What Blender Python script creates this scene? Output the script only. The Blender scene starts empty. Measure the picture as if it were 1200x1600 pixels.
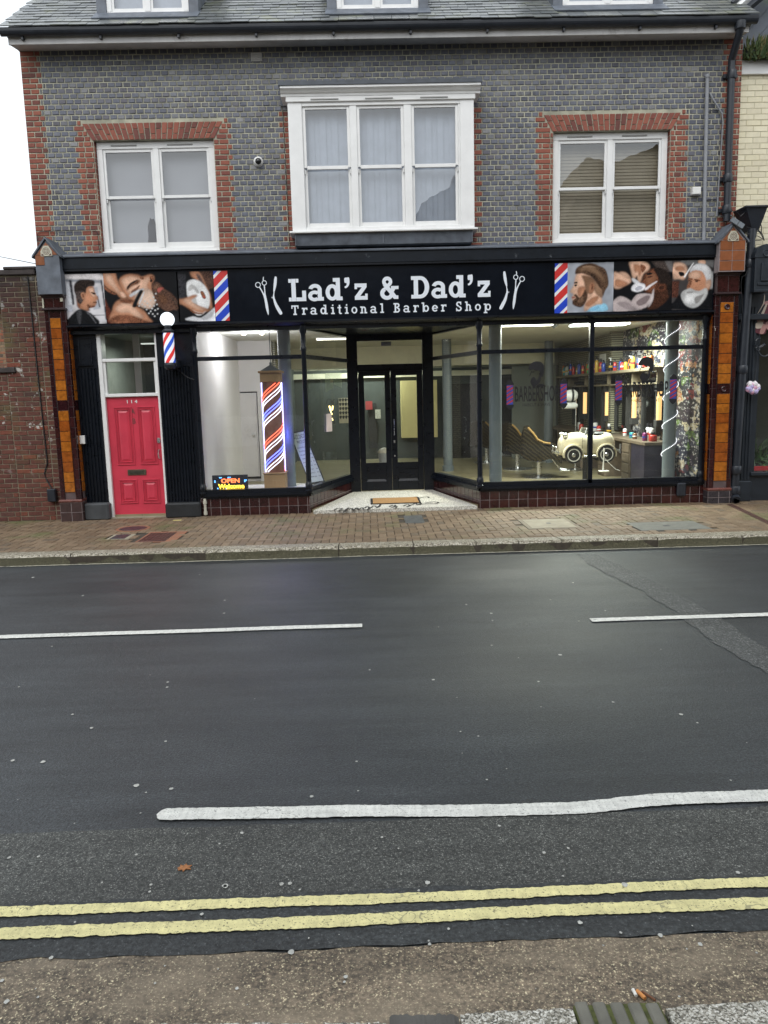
import bpy, math, random
from math import sin, cos, pi, radians, hypot, atan2
from mathutils import Vector, Matrix
random.seed(7)
S = bpy.context.scene
COL = S.collection

# ------------------------------------------------------------------ camera
PITCH, YAW, ROLL = radians(8.7), radians(1.05), radians(1.46)
FPX = 1200.0
CAMP = Vector((0, 0, 1.92))
FW = Vector((sin(YAW)*cos(PITCH), cos(YAW)*cos(PITCH), -sin(PITCH)))
_rt = Vector((cos(YAW), -sin(YAW), 0)); _up = _rt.cross(FW)
RT = _rt*cos(ROLL) - _up*sin(ROLL); UP = _up*cos(ROLL) + _rt*sin(ROLL)
cam = bpy.data.cameras.new('camera'); cam.sensor_fit = 'VERTICAL'; cam.sensor_height = 36; cam.lens = 27
cam.clip_start = 0.05; cam.clip_end = 2000
co = bpy.data.objects.new('camera', cam); COL.objects.link(co)
M = Matrix((RT, UP, -FW)).transposed().to_4x4(); M.translation = CAMP
co.matrix_world = M; S.camera = co

# ------------------------------------------------------------------ world, sun, exposure
W = bpy.data.worlds.new("World"); S.world = W; W.use_nodes = True
nt = W.node_tree; nt.nodes.clear()
sky = nt.nodes.new('ShaderNodeTexSky'); sky.sky_type = 'NISHITA'; sky.sun_disc = False
SUN_EL, SUN_AZ = radians(48), radians(200)
sky.sun_elevation = SUN_EL; sky.sun_rotation = SUN_AZ; sky.air_density = 1.5; sky.dust_density = 5; sky.ozone_density = 1
hs = nt.nodes.new('ShaderNodeHueSaturation'); hs.inputs['Saturation'].default_value = 0.22
mxw = nt.nodes.new('ShaderNodeMixRGB'); mxw.inputs[0].default_value = 0.68; mxw.inputs[2].default_value = (12.6, 13.5, 14.4, 1)
bg = nt.nodes.new('ShaderNodeBackground'); bg.inputs[1].default_value = 0.075
wo = nt.nodes.new('ShaderNodeOutputWorld')
nt.links.new(sky.outputs[0], hs.inputs['Color']); nt.links.new(hs.outputs[0], mxw.inputs[1])
nt.links.new(mxw.outputs[0], bg.inputs[0]); nt.links.new(bg.outputs[0], wo.inputs[0])
sl = bpy.data.lights.new('sun', 'SUN'); sl.energy = 0.6; sl.angle = radians(35); sl.color = (1, .97, .93)
so = bpy.data.objects.new('sun', sl); COL.objects.link(so)
# light travels from behind-left of the camera, high
sd = Vector((-0.25*cos(SUN_EL), -0.97*cos(SUN_EL), sin(SUN_EL)))
so.rotation_euler = sd.to_track_quat('Z', 'Y').to_euler(); so.location = (0, -5, 20)
S.view_settings.view_transform = 'Standard'; S.view_settings.look = 'None'
S.view_settings.exposure = 0.74; S.view_settings.gamma = 1
S.cycles.max_bounces = 7; S.cycles.transparent_max_bounces = 16
S.cycles.sample_clamp_indirect = 4.0; S.cycles.caustics_reflective = False; S.cycles.caustics_refractive = False

# ------------------------------------------------------------------ helpers
def U(px, py, Y=None, Z=None):
    """measured image point -> point on the plane y=Y or z=Z (used to read off real sizes)"""
    d = RT*((px-600)/FPX) - UP*((py-800)/FPX) + FW
    t = Y/d.y if Y is not None else (Z-CAMP.z)/d.z
    return CAMP + d*t

def empty(name, loc=(0,0,0), label=None, cat=None, group=None, rz=0):
    o = bpy.data.objects.new(name, None); COL.objects.link(o); o.location = loc; o.rotation_euler = (0,0,rz)
    o.empty_display_size = .1
    tag(o, label, cat, group); return o
def tag(o, label=None, cat=None, group=None, kind=None):
    if label: o['label'] = label
    if cat: o['category'] = cat
    if group: o['group'] = group
    if kind: o['kind'] = kind
    return o
def kids(o): return [c for c in bpy.data.objects if c.parent == o]
def copy_tree(o, parent=None):
    c = o.copy(); COL.objects.link(c); c.parent = parent
    for ch in kids(o): copy_tree(ch, c)
    return c

class MB:
    def __init__(s): s.v = []; s.f = []; s.m = []
    def add(s, vs, fs, mi=0):
        n = len(s.v); s.v += [tuple(p) for p in vs]
        for f in fs: s.f.append(tuple(i+n for i in f)); s.m.append(mi)
        return s
    def box(s, x0, x1, y0, y1, z0, z1, mi=0, b=0):
        if x0 > x1: x0, x1 = x1, x0
        if y0 > y1: y0, y1 = y1, y0
        if z0 > z1: z0, z1 = z1, z0
        b = min(b, (x1-x0)*.45, (y1-y0)*.45, (z1-z0)*.45)
        if b <= 0:
            vs = [(x,y,z) for x in (x0,x1) for y in (y0,y1) for z in (z0,z1)]
            return s.add(vs, [(0,1,3,2),(4,6,7,5),(0,4,5,1),(2,3,7,6),(0,2,6,4),(1,5,7,3)], mi)
        vs = []; 
        X, Y, Z = (x0,x1), (y0,y1), (z0,z1)
        idx = {}
        for i in (0,1):
            for j in (0,1):
                for k in (0,1):
                    sx, sy, sz = (b if i==0 else -b), (b if j==0 else -b), (b if k==0 else -b)
                    idx[i,j,k,0] = len(vs); vs.append((X[i], Y[j]+sy, Z[k]+sz))
                    idx[i,j,k,1] = len(vs); vs.append((X[i]+sx, Y[j], Z[k]+sz))
                    idx[i,j,k,2] = len(vs); vs.append((X[i]+sx, Y[j]+sy, Z[k]))
        fs = []
        q = [(0,0),(1,0),(1,1),(0,1)]
        for i in (0,1): fs.append([idx[i,j,k,0] for j,k in q][::(1 if i else -1)])
        for j in (0,1): fs.append([idx[i,j,k,1] for i,k in q][::(-1 if j else 1)])
        for k in (0,1): fs.append([idx[i,j,k,2] for i,j in q][::(1 if k else -1)])
        for j in (0,1):
            for k in (0,1): fs.append([idx[0,j,k,1],idx[1,j,k,1],idx[1,j,k,2],idx[0,j,k,2]])
        for i in (0,1):
            for k in (0,1): fs.append([idx[i,0,k,0],idx[i,1,k,0],idx[i,1,k,2],idx[i,0,k,2]])
        for i in (0,1):
            for j in (0,1): fs.append([idx[i,j,0,0],idx[i,j,1,0],idx[i,j,1,1],idx[i,j,0,1]])
        for i in (0,1):
            for j in (0,1):
                for k in (0,1): fs.append([idx[i,j,k,0],idx[i,j,k,1],idx[i,j,k,2]])
        return s.add(vs, fs, mi)
    def quad(s, a, b, c, d, mi=0): return s.add([a,b,c,d], [(0,1,2,3)], mi)
    def lathe(s, prof, c, mi=0, n=24, axis='z', cap=True):
        """prof: list of (r, h)"""
        vs = []
        for r, h in prof:
            for i in range(n):
                a = 2*pi*i/n
                p = (r*cos(a), r*sin(a), h)
                if axis == 'y': p = (p[0], p[2], p[1])
                if axis == 'x': p = (p[2], p[0], p[1])
                vs.append((p[0]+c[0], p[1]+c[1], p[2]+c[2]))
        fs = []
        for k in range(len(prof)-1):
            for i in range(n):
                j = (i+1) % n
                fs.append((k*n+i, k*n+j, (k+1)*n+j, (k+1)*n+i))
        if cap:
            fs.append(tuple(range(n))[::-1]); fs.append(tuple((len(prof)-1)*n+i for i in range(n)))
        return s.add(vs, fs, mi)
    def tube(s, pts, r, mi=0, n=8):
        pts = [Vector(p) for p in pts]; rings = []; vs = []
        R = r if isinstance(r, (list, tuple)) else [r]*len(pts)
        for i, p in enumerate(pts):
            t = (pts[min(i+1,len(pts)-1)] - pts[max(i-1,0)]).normalized()
            a = t.cross(Vector((0,0,1)));
            if a.length < .05: a = t.cross(Vector((0,1,0)))
            a.normalize(); b = t.cross(a)
            for k in range(n):
                q = p + (a*cos(2*pi*k/n) + b*sin(2*pi*k/n))*R[i]; vs.append(q)
        fs = [(i*n+k, i*n+(k+1)%n, (i+1)*n+(k+1)%n, (i+1)*n+k) for i in range(len(pts)-1) for k in range(n)]
        fs.append(tuple(range(n))); fs.append(tuple((len(pts)-1)*n+k for k in range(n))[::-1])
        return s.add(vs, fs, mi)
    def poly(s, pts, Y, th, mi=0):
        """polygon in x,z extruded from Y towards the street by th"""
        n = len(pts)
        vs = [(x, Y-th, z) for x, z in pts] + [(x, Y, z) for x, z in pts]
        fs = [tuple(range(n))] + [(i, (i+1)%n, (i+1)%n+n, i+n) for i in range(n)]
        return s.add(vs, fs, mi)
    def prism(s, pts, x0, x1, mi=0):
        """polygon in y,z swept along x"""
        n = len(pts)
        vs = [(x0, y, z) for y, z in pts] + [(x1, y, z) for y, z in pts]
        fs = [tuple(range(n))[::-1], tuple(range(n, 2*n))] + [(i, (i+1)%n, (i+1)%n+n, i+n) for i in range(n)]
        return s.add(vs, fs, mi)
    def split_build(s, name, mats, parent=None, smooth=False, gap=.02, world=True):
        """one object for every group of touching pieces"""
        par = list(range(len(s.v)))
        def find(a):
            while par[a] != a: par[a] = par[par[a]]; a = par[a]
            return a
        for f in s.f:
            for q in f[1:]:
                a, b = find(f[0]), find(q)
                if a != b: par[b] = a
        isl = {}
        for i in range(len(s.v)): isl.setdefault(find(i), []).append(i)
        items = []
        for k, idx in isl.items():
            P = [s.v[i] for i in idx]; items.append([k, [min(p[c] for p in P)-gap/2 for c in range(3)], [max(p[c] for p in P)+gap/2 for c in range(3)]])
        grp = {it[0]: it[0] for it in items}
        def gf(a):
            while grp[a] != a: grp[a] = grp[grp[a]]; a = grp[a]
            return a
        for i in range(len(items)):
            ki, lo, hi = items[i]
            for j in range(i+1, len(items)):
                kj, l2, h2 = items[j]
                if lo[0] <= h2[0] and l2[0] <= hi[0] and lo[1] <= h2[1] and l2[1] <= hi[1] and lo[2] <= h2[2] and l2[2] <= hi[2]:
                    a, b = gf(ki), gf(kj)
                    if a != b: grp[b] = a
        out = {}
        for f, m in zip(s.f, s.m): out.setdefault(gf(find(f[0])), []).append((f, m))
        res = []
        for k, fs in out.items():
            mb = MB(); mp = {}
            for f, m in fs:
                for i in f:
                    if i not in mp: mp[i] = len(mb.v); mb.v.append(s.v[i])
                mb.f.append(tuple(mp[i] for i in f)); mb.m.append(m)
            res.append(mb.build(name, mats, parent, smooth, world))
        return res
    def build(s, name, mats, parent=None, smooth=False, world=True, loc=None):
        me = bpy.data.meshes.new(name)
        off = Vector((0,0,0))
        if parent is not None and world:
            p = parent
            while p is not None: off += p.location; p = p.parent
        me.from_pydata([(v[0]-off.x, v[1]-off.y, v[2]-off.z) for v in s.v], [], s.f)
        if not isinstance(mats, (list, tuple)): mats = [mats]
        for m in mats: me.materials.append(m)
        me.polygons.foreach_set('material_index', s.m)
        if smooth:
            me.polygons.foreach_set('use_smooth', [True]*len(s.f))
            try: me.set_sharp_from_angle(angle=radians(40))
            except Exception: pass
        me.update()
        o = bpy.data.objects.new(name, me); COL.objects.link(o); o.parent = parent
        return o

def smooth_poly(pts, n=4):
    out = []; L = len(pts)
    for i in range(L):
        p0, p1, p2, p3 = pts[i-1], pts[i], pts[(i+1)%L], pts[(i+2)%L]
        for k in range(n):
            t = k/n
            out.append(tuple(0.5*((2*p1[c]) + (-p0[c]+p2[c])*t + (2*p0[c]-5*p1[c]+4*p2[c]-p3[c])*t*t + (-p0[c]+3*p1[c]-3*p2[c]+p3[c])*t**3) for c in (0,1)))
    return out

# ------------------------------------------------------------------ materials
MATS = {}
def new(name):
    m = bpy.data.materials.new(name); m.use_nodes = True
    n = m.node_tree; b = n.nodes['Principled BSDF']
    return m, n, b
def L(n, a, b): n.links.new(a, b)
def coords(n, scale=(1,1,1)):
    g = n.nodes.new('ShaderNodeNewGeometry'); mp = n.nodes.new('ShaderNodeMapping'); mp.inputs['Scale'].default_value = scale
    L(n, g.outputs['Position'], mp.inputs['Vector']); return mp.outputs[0]
def ocoords(n, scale=(1,1,1)):
    g = n.nodes.new('ShaderNodeTexCoord'); mp = n.nodes.new('ShaderNodeMapping'); mp.inputs['Scale'].default_value = scale
    L(n, g.outputs['Object'], mp.inputs['Vector']); return mp.outputs[0]
def noise(n, vec, scale, detail=4, rough=.6):
    t = n.nodes.new('ShaderNodeTexNoise'); t.inputs['Scale'].default_value = scale; t.inputs['Detail'].default_value = detail
    t.inputs['Roughness'].default_value = rough; L(n, vec, t.inputs['Vector']); return t.outputs['Fac']
def ramp(n, fac, stops):
    r = n.nodes.new('ShaderNodeValToRGB'); e = r.color_ramp.elements
    while len(e) < len(stops): e.new(.5)
    for i, (p, c) in enumerate(stops):
        e[i].position = p; e[i].color = (c, c, c, 1) if not isinstance(c, (tuple, list)) else (*c, 1)
    L(n, fac, r.inputs[0]); return r.outputs[0]
def mix(n, fac, a, b, mode='MIX'):
    x = n.nodes.new('ShaderNodeMixRGB'); x.blend_type = mode
    for i, v in ((0, fac), (1, a), (2, b)):
        if isinstance(v, (int, float)): x.inputs[i].default_value = v
        elif isinstance(v, (tuple, list)): x.inputs[i].default_value = (*v, 1)
        else: L(n, v, x.inputs[i])
    return x.outputs[0]
def bump(n, b, h, strength=.3, dist=.01):
    bp = n.nodes.new('ShaderNodeBump'); bp.inputs['Strength'].default_value = strength; bp.inputs['Distance'].default_value = dist
    L(n, h, bp.inputs['Height']); L(n, bp.outputs[0], b.inputs['Normal']); return bp
def rnd(n):
    g = n.nodes.new('ShaderNodeNewGeometry'); return g.outputs['Random Per Island']
def pm(name, c, rough=.6, var=.12, sc=6, bs=.15, bd=.004, bsc=None, metal=0, dirt=None, spec=.5, streak=False):
    """painted / plain surface with uneven tone and fine relief"""
    if name in MATS: return MATS[name]
    m, n, b = new(name)
    v = coords(n, (1,1,.25) if streak else (1,1,1))
    f = noise(n, v, sc, 6)
    lo = tuple(x*(1-var) for x in c); hi = tuple(min(1, x*(1+var)) for x in c)
    col = ramp(n, f, [(.3, lo), (.7, hi)])
    if dirt:
        f2 = noise(n, coords(n), dirt[1], 8, .7)
        col = mix(n, ramp(n, f2, [(dirt[2], 0), (dirt[2]+.12, 1)]), col, dirt[0])
    L(n, col, b.inputs['Base Color'])
    fr = noise(n, coords(n), sc*4, 4)
    L(n, ramp(n, fr, [(.25, max(.02, rough*.8)), (.75, min(1, rough*1.25))]), b.inputs['Roughness'])
    b.inputs['Metallic'].default_value = metal; b.inputs['Specular IOR Level'].default_value = spec
    if bs: bump(n, b, noise(n, coords(n), bsc or sc*12, 4), bs, bd)
    MATS[name] = m; return m
def emit(name, c, s):
    m, n, b = new(name); b.inputs['Base Color'].default_value = (*[x*.6 for x in c], 1)
    b.inputs['Emission Color'].default_value = (*c, 1); b.inputs['Emission Strength'].default_value = s; return m
def brickmat(name, cols, rough=.8, mott=.25, nsc=30, stain=None, bs=.4):
    """cols: ramp stops over the per-brick random value"""
    m, n, b = new(name)
    col = ramp(n, rnd(n), cols)
    f = noise(n, coords(n), nsc, 6, .7)
    col = mix(n, 1, col, ramp(n, f, [(.25, 1-mott), (.75, 1+mott*.6)]), 'MULTIPLY')
    if stain:
        for (c, sc, th, w, lim) in stain:
            f2 = noise(n, coords(n), sc, 5, .6)
            k = ramp(n, f2, [(th, 0), (th+w, 1)])
            if lim:
                g = n.nodes.new('ShaderNodeNewGeometry'); sp = n.nodes.new('ShaderNodeSeparateXYZ'); L(n, g.outputs['Position'], sp.inputs[0])
                mr = n.nodes.new('ShaderNodeMapRange'); mr.inputs[1].default_value = lim[0]; mr.inputs[2].default_value = lim[1]
                mr.inputs[3].default_value = 1; mr.inputs[4].default_value = 0; L(n, sp.outputs[2], mr.inputs[0])
                k = mix(n, 1, k, mr.outputs[0], 'MULTIPLY')
            col = mix(n, k, col, c)
    L(n, col, b.inputs['Base Color']); b.inputs['Roughness'].default_value = rough
    if bs: bump(n, b, noise(n, coords(n), nsc*3, 5, .7), bs, .003)
    return m
def glazed(name, cols, rough=.12, gsc=22, mott=.3, bs=.1):
    m, n, b = new(name)
    col = ramp(n, rnd(n), cols)
    f = noise(n, coords(n), gsc, 6, .65)
    col = mix(n, 1, col, ramp(n, f, [(.3, 1-mott), (.7, 1+mott*.5)]), 'MULTIPLY')
    L(n, col, b.inputs['Base Color']); b.inputs['Roughness'].default_value = rough
    bump(n, b, noise(n, coords(n), 9, 3), bs, .01)
    return m
def glass(name, tint=(.93,.96,.94), ior=1.5, rough=.0, wav=.02, dirt=0.0):
    m, n, b = new(name); n.nodes.remove(b)
    out = n.nodes['Material Output']
    tr = n.nodes.new('ShaderNodeBsdfTransparent'); tr.inputs[0].default_value = (*tint, 1)
    gl = n.nodes.new('ShaderNodeBsdfGlossy'); gl.inputs['Roughness'].default_value = rough
    fr = n.nodes.new('ShaderNodeFresnel')
    # a thin pane reflects alike from both sides
    gg = n.nodes.new('ShaderNodeNewGeometry'); mr = n.nodes.new('ShaderNodeMapRange'); L(n, gg.outputs['Backfacing'], mr.inputs[0])
    mr.inputs[3].default_value = ior; mr.inputs[4].default_value = 1/ior; L(n, mr.outputs[0], fr.inputs[0])
    bp = n.nodes.new('ShaderNodeBump'); bp.inputs['Strength'].default_value = wav; bp.inputs['Distance'].default_value = .05
    L(n, noise(n, coords(n), 2.2, 2), bp.inputs['Height']); L(n, bp.outputs[0], gl.inputs['Normal'])
    mx = n.nodes.new('ShaderNodeMixShader'); L(n, fr.outputs[0], mx.inputs[0]); L(n, tr.outputs[0], mx.inputs[1]); L(n, gl.outputs[0], mx.inputs[2])
    last = mx.outputs[0]
    if dirt:
        df = n.nodes.new('ShaderNodeBsdfDiffuse'); df.inputs[0].default_value = (.7,.7,.68,1)
        m2 = n.nodes.new('ShaderNodeMixShader'); f = ramp(n, noise(n, coords(n), 3, 6, .7), [(.35, dirt*.3), (.8, dirt)])
        L(n, f, m2.inputs[0]); L(n, last, m2.inputs[1]); L(n, df.outputs[0], m2.inputs[2]); last = m2.outputs[0]
    L(n, last, out.inputs[0]); return m

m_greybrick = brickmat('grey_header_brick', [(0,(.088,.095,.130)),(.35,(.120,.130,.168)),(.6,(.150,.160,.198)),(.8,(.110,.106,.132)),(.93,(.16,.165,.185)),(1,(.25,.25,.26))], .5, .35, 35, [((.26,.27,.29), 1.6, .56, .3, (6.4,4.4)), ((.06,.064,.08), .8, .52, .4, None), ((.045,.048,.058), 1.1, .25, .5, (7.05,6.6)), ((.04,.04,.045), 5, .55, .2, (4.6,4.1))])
m_mortar = pm('pale_lime_mortar', (.37,.36,.28), .95, .35, 5, .4)
m_red = brickmat('red_brick', [(0,(.23,.066,.043)),(.5,(.30,.095,.060)),(.85,(.19,.056,.042)),(1,(.12,.045,.036))], .75, .3, 40)
m_redmortar = pm('grey_mortar', (.42,.38,.32), .95, .2, 9, .4)
m_oldbrick = brickmat('weathered_brown_brick', [(0,(.09,.032,.026)),(.4,(.14,.048,.034)),(.7,(.10,.045,.035)),(.9,(.21,.06,.035)),(1,(.06,.035,.03))], .9, .45, 25,
    [((.12,.11,.04), 2.2, .52, .2, (1.6,.3)), ((.45,.43,.40), 6, .60, .04, (1.5,.7)), ((.026,.020,.020), 2.5, .25, .3, (3.95,2.7))])
m_oldmortar = pm('dirty_mortar', (.20,.17,.12), .95, .4, 5, .5)
m_cream = brickmat('cream_painted_brick', [(0,(.72,.66,.47)),(.5,(.78,.72,.54)),(1,(.66,.60,.44))], .6, .1, 14)
m_creammortar = pm('cream_paint', (.50,.46,.33), .7, .1)
m_white = pm('white_gloss_paint', (.78,.78,.77), .35, .05, 5, .08, .002, 30, dirt=((.50,.50,.46), 4, .66))
m_whitedirty = pm('dirty_white_board', (.60,.59,.58), .5, .15, 3, .2, .003, 40, dirt=((.33,.31,.29), 2.5, .58), streak=True)
m_black = pm('black_gloss_paint', (.0045,.0065,.011), .30, .25, 3, .04, .002, 30, spec=.35)
m_blackpeel = pm('peeling_black_paint', (.006,.009,.014), .4, .3, 5, .1, .003, 40, dirt=((.17,.185,.20), 6, .62), spec=.25)
m_lead = pm('lead_sheet', (.105,.12,.145), .5, .35, 6, .3, .01, 14)
m_leaddark = pm('dark_lead_sheet', (.05,.06,.075), .45, .35, 6, .3, .01, 14)
m_gutter = pm('dark_plastic_gutter', (.018,.022,.03), .35, .2, 5, .1)
m_slate = brickmat('roof_slate', [(0,(.11,.12,.125)),(.5,(.16,.17,.17)),(.8,(.20,.21,.205)),(1,(.13,.14,.12))], .32, .4, 14, [((.20,.21,.15), 3, .56, .12, None)])
m_orange = glazed('orange_glazed_tile', [(0,(.34,.10,.012)),(.5,(.42,.14,.018)),(1,(.30,.075,.012))], .1, 16, .45)
m_browntile = glazed('brown_glazed_tile', [(0,(.24,.085,.035)),(1,(.28,.10,.045))], .16, 10, .2)
m_oxblood = glazed('oxblood_glazed_tile', [(0,(.022,.006,.008)),(.5,(.035,.009,.010)),(1,(.05,.013,.012))], .1, 20, .5)
m_grout = pm('pale_grout', (.26,.22,.22), .85, .25, 10, .2)
m_dgrout = pm('dark_grout', (.10,.07,.07), .8, .25, 10, .2)
m_plinth = pm('grey_painted_plinth', (.055,.06,.065), .6, .3, 6, .3, .004, 40, dirt=((.02,.02,.02), 6, .62))
m_pink = pm('pink_red_gloss_paint', (.57,.045,.078), .36, .10, 3, .12, .003, 30, dirt=((.40,.05,.07), 9, .66))
m_brass = pm('aged_metal', (.30,.28,.24), .35, .2, 20, .1, metal=.9)
m_chrome = pm('chrome', (.78,.79,.80), .28, .05, 8, 0, metal=1)
m_glassup = glass('upstairs_glass', (.80,.83,.86), 2.35, 0, .03)
m_glasssh = glass('shop_glass', (.90,.935,.90), 1.7, 0, .015, .035)
m_cable = pm('black_cable', (.01,.01,.012), .5)
m_pipe = pm('grey_plastic_pipe', (.25,.26,.28), .5, .15, 6)
m_plasticwhite = pm('white_plastic', (.75,.75,.73), .4, .04)
m_blindgrey = pm('pale_grey_blind', (.62,.61,.63), .8, .06, 4)
m_blindtan = pm('tan_slat_blind', (.40,.31,.17), .6, .1, 6)
m_dark = pm('dark_interior', (.03,.03,.03), .8)

# --- brick coursing -------------------------------------------------
def course(mb, x0, x1, z0, z1, Y, bw, rh, mort=.010, cut=None, phase=.5, proud=.008, jit=.0015, mi=0, axis='x', inset=.004):
    """fill a rectangle with individual bricks; cut(row, zmid) -> list of (a,b) gaps"""
    rows = max(1, int(round((z1-z0)/rh))); rh = (z1-z0)/rows
    bw0 = bw; bw = bw if not callable(bw) else .2
    for r in range(rows):
        za, zb = z0+r*rh+mort/2, z0+(r+1)*rh-mort/2
        gaps = sorted(cut(r, (za+zb)/2)) if cut else []
        segs = []; a = x0
        for g0, g1 in gaps:
            if g0 > a: segs.append((a, min(g0, x1)))
            a = max(a, g1)
        if a < x1: segs.append((a, x1))
        off = (r % 2)*bw*phase
        for s0, s1 in segs:
            if s1-s0 < .02: continue
            if callable(bw0): bw = bw0(r); off = (r % 2)*bw*phase
            k = math.floor((s0-x0+off)/bw)
            e = [s0]; t = x0-off+(k+1)*bw
            while t < s1-.03:
                if t-e[-1] > .03: e.append(t)
                t += bw
            e.append(s1)
            for p, q in zip(e[:-1], e[1:]):
                a_, b_ = p+mort/2, q-mort/2
                if b_-a_ < .012: continue
                j = lambda: random.uniform(-jit, jit)
                i_ = inset
                fr = [(a_+i_+j(), za+i_+j()), (b_-i_+j(), za+i_+j()), (b_-i_+j(), zb-i_+j()), (a_+i_+j(), zb-i_+j())]
                bk = [(a_, za), (b_, za), (b_, zb), (a_, zb)]
                pr = proud + random.uniform(-jit, jit)
                if axis == 'x': vs = [(x, Y-pr, z) for x, z in fr] + [(x, Y+.002, z) for x, z in bk]
                elif axis == '-y': vs = [(Y-pr, x, z) for x, z in fr] + [(Y+.002, x, z) for x, z in bk]   # faces -x
                elif axis == '+y': vs = [(Y+pr, x, z) for x, z in fr] + [(Y-.002, x, z) for x, z in bk]   # faces +x
                mb.add(vs, [(0,1,2,3),(0,4,5,1),(1,5,6,2),(2,6,7,3),(3,7,4,0)], mi)

def text_obj(name, s, x0, x1, z0, z1, Y, mat, parent, th=.002, off=0.0, mirror=False):
    cu = bpy.data.curves.new('t', 'FONT'); cu.body = s; cu.size = 1; cu.extrude = .01; cu.offset = off; cu.resolution_u = 4
    o = bpy.data.objects.new('t', cu); COL.objects.link(o)
    bpy.context.view_layer.update()
    me = bpy.data.meshes.new_from_object(o.evaluated_get(bpy.context.evaluated_depsgraph_get()))
    bpy.data.objects.remove(o)
    xs = [v.co.x for v in me.vertices]; ys = [v.co.y for v in me.vertices]
    ax, bx, ay, by = min(xs), max(xs), min(ys), max(ys)
    p = Vector((0,0,0)); q = parent
    while q is not None: p += q.location; q = q.parent
    for v in me.vertices:
        u = (v.co.x-ax)/(bx-ax); w = (v.co.y-ay)/(by-ay)
        if mirror: u = 1-u
        d = -th if v.co.z > 0 else 0
        v.co = Vector((x0+(x1-x0)*u, Y+d*(-1 if mirror else 1), z0+(z1-z0)*w)) - p
    me.materials.clear(); me.materials.append(mat); me.name = name
    o = bpy.data.objects.new(name, me); COL.objects.link(o); o.parent = parent
    return o


# ================================================================== GROUND
PZ = 0.10      # pavement level
def asphalt(name, base, rough, speck, sp_th, bstr=.5, spsc=230, wet=.0, patch=.25, smear=None):
    m, n, b = new(name); v = coords(n)
    f = noise(n, v, .7, 5, .6)
    col = ramp(n, f, [(.3, tuple(x*(1-patch) for x in base)), (.7, tuple(x*(1+patch) for x in base))])
    f1 = noise(n, coords(n, (.25, 1, 1)), 3.5, 5, .6)
    col = mix(n, .55, col, ramp(n, f1, [(.25, .55), (.75, 1.35)]), 'MULTIPLY')
    f2 = noise(n, v, spsc, 2, .5)
    col = mix(n, ramp(n, f2, [(sp_th, 0), (sp_th+.06, .75)]), col, speck)
    f4 = noise(n, v, 80, 3, .7); col = mix(n, 1, col, ramp(n, f4, [(.36, .50), (.64, 1.6)]), 'MULTIPLY')
    f6 = noise(n, v, 28, 3, .7); col = mix(n, 1, col, ramp(n, f6, [(.35, .82), (.65, 1.2)]), 'MULTIPLY')
    f5 = noise(n, coords(n, (.08,1,1)), 7, 3, .6); col = mix(n, 1, col, ramp(n, f5, [(.35, .88), (.65, 1.12)]), 'MULTIPLY')
    f3 = noise(n, v, spsc*.5, 3, .6)
    col = mix(n, 1, col, ramp(n, f3, [(.35, .55), (.6, 1.2)]), 'MULTIPLY')
    if smear:
        fs = noise(n, coords(n, (.5,1,1)), 2.2, 7, .65); col = mix(n, ramp(n, fs, [(.46, 0), (.68, .8)]), col, smear)
    # hairline cracks
    vo = n.nodes.new('ShaderNodeTexVoronoi'); vo.feature = 'DISTANCE_TO_EDGE'; vo.inputs['Scale'].default_value = .42
    wv = n.nodes.new('ShaderNodeVectorMath'); wv.operation = 'ADD'
    nz = n.nodes.new('ShaderNodeTexNoise'); nz.inputs['Scale'].default_value = 3; nz.inputs['Detail'].default_value = 6; L(n, v, nz.inputs['Vector'])
    sc = n.nodes.new('ShaderNodeVectorMath'); sc.operation = 'SCALE'; sc.inputs[3].default_value = .9
    L(n, nz.outputs['Color'], sc.inputs[0]); L(n, v, wv.inputs[0]); L(n, sc.outputs[0], wv.inputs[1]); L(n, wv.outputs[0], vo.inputs['Vector'])
    crk = ramp(n, vo.outputs['Distance'], [(.0, 1), (.0045, 0)])
    msk = ramp(n, noise(n, v, .9, 3), [(.54, 0), (.6, .8)])
    ck = mix(n, 1, crk, msk, 'MULTIPLY')
    col = mix(n, ck, col, (.008,.008,.009))
    L(n, col, b.inputs['Base Color'])
    fr = noise(n, coords(n, (.35, 1, 1)), 1.1, 5, .6)
    L(n, ramp(n, fr, [(.3, max(.05, rough-.06-wet)), (.7, rough+.06)]), b.inputs['Roughness'])
    bump(n, b, f3, bstr, .006)
    return m
m_asph = asphalt('dark_road_asphalt', (.032,.036,.039), .46, (.16,.16,.155), .66, .9, 200)
m_asph2 = asphalt('speckled_bay_asphalt', (.045,.047,.043), .62, (.22,.22,.20), .60, .9, 170)
m_tar = asphalt('fresh_black_asphalt', (.026,.029,.030), .58, (.12,.12,.12), .66, 1.0, 120)
m_brownas = asphalt('brown_gutter_asphalt', (.130,.100,.068), .6, (.52,.46,.30), .61, .5, 150, patch=.25, smear=(.29,.235,.165))
m_trench = asphalt('coarse_repair_asphalt', (.048,.051,.051), .6, (.20,.20,.19), .60, .9, 110)
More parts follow.
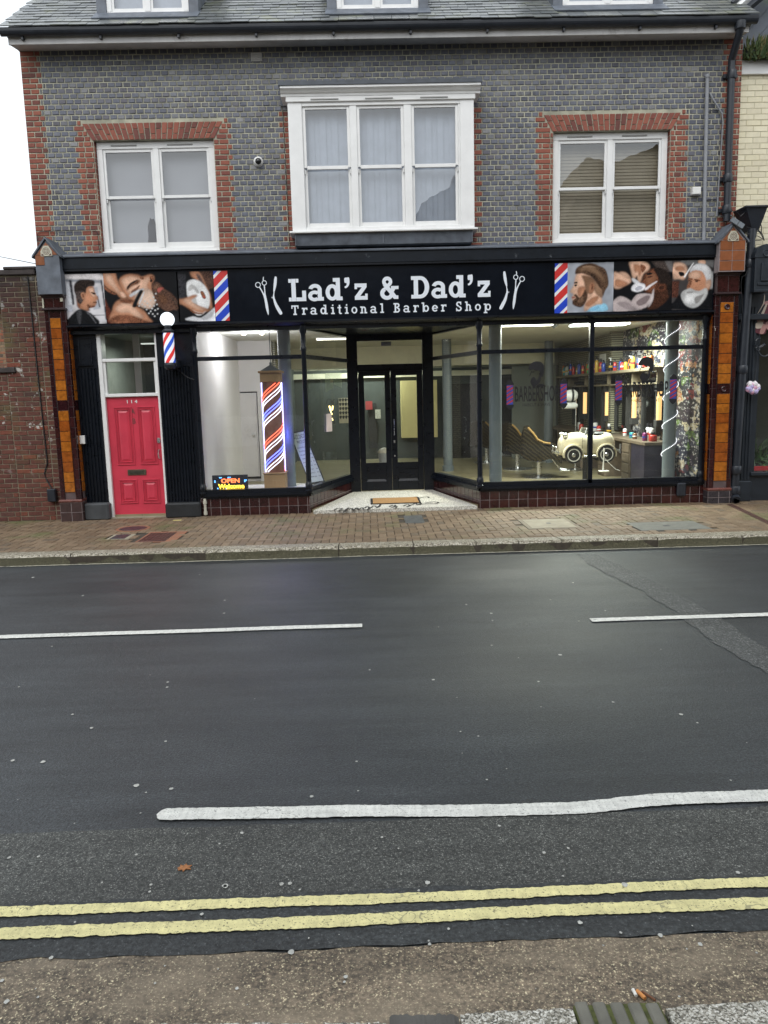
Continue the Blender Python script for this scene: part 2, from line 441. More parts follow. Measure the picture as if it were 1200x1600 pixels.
def granite(name, base, hi, lo, sc=60, bs=.6):
    m, n, b = new(name); v = coords(n)
    f = noise(n, v, sc, 4, .7)
    col = ramp(n, f, [(.36, lo), (.46, base), (.56, base), (.68, hi)])
    col = mix(n, 1, col, ramp(n, rnd(n), [(0, .75), (1, 1.1)]), 'MULTIPLY')
    g = n.nodes.new('ShaderNodeNewGeometry'); sp = n.nodes.new('ShaderNodeSeparateXYZ'); L(n, g.outputs['Normal'], sp.inputs[0])
    dirt = ramp(n, noise(n, v, 6, 5), [(.35, 0), (.6, .55)])
    col = mix(n, dirt, col, (.09,.085,.05))
    gz = n.nodes.new('ShaderNodeSeparateXYZ'); L(n, g.outputs['Position'], gz.inputs[0])
    L(n, col, b.inputs['Base Color']); b.inputs['Roughness'].default_value = .7
    bump(n, b, f, bs, .006); return m
m_gran = granite('granite_kerb', (.30,.28,.22), (.55,.52,.44), (.10,.09,.07), 55)
m_gran_face = granite('dark_granite_face', (.085,.078,.045), (.19,.175,.115), (.028,.027,.018), 45)  # darker, browner granite for the front face of the far kerb
m_gran_near = granite('pebbly_granite_edging', (.34,.32,.27), (.95,.93,.86), (.02,.02,.018), 55, 1)
def pebble(name, sc, stops, dirtc=(.12,.12,.08)):
    m, n, b = new(name); v = coords(n); vo = n.nodes.new('ShaderNodeTexVoronoi'); vo.inputs['Scale'].default_value = sc; vo.inputs['Randomness'].default_value = 1; L(n, v, vo.inputs['Vector'])
    sp = n.nodes.new('ShaderNodeSeparateColor'); L(n, vo.outputs['Color'], sp.inputs[0]); col = ramp(n, sp.outputs[0], stops)
    col = mix(n, 1, col, ramp(n, noise(n, v, sc*1.5, 3), [(.3,.6),(.7,1.2)]), 'MULTIPLY'); col = mix(n, ramp(n, noise(n, v, 5, 5), [(.5,0),(.75,.5)]), col, dirtc)
    L(n, col, b.inputs['Base Color']); b.inputs['Roughness'].default_value = .6; bump(n, b, sp.outputs[0], .5, .004); return m
m_gran_near = pebble('pebbly_granite_edging', 170, [(0,(.06,.055,.045)),(.25,(.17,.155,.12)),(.45,(.31,.29,.24)),(.7,(.48,.46,.40)),(1,(.78,.76,.70))])
m_gran = pebble('granite_kerb', 75, [(0,(.06,.052,.036)),(.3,(.19,.165,.115)),(.6,(.34,.31,.235)),(1,(.56,.52,.43))], (.13,.115,.065))
def roadpaint(name, c, under):
    m, n, b = new(name); v = coords(n)
    col = mix(n, 1, c, ramp(n, noise(n, coords(n, (.6,2.5,1)), 9, 6, .7), [(.3,.74),(.7,1.06)]), 'MULTIPLY')
    col = mix(n, 1, col, ramp(n, noise(n, coords(n, (3,.5,1)), 16, 4, .6), [(.3,.82),(.7,1.05)]), 'MULTIPLY')
    col = mix(n, ramp(n, noise(n, v, 110, 3, .6), [(.61,0),(.65,.9)]), col, under)
    col = mix(n, ramp(n, noise(n, v, 26, 7, .75), [(.60,0),(.66,.8)]), col, under)
    vo = n.nodes.new('ShaderNodeTexVoronoi'); vo.feature = 'DISTANCE_TO_EDGE'; vo.inputs['Scale'].default_value = 5.5
    nz = n.nodes.new('ShaderNodeTexNoise'); nz.inputs['Scale'].default_value = 12; L(n, v, nz.inputs['Vector']); sc = n.nodes.new('ShaderNodeVectorMath'); sc.operation = 'SCALE'; sc.inputs[3].default_value = .15
    L(n, nz.outputs['Color'], sc.inputs[0]); ad = n.nodes.new('ShaderNodeVectorMath'); L(n, v, ad.inputs[0]); L(n, sc.outputs[0], ad.inputs[1]); L(n, ad.outputs[0], vo.inputs['Vector'])
    ck = mix(n, 1, ramp(n, vo.outputs['Distance'], [(.006,1),(.016,0)]), ramp(n, noise(n, v, 3, 3), [(.50,0),(.60,.55)]), 'MULTIPLY')
    col = mix(n, ck, col, (.08,.08,.075))
    L(n, col, b.inputs['Base Color']); b.inputs['Roughness'].default_value = .6
    bump(n, b, noise(n, v, 120, 4, .7), .8, .004); return m
m_paint = roadpaint('worn_white_road_paint', (.74,.74,.69), (.13,.13,.125))
m_yellow = roadpaint('worn_yellow_road_paint', (.80,.73,.36), (.15,.135,.08))
m_paver = brickmat('block_paver', [(0,(.145,.098,.058)),(.4,(.185,.128,.076)),(.75,(.225,.16,.10)),(1,(.125,.094,.062))], .65, .35, 60,
                   [((.10,.115,.04), 1.2, .55, .2, None), ((.34,.30,.22), 70, .66, .05, None)])
m_joint = pm('sandy_joint', (.055,.045,.033), .95, .3, 20, .3)

g = MB(); g.quad((-600,-600,-.06),(600,-600,-.06),(600,900,-.06),(-600,900,-.06))
tag(g.build('ground', pm('distant_ground', (.09,.09,.085), .8)), kind='structure')

def sheet(name, x0, x1, y0, y1, z, mat, nx=1, jag=0, kind='structure', seed=1):
    """flat sheet whose long edges wander a little"""
    r = random.Random(seed); mb = MB(); vs = []; 
    fa = fb = 0
    for i in range(nx+1):
        x = x0+(x1-x0)*i/nx
        fa = fa*.6+r.uniform(-jag, jag)*.8; fb = fb*.6+r.uniform(-jag, jag)*.8
        vs += [(x, y0+fa, z), (x, y1+fb, z)]
    mb.add(vs, [(2*i, 2*i+2, 2*i+3, 2*i+1) for i in range(nx)])
    return tag(mb.build(name, mat), kind=kind)
KY = 9.08
sheet('road', -40, 40, 1.0, KY+.3, 0, m_asph)
yb = U(600, 1283, Z=0).y; yy = U(600, 1480, Z=0).y; ylast = U(600, 1392, Z=0).y
sheet('road_bay_surface', -40, 40, ylast-.03, yb, .004, m_asph2, 900, .006, seed=2)
sheet('road_edge_band', -40, 40, yy, ylast, .006, m_tar, 1200, .012, seed=3)
sheet('road_gutter_band', -40, 40, 1.6, yy-.002, .004, m_brownas, 1200, .012, seed=4)
# repaired trench crossing the road
def strip(name, pts_a, pts_b, z, mat, jag=.02, seed=5):
    r = random.Random(seed); mb = MB(); vs = []; n = 60
    def at(pts, t):
        t *= len(pts)-1; i = min(int(t), len(pts)-2); u = t-i
        return pts[i][0]*(1-u)+pts[i+1][0]*u, pts[i][1]*(1-u)+pts[i+1][1]*u
    for i in range(n+1):
        a = at(pts_a, i/n); b = at(pts_b, i/n)
        vs += [(a[0]+r.uniform(-jag,jag), a[1], z), (b[0]+r.uniform(-jag,jag), b[1], z)]
    mb.add(vs, [(2*i, 2*i+1, 2*i+3, 2*i+2) for i in range(n)])
    return tag(mb.build(name, mat), kind='structure')
def G(px, py, z=0): p = U(px, py, Z=z); return (p.x, p.y)
strip('road_trench_repair', [G(900,866), G(925,885), G(1005,925), G(1060,960), G(1110,1000), G(1185,1045), G(1300,1110)],
      [G(928,866), G(972,885), G(1050,925), G(1118,960), G(1172,1000), G(1240,1040), G(1370,1100)], .004, m_trench)
# painted lines
def line(name, x0, x1, ya, yb_, w, mat, round0=False, seed=1, jag=.006, z=.009, path=None):
    r = random.Random(seed); mb = MB(); n = int((x1-x0)/.012); vs = []
    ja = jb = 0
    for i in range(n+1):
        t = i/n; x = x0+(x1-x0)*t; y = ya+(yb_-ya)*t
        if path:
            for (pa, pb) in zip(path[:-1], path[1:]):
                if pa[0] <= x <= pb[0]: q_ = (x-pa[0])/(pb[0]-pa[0]); q_ = q_*q_*(3-2*q_)*.6+q_*.4; y = pa[1]+(pb[1]-pa[1])*q_
        ja = ja*.35+r.uniform(-jag,jag); jb = jb*.35+r.uniform(-jag,jag)
        h = w/2
        if round0 and x-x0 < h: h = math.sqrt(max(1e-6, h*h-(h-(x-x0))**2))+.001
        wv = .008*sin(x*1.3+seed)+.003*sin(x*3.7+seed*2)
        vs += [(x, y-h+ja+wv, z), (x, y+h+jb+wv, z)]
    fs = []
    for i in range(n):
        fs.append((2*i, 2*i+2, 2*i+3, 2*i+1))
    mb.add(vs, fs)
    return tag(mb.build(name, mat), kind='structure')
a = U(566,979,Z=0); line('road_marking', -9, a.x, a.y+.03, a.y, .095, m_paint, seed=2, jag=.003)
a = U(923,970,Z=0); line('road_marking', a.x, 9, a.y, a.y-.02, .095, m_paint, seed=3, jag=.003)
a = U(245,1275,Z=0); b_ = U(1195,1247,Z=0)
pp = [G(245,1275), G(500,1270), G(760,1267), G(900,1263), G(1030,1251), G(1195,1246)]; pp.append((6, pp[-1][1]))
line('road_marking', pp[0][0], 5.9, 0, 0, .102, m_paint, True, seed=4, jag=.0028, path=pp)
y1 = U(600,1403,Z=.006).y; y2 = U(600,1436,Z=.006).y
line('road_marking', -7, 7, y1, y1, .058, m_yellow, seed=5, jag=.0034, z=.011)
line('road_marking', -7, 7, y2, y2, .064, m_yellow, seed=6, jag=.0034, z=.011)
line('road_marking', -12, 12, KY-.035, KY-.035, .035, pm('faded_cream_kerb_line', (.42,.40,.31), .7, .3, 6, .4, dirt=((.13,.13,.11), 6, .5)), seed=7, jag=.008, z=.006)
# chewing gum and grit flattened into the tarmac
r = random.Random(11); mb = MB()
spots = [(213,1227,7),(352,1384,9),(268,1232,6),(20,1188,5),(67,1190,6),(143,1137,5),(487,1244,5),(440,1381,6),(453,1380,6),(455,1487,9),(80,1496,6),(315,1428,5),(350,958,4),
         (1064,1116,5),(875,1023,5),(768,1008,3),(677,1062,4),(352,1384,5),(850,1332,5),(668,1379,7),(906,1441,7),(1032,1461,7),(1094,1475,7),(540,1526,6),(538,1534,4),(370,1544,5),(10,1565,7),(3,1532,6),
         (701,1451,4),(671,1475,5),(970,1457,4),(976,1382,9),(1153,1363,6),(213,1335,4),(378,1301,5),(343,1318,3),(60,1338,4),(14,1340,5),(159,1379,3),(236,1382,4),(1020,1250,5),(888,1325,4),(780,1290,4)]
spots += [(r.uniform(10,1190), r.uniform(890,1570), r.uniform(1.5,4)) for _ in range(70)]
for px, py, s_ in spots:
    zz = .0035 if U(px,py,Z=0).y > yb+.1 else (.0125 if U(px,py,Z=0).y < ylast+.02 and U(px,py,Z=0).y > yy else .0075)
    p = U(px, py, Z=zz); rr = s_*.0007*p.y*.8
    pts = [(p.x+rr*cos(a)*r.uniform(.7,1.1), p.y+rr*sin(a)*r.uniform(.7,1.1)*1.2 , zz) for a in [i*pi/5 for i in range(10)]]
    mb.add(pts, [tuple(range(10))])
tag(mb.build('road_stains', pm('old_chewing_gum', (.42,.42,.39), .8, .3, 40, .2)), kind='structure')

# ---- far pavement ----
mb = MB(); mb.box(-40, 40, KY+.02, 12.4, -.05, PZ-.012)
tag(mb.build('pavement_bed', m_joint), kind='structure')
mb = MB(); r = random.Random(3)
covers = []   # rectangles kept free of pavers (x0,x1,y0,y1)
def cover_rect(px0, px1, pyt, pyb):
    a = U(px0, pyb, Z=PZ); b = U(px1, pyb, Z=PZ); c = U((px0+px1)/2, pyt, Z=PZ)
    covers.append((a.x, b.x, a.y, c.y)); return covers[-1]
cr_big = (U(228,838,Z=PZ).x, U(268,838,Z=PZ).x, U(240,846,Z=PZ).y, U(270,832,Z=PZ).y)
cr_sq = (U(173,841,Z=PZ).x, U(195,841,Z=PZ).x, U(180,842,Z=PZ).y, U(190,835.5,Z=PZ).y)
cr_rnd = (U(208,826,Z=PZ).x, 0, U(208,826,Z=PZ).y, 0)
cr_mid = (U(632,812,Z=PZ).x, U(662,812,Z=PZ).x, U(640,817.5,Z=PZ).y, U(650,805.5,Z=PZ).y)
cr_con = (U(822,818,Z=PZ).x, U(893,818,Z=PZ).x, U(850,825,Z=PZ).y, U(860,811,Z=PZ).y)
cr_lng = (U(990,823,Z=PZ).x, U(1105,823,Z=PZ).x, U(1050,828,Z=PZ).y, U(1050,815,Z=PZ).y)
fr_ = .10
free = [(cr_big[0]-.13, cr_big[1]+.15, cr_big[2]-.04, cr_big[3]+.12), (cr_sq[0]-.06, cr_sq[1]+.08, cr_sq[2]-.05, cr_sq[3]+.06),
        (cr_mid[0]-.03, cr_mid[1]+.05, cr_mid[2]-.03, cr_mid[3]+.03), (cr_con[0]-.06, cr_con[1]+.06, cr_con[2]-.05, cr_con[3]+.05), (cr_lng[0], cr_lng[1], cr_lng[2], cr_lng[3])]
def paver(x0, x1, y0, y1):
    for f in free:
        if x1 > f[0] and x0 < f[1] and y1 > f[2] and y0 < f[3]:
            cx, cy = (x0+x1)/2, (y0+y1)/2
            if f[0] < cx < f[1] and f[2] < cy < f[3]: return
    y0 = max(y0, KY+.36); y1 = min(y1, 12.3)
    if y1-y0 < .03: return
    g_ = .003; x0 += g_; x1 -= g_; y0 += g_; y1 -= g_; h = PZ+r.uniform(-.0025,.0025); b = .004
    t = lambda: r.uniform(-.0012,.0012)
    mb.add([(x0+b,y0+b,h+t()),(x1-b,y0+b,h+t()),(x1-b,y1-b,h+t()),(x0+b,y1-b,h+t()),(x0,y0,h-.008),(x1,y0,h-.008),(x1,y1,h-.008),(x0,y1,h-.008)],
           [(0,1,2,3),(4,5,1,0),(5,6,2,1),(6,7,3,2),(7,4,0,3)])
u = .105
for n_ in range(-40, 80):
    for m_ in range(-40, 40):
        X, Y_ = n_+4*m_, n_
        for (bx, by, wx, wy) in ((0,0,2,1),(3,0,1,2)):
            x0 = (X+bx)*u; y0 = 10+(Y_+by)*u
            if -7.5 < x0 < 7.7 and 9.2 < y0 < 12.3: paver(x0, x0+wx*u, y0, y0+wy*u)
tag(mb.build('pavement', m_paver), kind='structure')
# far ends of the pavement, out of frame, as plain slabs
mb = MB(); mb.box(-40,-7.5,KY+.3,12.3,-.04,PZ); mb.box(7.9,40,KY+.3,12.3,-.04,PZ)
tag(mb.build('pavement_ends', m_paver), kind='structure')
# far kerb: granite blocks with sloping worn edge
jx = [U(px, 868, Y=KY).x for px in (108,320,529,647,745,812,879,1028,1160)]
xs = [-30,-12,-9.6,-8.2,-6.8,-5.6]+jx+[jx[-1]+1.1,jx[-1]+2.6,9.6,14,30]
xs = sorted(xs); mb = MB(); r = random.Random(5)
for a_, b2 in zip(xs[:-1], xs[1:]):
    a_ += .006; b2 -= .006; n = max(2, int((b2-a_)/.09)); n = min(n, 40); vs = []
    dy = r.uniform(-.012,.012); dz = r.uniform(-.006,.004)
    for i in range(n+1):
        x = a_+(b2-a_)*i/n; w = r.uniform(-.005,.005)
        e = .012 if i in (0, n) else 0
        vs += [(x, KY+dy+w+e, -.03), (x, KY+.008+dy+w+e, .035), (x, KY+.012+dy+w*1.4+e, PZ-.004+r.uniform(-.005,.005)-e), (x, KY+.045+dy+w, PZ+dz+.024), (x, KY+.355, PZ+dz*.5+.002)]
    fs = []; mi = []
    for i in range(n):
        for k in range(4): fs.append((i*5+k, i*5+5+k, i*5+6+k, i*5+1+k))
    fs += [(0,1,2,3,4), tuple(n*5+k for k in (4,3,2,1,0))]
    base = len(mb.f); mb.add(vs, fs)
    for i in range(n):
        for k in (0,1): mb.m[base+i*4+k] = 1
tag(mb.build('kerb', [m_gran, m_gran_face], smooth=False), kind='structure')

# ---- near kerb, pavement under the viewer ----
NY = U(600, 1578, Z=.04).y
def clutter_quad(name, pts, z, mat): return MB().add([(x, y, z) for x, y in pts], [tuple(range(len(pts)))]).build(name, mat)
mb = MB(); r = random.Random(9); mr = MB()
def near_stone(px0, px1, pyl, pyr, mbx, z=.045):
    a = U(px0, pyl, Z=z); b = U(px1, pyr, Z=z); n = 30; vs = []; d = .16
    for i in range(n+1):
        t = i/n; x = a.x+(b.x-a.x)*t; y = a.y+(b.y-a.y)*t+r.uniform(-.004,.004)
        e = .02*max(0, 1-min(i, n-i)/2.0)
        vs += [(x, y+.008-e, -.03), (x, y-e, z-.02), (x, y-.015-e*.5, z+r.uniform(-.002,.002)), (x, y-d, z+.004+r.uniform(-.002,.002)), (x, y-2*d, z+.004)]
    fs = [(i*5+k, i*5+1+k, i*5+6+k, i*5+5+k) for i in range(n) for k in range(4)] + [(0,1,2,3,4), tuple(n*5+k for k in (4,3,2,1,0))]
    mbx.add(vs, fs)
near_stone(-700,-90,1600,1598,mb); near_stone(-80,150,1599,1596,mb); near_stone(155,500,1595,1592,mb); near_stone(500,605,1592,1592,mb)
near_stone(718,892,1577,1569,mb); near_stone(1036,1500,1566,1545,mb); near_stone(1505,2300,1545,1540,mb)
near_stone(608,715,1579,1579,mr,.03)
tag(mb.build('near_kerb', m_gran_near), kind='structure')
tag(mr.build('near_kerb_patch', pm('dark_grey_patch', (.085,.08,.072), .7, .3, 8, .5)), kind='structure')
mb = MB(); a = U(893,1562,Z=.05); b = U(1030,1561,Z=.05)
nr = 5; w = (b.x-a.x)/nr
for i in range(nr):
    x0 = a.x+w*i
    mb.box(x0+.007, x0+w-.007, a.y-.34, a.y-.004*i, -.02, .047, 0, .006)
mb.box(a.x+.002, b.x-.002, a.y-.34, a.y-.012, -.02, .039, 1)
tag(mb.build('near_kerb_ribbed_block', [pm('grey_ribbed_concrete', (.15,.145,.12), .8, .25, 14, .5), pm('green_moss', (.12,.135,.04), .9, .5, 40, .8, .01)]), kind='structure')
mb = MB(); mb.box(-40,40,-2.9,NY-.16,-.04,.042)
tag(mb.build('near_pavement', pm('near_paving', (.17,.16,.145), .8, .2, 5, .3)), kind='structure')

# ---- litter ----
def litter(name, label, cat, px, py, pts, mat, z, h=.004, rz=0):
    p = U(px, py, Z=z); mb = MB(); n = len(pts); rr = random.Random(int(px))
    c, s_ = cos(rz), sin(rz)
    P = [(p.x+x*c-y*s_, p.y+x*s_+y*c) for x, y in pts]
    vs = [(x, y, z+h+rr.uniform(0,h)) for x, y in P]+[(x, y, z+.0005) for x, y in P]
    mb.add(vs, [tuple(range(n))]+[(i, (i+1)%n, (i+1)%n+n, i+n) for i in range(n)])
    tag(mb.build(name, mat), label, cat)
leaf = [(-.028,0),(-.018,.012),(-.022,.022),(-.006,.016),(.002,.03),(.01,.014),(.028,.018),(.02,.002),(.03,-.01),(.008,-.009),(.0,-.024),(-.008,-.01),(-.02,-.016)]
litter('fallen_leaf', 'small orange dead leaf lying on the speckled tarmac near the kerbside yellow lines', 'leaf', 288, 1357, leaf, pm('orange_leaf', (.34,.14,.05), .8, .5, 90), .005, .0025)
litter('paper_scrap', 'yellow scrap of paper on the pavers beside the black plinth of the red door', 'litter', 277, 813, [(-.06,-.02),(.055,-.015),(.065,.025),(-.045,.02)], pm('yellow_paper', (.75,.68,.25), .8), PZ+.002, .004)
def butt(name, label, px0, py0, px1, py1, mat, r_=.0055):
    a = U(px0, py0, Z=.012); b = U(px1, py1, Z=.012); mb = MB(); mb.tube([a, a+(b-a)*.5, b], r_, 0, 8)
    tag(mb.build(name, mat), label, 'litter')
butt('cigarette_butt', 'white end of a cigarette butt beside the ribbed kerb block', 989, 1546, 994, 1556, pm('white_paper_litter', (.8,.78,.72), .8))
butt('cigarette_butt', 'orange tipped cigarette butt beside the ribbed kerb block', 995, 1548, 1008, 1560, pm('orange_filter', (.62,.26,.08), .8), .0065)
butt('twig', 'brown curled twig of litter lying behind the orange cigarette butt', 1003, 1549, 1024, 1563, pm('brown_twig', (.16,.07,.035), .8), .004)

# ---- covers in the pavement ----
def plate(name, label, rc, mats, lift=.001, rim=None, detail=None):
    x0,x1,y0,y1 = rc; ro = empty(name, ((x0+x1)/2, (y0+y1)/2, PZ), label, 'manhole cover')
    if rim:
        f = MB(); a,b,c,d = rim[0]
        f.box(x0-a, x1+b, y0-c, y1+d, PZ-.03, PZ+lift-.002); f.build('surround', rim[1], ro)
    mb = MB(); mb.box(x0, x1, y0, y1, PZ-.03, PZ+lift+.002, 0, .003)
    if detail:
        nx = max(2, int((x1-x0)/.05)); ny = max(2, int((y1-y0)/.05))
        for i in range(nx):
            for j in range(ny):
                cx = x0+(i+.5)*(x1-x0)/nx; cy = y0+(j+.5)*(y1-y0)/ny
                mb.box(cx-.015, cx+.015, cy-.008, cy+.008, PZ+lift+.0005, PZ+lift+.005)
    mb.build('lid', mats, ro)
    return ro
m_rust = pm('rusty_iron', (.075,.038,.030), .45, .4, 12, .4)
m_iron = pm('dark_iron', (.035,.035,.04), .4, .3, 12, .3)
m_terra = pm('reddish_mortar', (.26,.115,.065), .8, .2, 10, .3)
m_conc = pm('pale_concrete', (.30,.27,.20), .8, .2, 8, .3)
m_greymet = pm('worn_grey_steel', (.085,.09,.09), .5, .25, 10, .3)
plate('manhole_cover', 'large rusty brown iron cover with reddish mortar surround, in the paving before the red door', cr_big, m_rust, .001, ((.03,.13,.02,.10), m_terra), True)
plate('manhole_cover', 'small square black cover set in pale mortar left of the large rusty cover', cr_sq, m_iron, .001, ((.04,.06,.03,.03), m_conc))
plate('manhole_cover', 'grey square cover in the paving right in front of the tiled shop step', cr_mid, m_greymet, .001)
ro = plate('manhole_cover', 'pale concrete filled rectangular cover before the right hand shop window', cr_con, m_conc, .001, ((.05,.05,.04,.04), pm('worn_concrete_rim', (.22,.19,.14), .8)))
x0,x1,y0,y1 = cr_con; mb = MB(); mb.box((x0+x1)/2-.03,(x0+x1)/2+.03,(y0+y1)/2-.04,(y0+y1)/2+.04,PZ-.02,PZ+.0045); mb.build('keyhole', m_iron, ro)
ro = plate('manhole_cover', 'long grey concrete cover against the kerb at the right', cr_lng, pm('grey_concrete', (.15,.15,.13), .8, .15, 8, .3), .001)
x0,x1,y0,y1 = cr_lng; mb = MB(); mb.box((x0+x1)/2-.06,(x0+x1)/2+.02,(y0+y1)/2-.04,(y0+y1)/2+.03,PZ-.02,PZ+.0045); mb.build('keyhole', m_iron, ro)
ro = empty('manhole_cover', (cr_rnd[0], cr_rnd[2], PZ), 'round dark iron cover in the paving just below the red door', 'manhole cover')
mb = MB(); mb.lathe([(.19,-.02),(.19,.003),(.172,.003),(.17,.006),(0.001,.006)], (cr_rnd[0], cr_rnd[2], PZ), 0, 28); mb.build('lid', m_iron, ro)
mb = MB(); mb.lathe([(.24,-.02),(.24,.0035),(.195,.0035),(.19,-.02)], (cr_rnd[0], cr_rnd[2], PZ), 0, 28, cap=False); mb.build('surround', m_terra, ro)
# drainage slot running out from the right hand pilaster
a = U(1140,788,Z=PZ); b = U(1262,846,Z=PZ); mb = MB(); d = Vector((b.x-a.x, b.y-a.y)).normalized()*.0; w = .045
mb.add([(a.x-w,a.y,PZ+.004),(a.x+w,a.y,PZ+.004),(b.x+w,b.y,PZ+.004),(b.x-w,b.y,PZ+.004),(a.x-w,a.y,PZ-.03),(a.x+w,a.y,PZ-.03),(b.x+w,b.y,PZ-.03),(b.x-w,b.y,PZ-.03)], [(0,1,2,3),(0,4,5,1),(1,5,6,2),(2,6,7,3),(3,7,4,0)])
tag(mb.build('drain_channel', m_rust), 'narrow rusty drain channel crossing the paving beside the right pilaster', 'drain')

# ================================================================== THE BUILDING
BY = 12.15       # face of the brick wall
B = empty('barber_shop_building', (.4, 12.15, PZ), 'two storey grey and red brick building with black barber shop front and slate roof', 'building')
# grey header-bond wall with toothed red quoins and window surrounds
BZ0, BZ1, ROWH = 4.10, 6.98, 0.0738
NR = int(round((BZ1-BZ0)/ROWH))
WX = [(-3.935,-2.165), (2.90, 4.665)]
TO = lambda r: .225 if r % 2 else .275
def cut_grey(r, z):
    t = TO(r); g = [(-9, -4.905+TO(r)+.02), (5.71-TO(r)-.02, 9)]
    for a, b in WX:
        if z < 5.75: g.append((a-t, b+t))
        elif z < 5.985:
            g.append((a-t, b+t))
    if 4.0 < z < 6.12: g.append((-1.02-(.09 if r%2 else .17), 1.66+(.09 if r%2 else .17)))
    elif z < 6.36: g.append((-1.05, 1.69))
    return g
mb = MB(); course(mb, -4.905, 5.71, BZ0, BZ1, BY, .1125, ROWH, .0115, cut_grey, .5, .009, .0028, inset=.007)
mb.build('grey_brickwork', m_greybrick, B)
def cut_red(r, z):
    keep = [(-4.905, -4.905+TO(r)+.02-.0), (5.71-TO(r)-.02, 5.71)]; t = TO(r)
    for a, b in WX:
        if z < 5.75: keep += [(a-t, a), (b, b+t)]
        elif z < 5.985: k = (z-5.74)/.24; keep += [(a-t, a-.030-.13*k), (b+.030+.13*k, b+t)]
    if 4.0 < z < 6.12: keep += [(-1.02-(.09 if r%2 else .17), -1.0), (1.64, 1.66+(.09 if r%2 else .17))]
    keep.sort(); g = []; x = -9
    for a, b in keep: g.append((x, a)); x = b
    g.append((x, 9)); return g
mb = MB(); course(mb, -4.905, 5.71, BZ0, BZ1, BY, lambda r: .1175 if r % 2 else .21, ROWH, .0125, cut_red, 0, .010, .002, inset=.005)
# gauged flat arches of fanned red bricks
for a, b in WX:
    n = 23; z0, z1 = 5.735, 5.975
    for i in range(n):
        t0, t1 = i/n, (i+1)/n
        ba, bb = a-.02+(b-a+.04)*t0, a-.02+(b-a+.04)*t1
        ta, tb = a-.15+(b-a+.30)*t0, a-.15+(b-a+.30)*t1
        zm = z0+(.08 if i % 2 else .15)
        for (u0, u1) in ((0, (zm-z0)/(z1-z0)), ((zm-z0)/(z1-z0), 1)):
            q = []
            for (p, w) in ((0,u0),(1,u0),(1,u1),(0,u1)):
                xx = (ba if p==0 else bb)*(1-w)+(ta if p==0 else tb)*w + (.008 if p==0 else -.008)
                zz = z0+(z1-z0)*w + (.006 if w==u0 else -.006)
                q.append((xx, zz))
            vs = [(x, BY-.011, z) for x, z in q]+[(x, BY+.002, z) for x, z in q]
            mb.add(vs, [(0,1,2,3),(0,4,5,1),(1,5,6,2),(2,6,7,3),(3,7,4,0)])
    # reveals inside the window opening
    for x, ax in ((a, '+y'), (b, '-y')):
        course(mb, BY+.004, BY+.115, BZ0+.05, 5.735, x, .115, ROWH, .010, None, 0, .004, .001, axis=ax)
mb.split_build('red_brickwork', m_red, B)
# wall body (mortar face) with openings
mb = MB()
def wallbox(x0, x1, z0, z1): mb.box(x0, x1, BY, BY+.22, z0, z1)
xs = [-4.9, WX[0][0], WX[0][1], -1.0, 1.64, WX[1][0], WX[1][1], 5.705]
wallbox(xs[0], xs[1], 3.0, 7.0); wallbox(xs[2], xs[3], 3.0, 7.0); wallbox(xs[4], xs[5], 3.0, 7.0); wallbox(xs[6], xs[7], 3.0, 7.0)
for a, b in WX: wallbox(a, b, 5.74, 7.0); wallbox(a, b, 3.0, 4.13)
wallbox(-1.0, 1.64, 6.2, 7.0); wallbox(-1.0, 1.64, 3.0, 4.2)
# side and rear walls
mb.box(-4.9, -4.68, BY+.22, 21.8, 0, 7.6); mb.box(5.485, 5.705, BY+.22, 21.8, 0, 7.6); mb.box(-4.9, 5.705, 21.8, 22, 0, 7.6)
mb.box(-4.68, 5.485, BY+.22, 21.8, 3.32, 3.45); mb.box(-4.68, 5.485, BY+1.6, BY+1.7, 3.45, 7)
mb.build('wall', m_mortar, B)

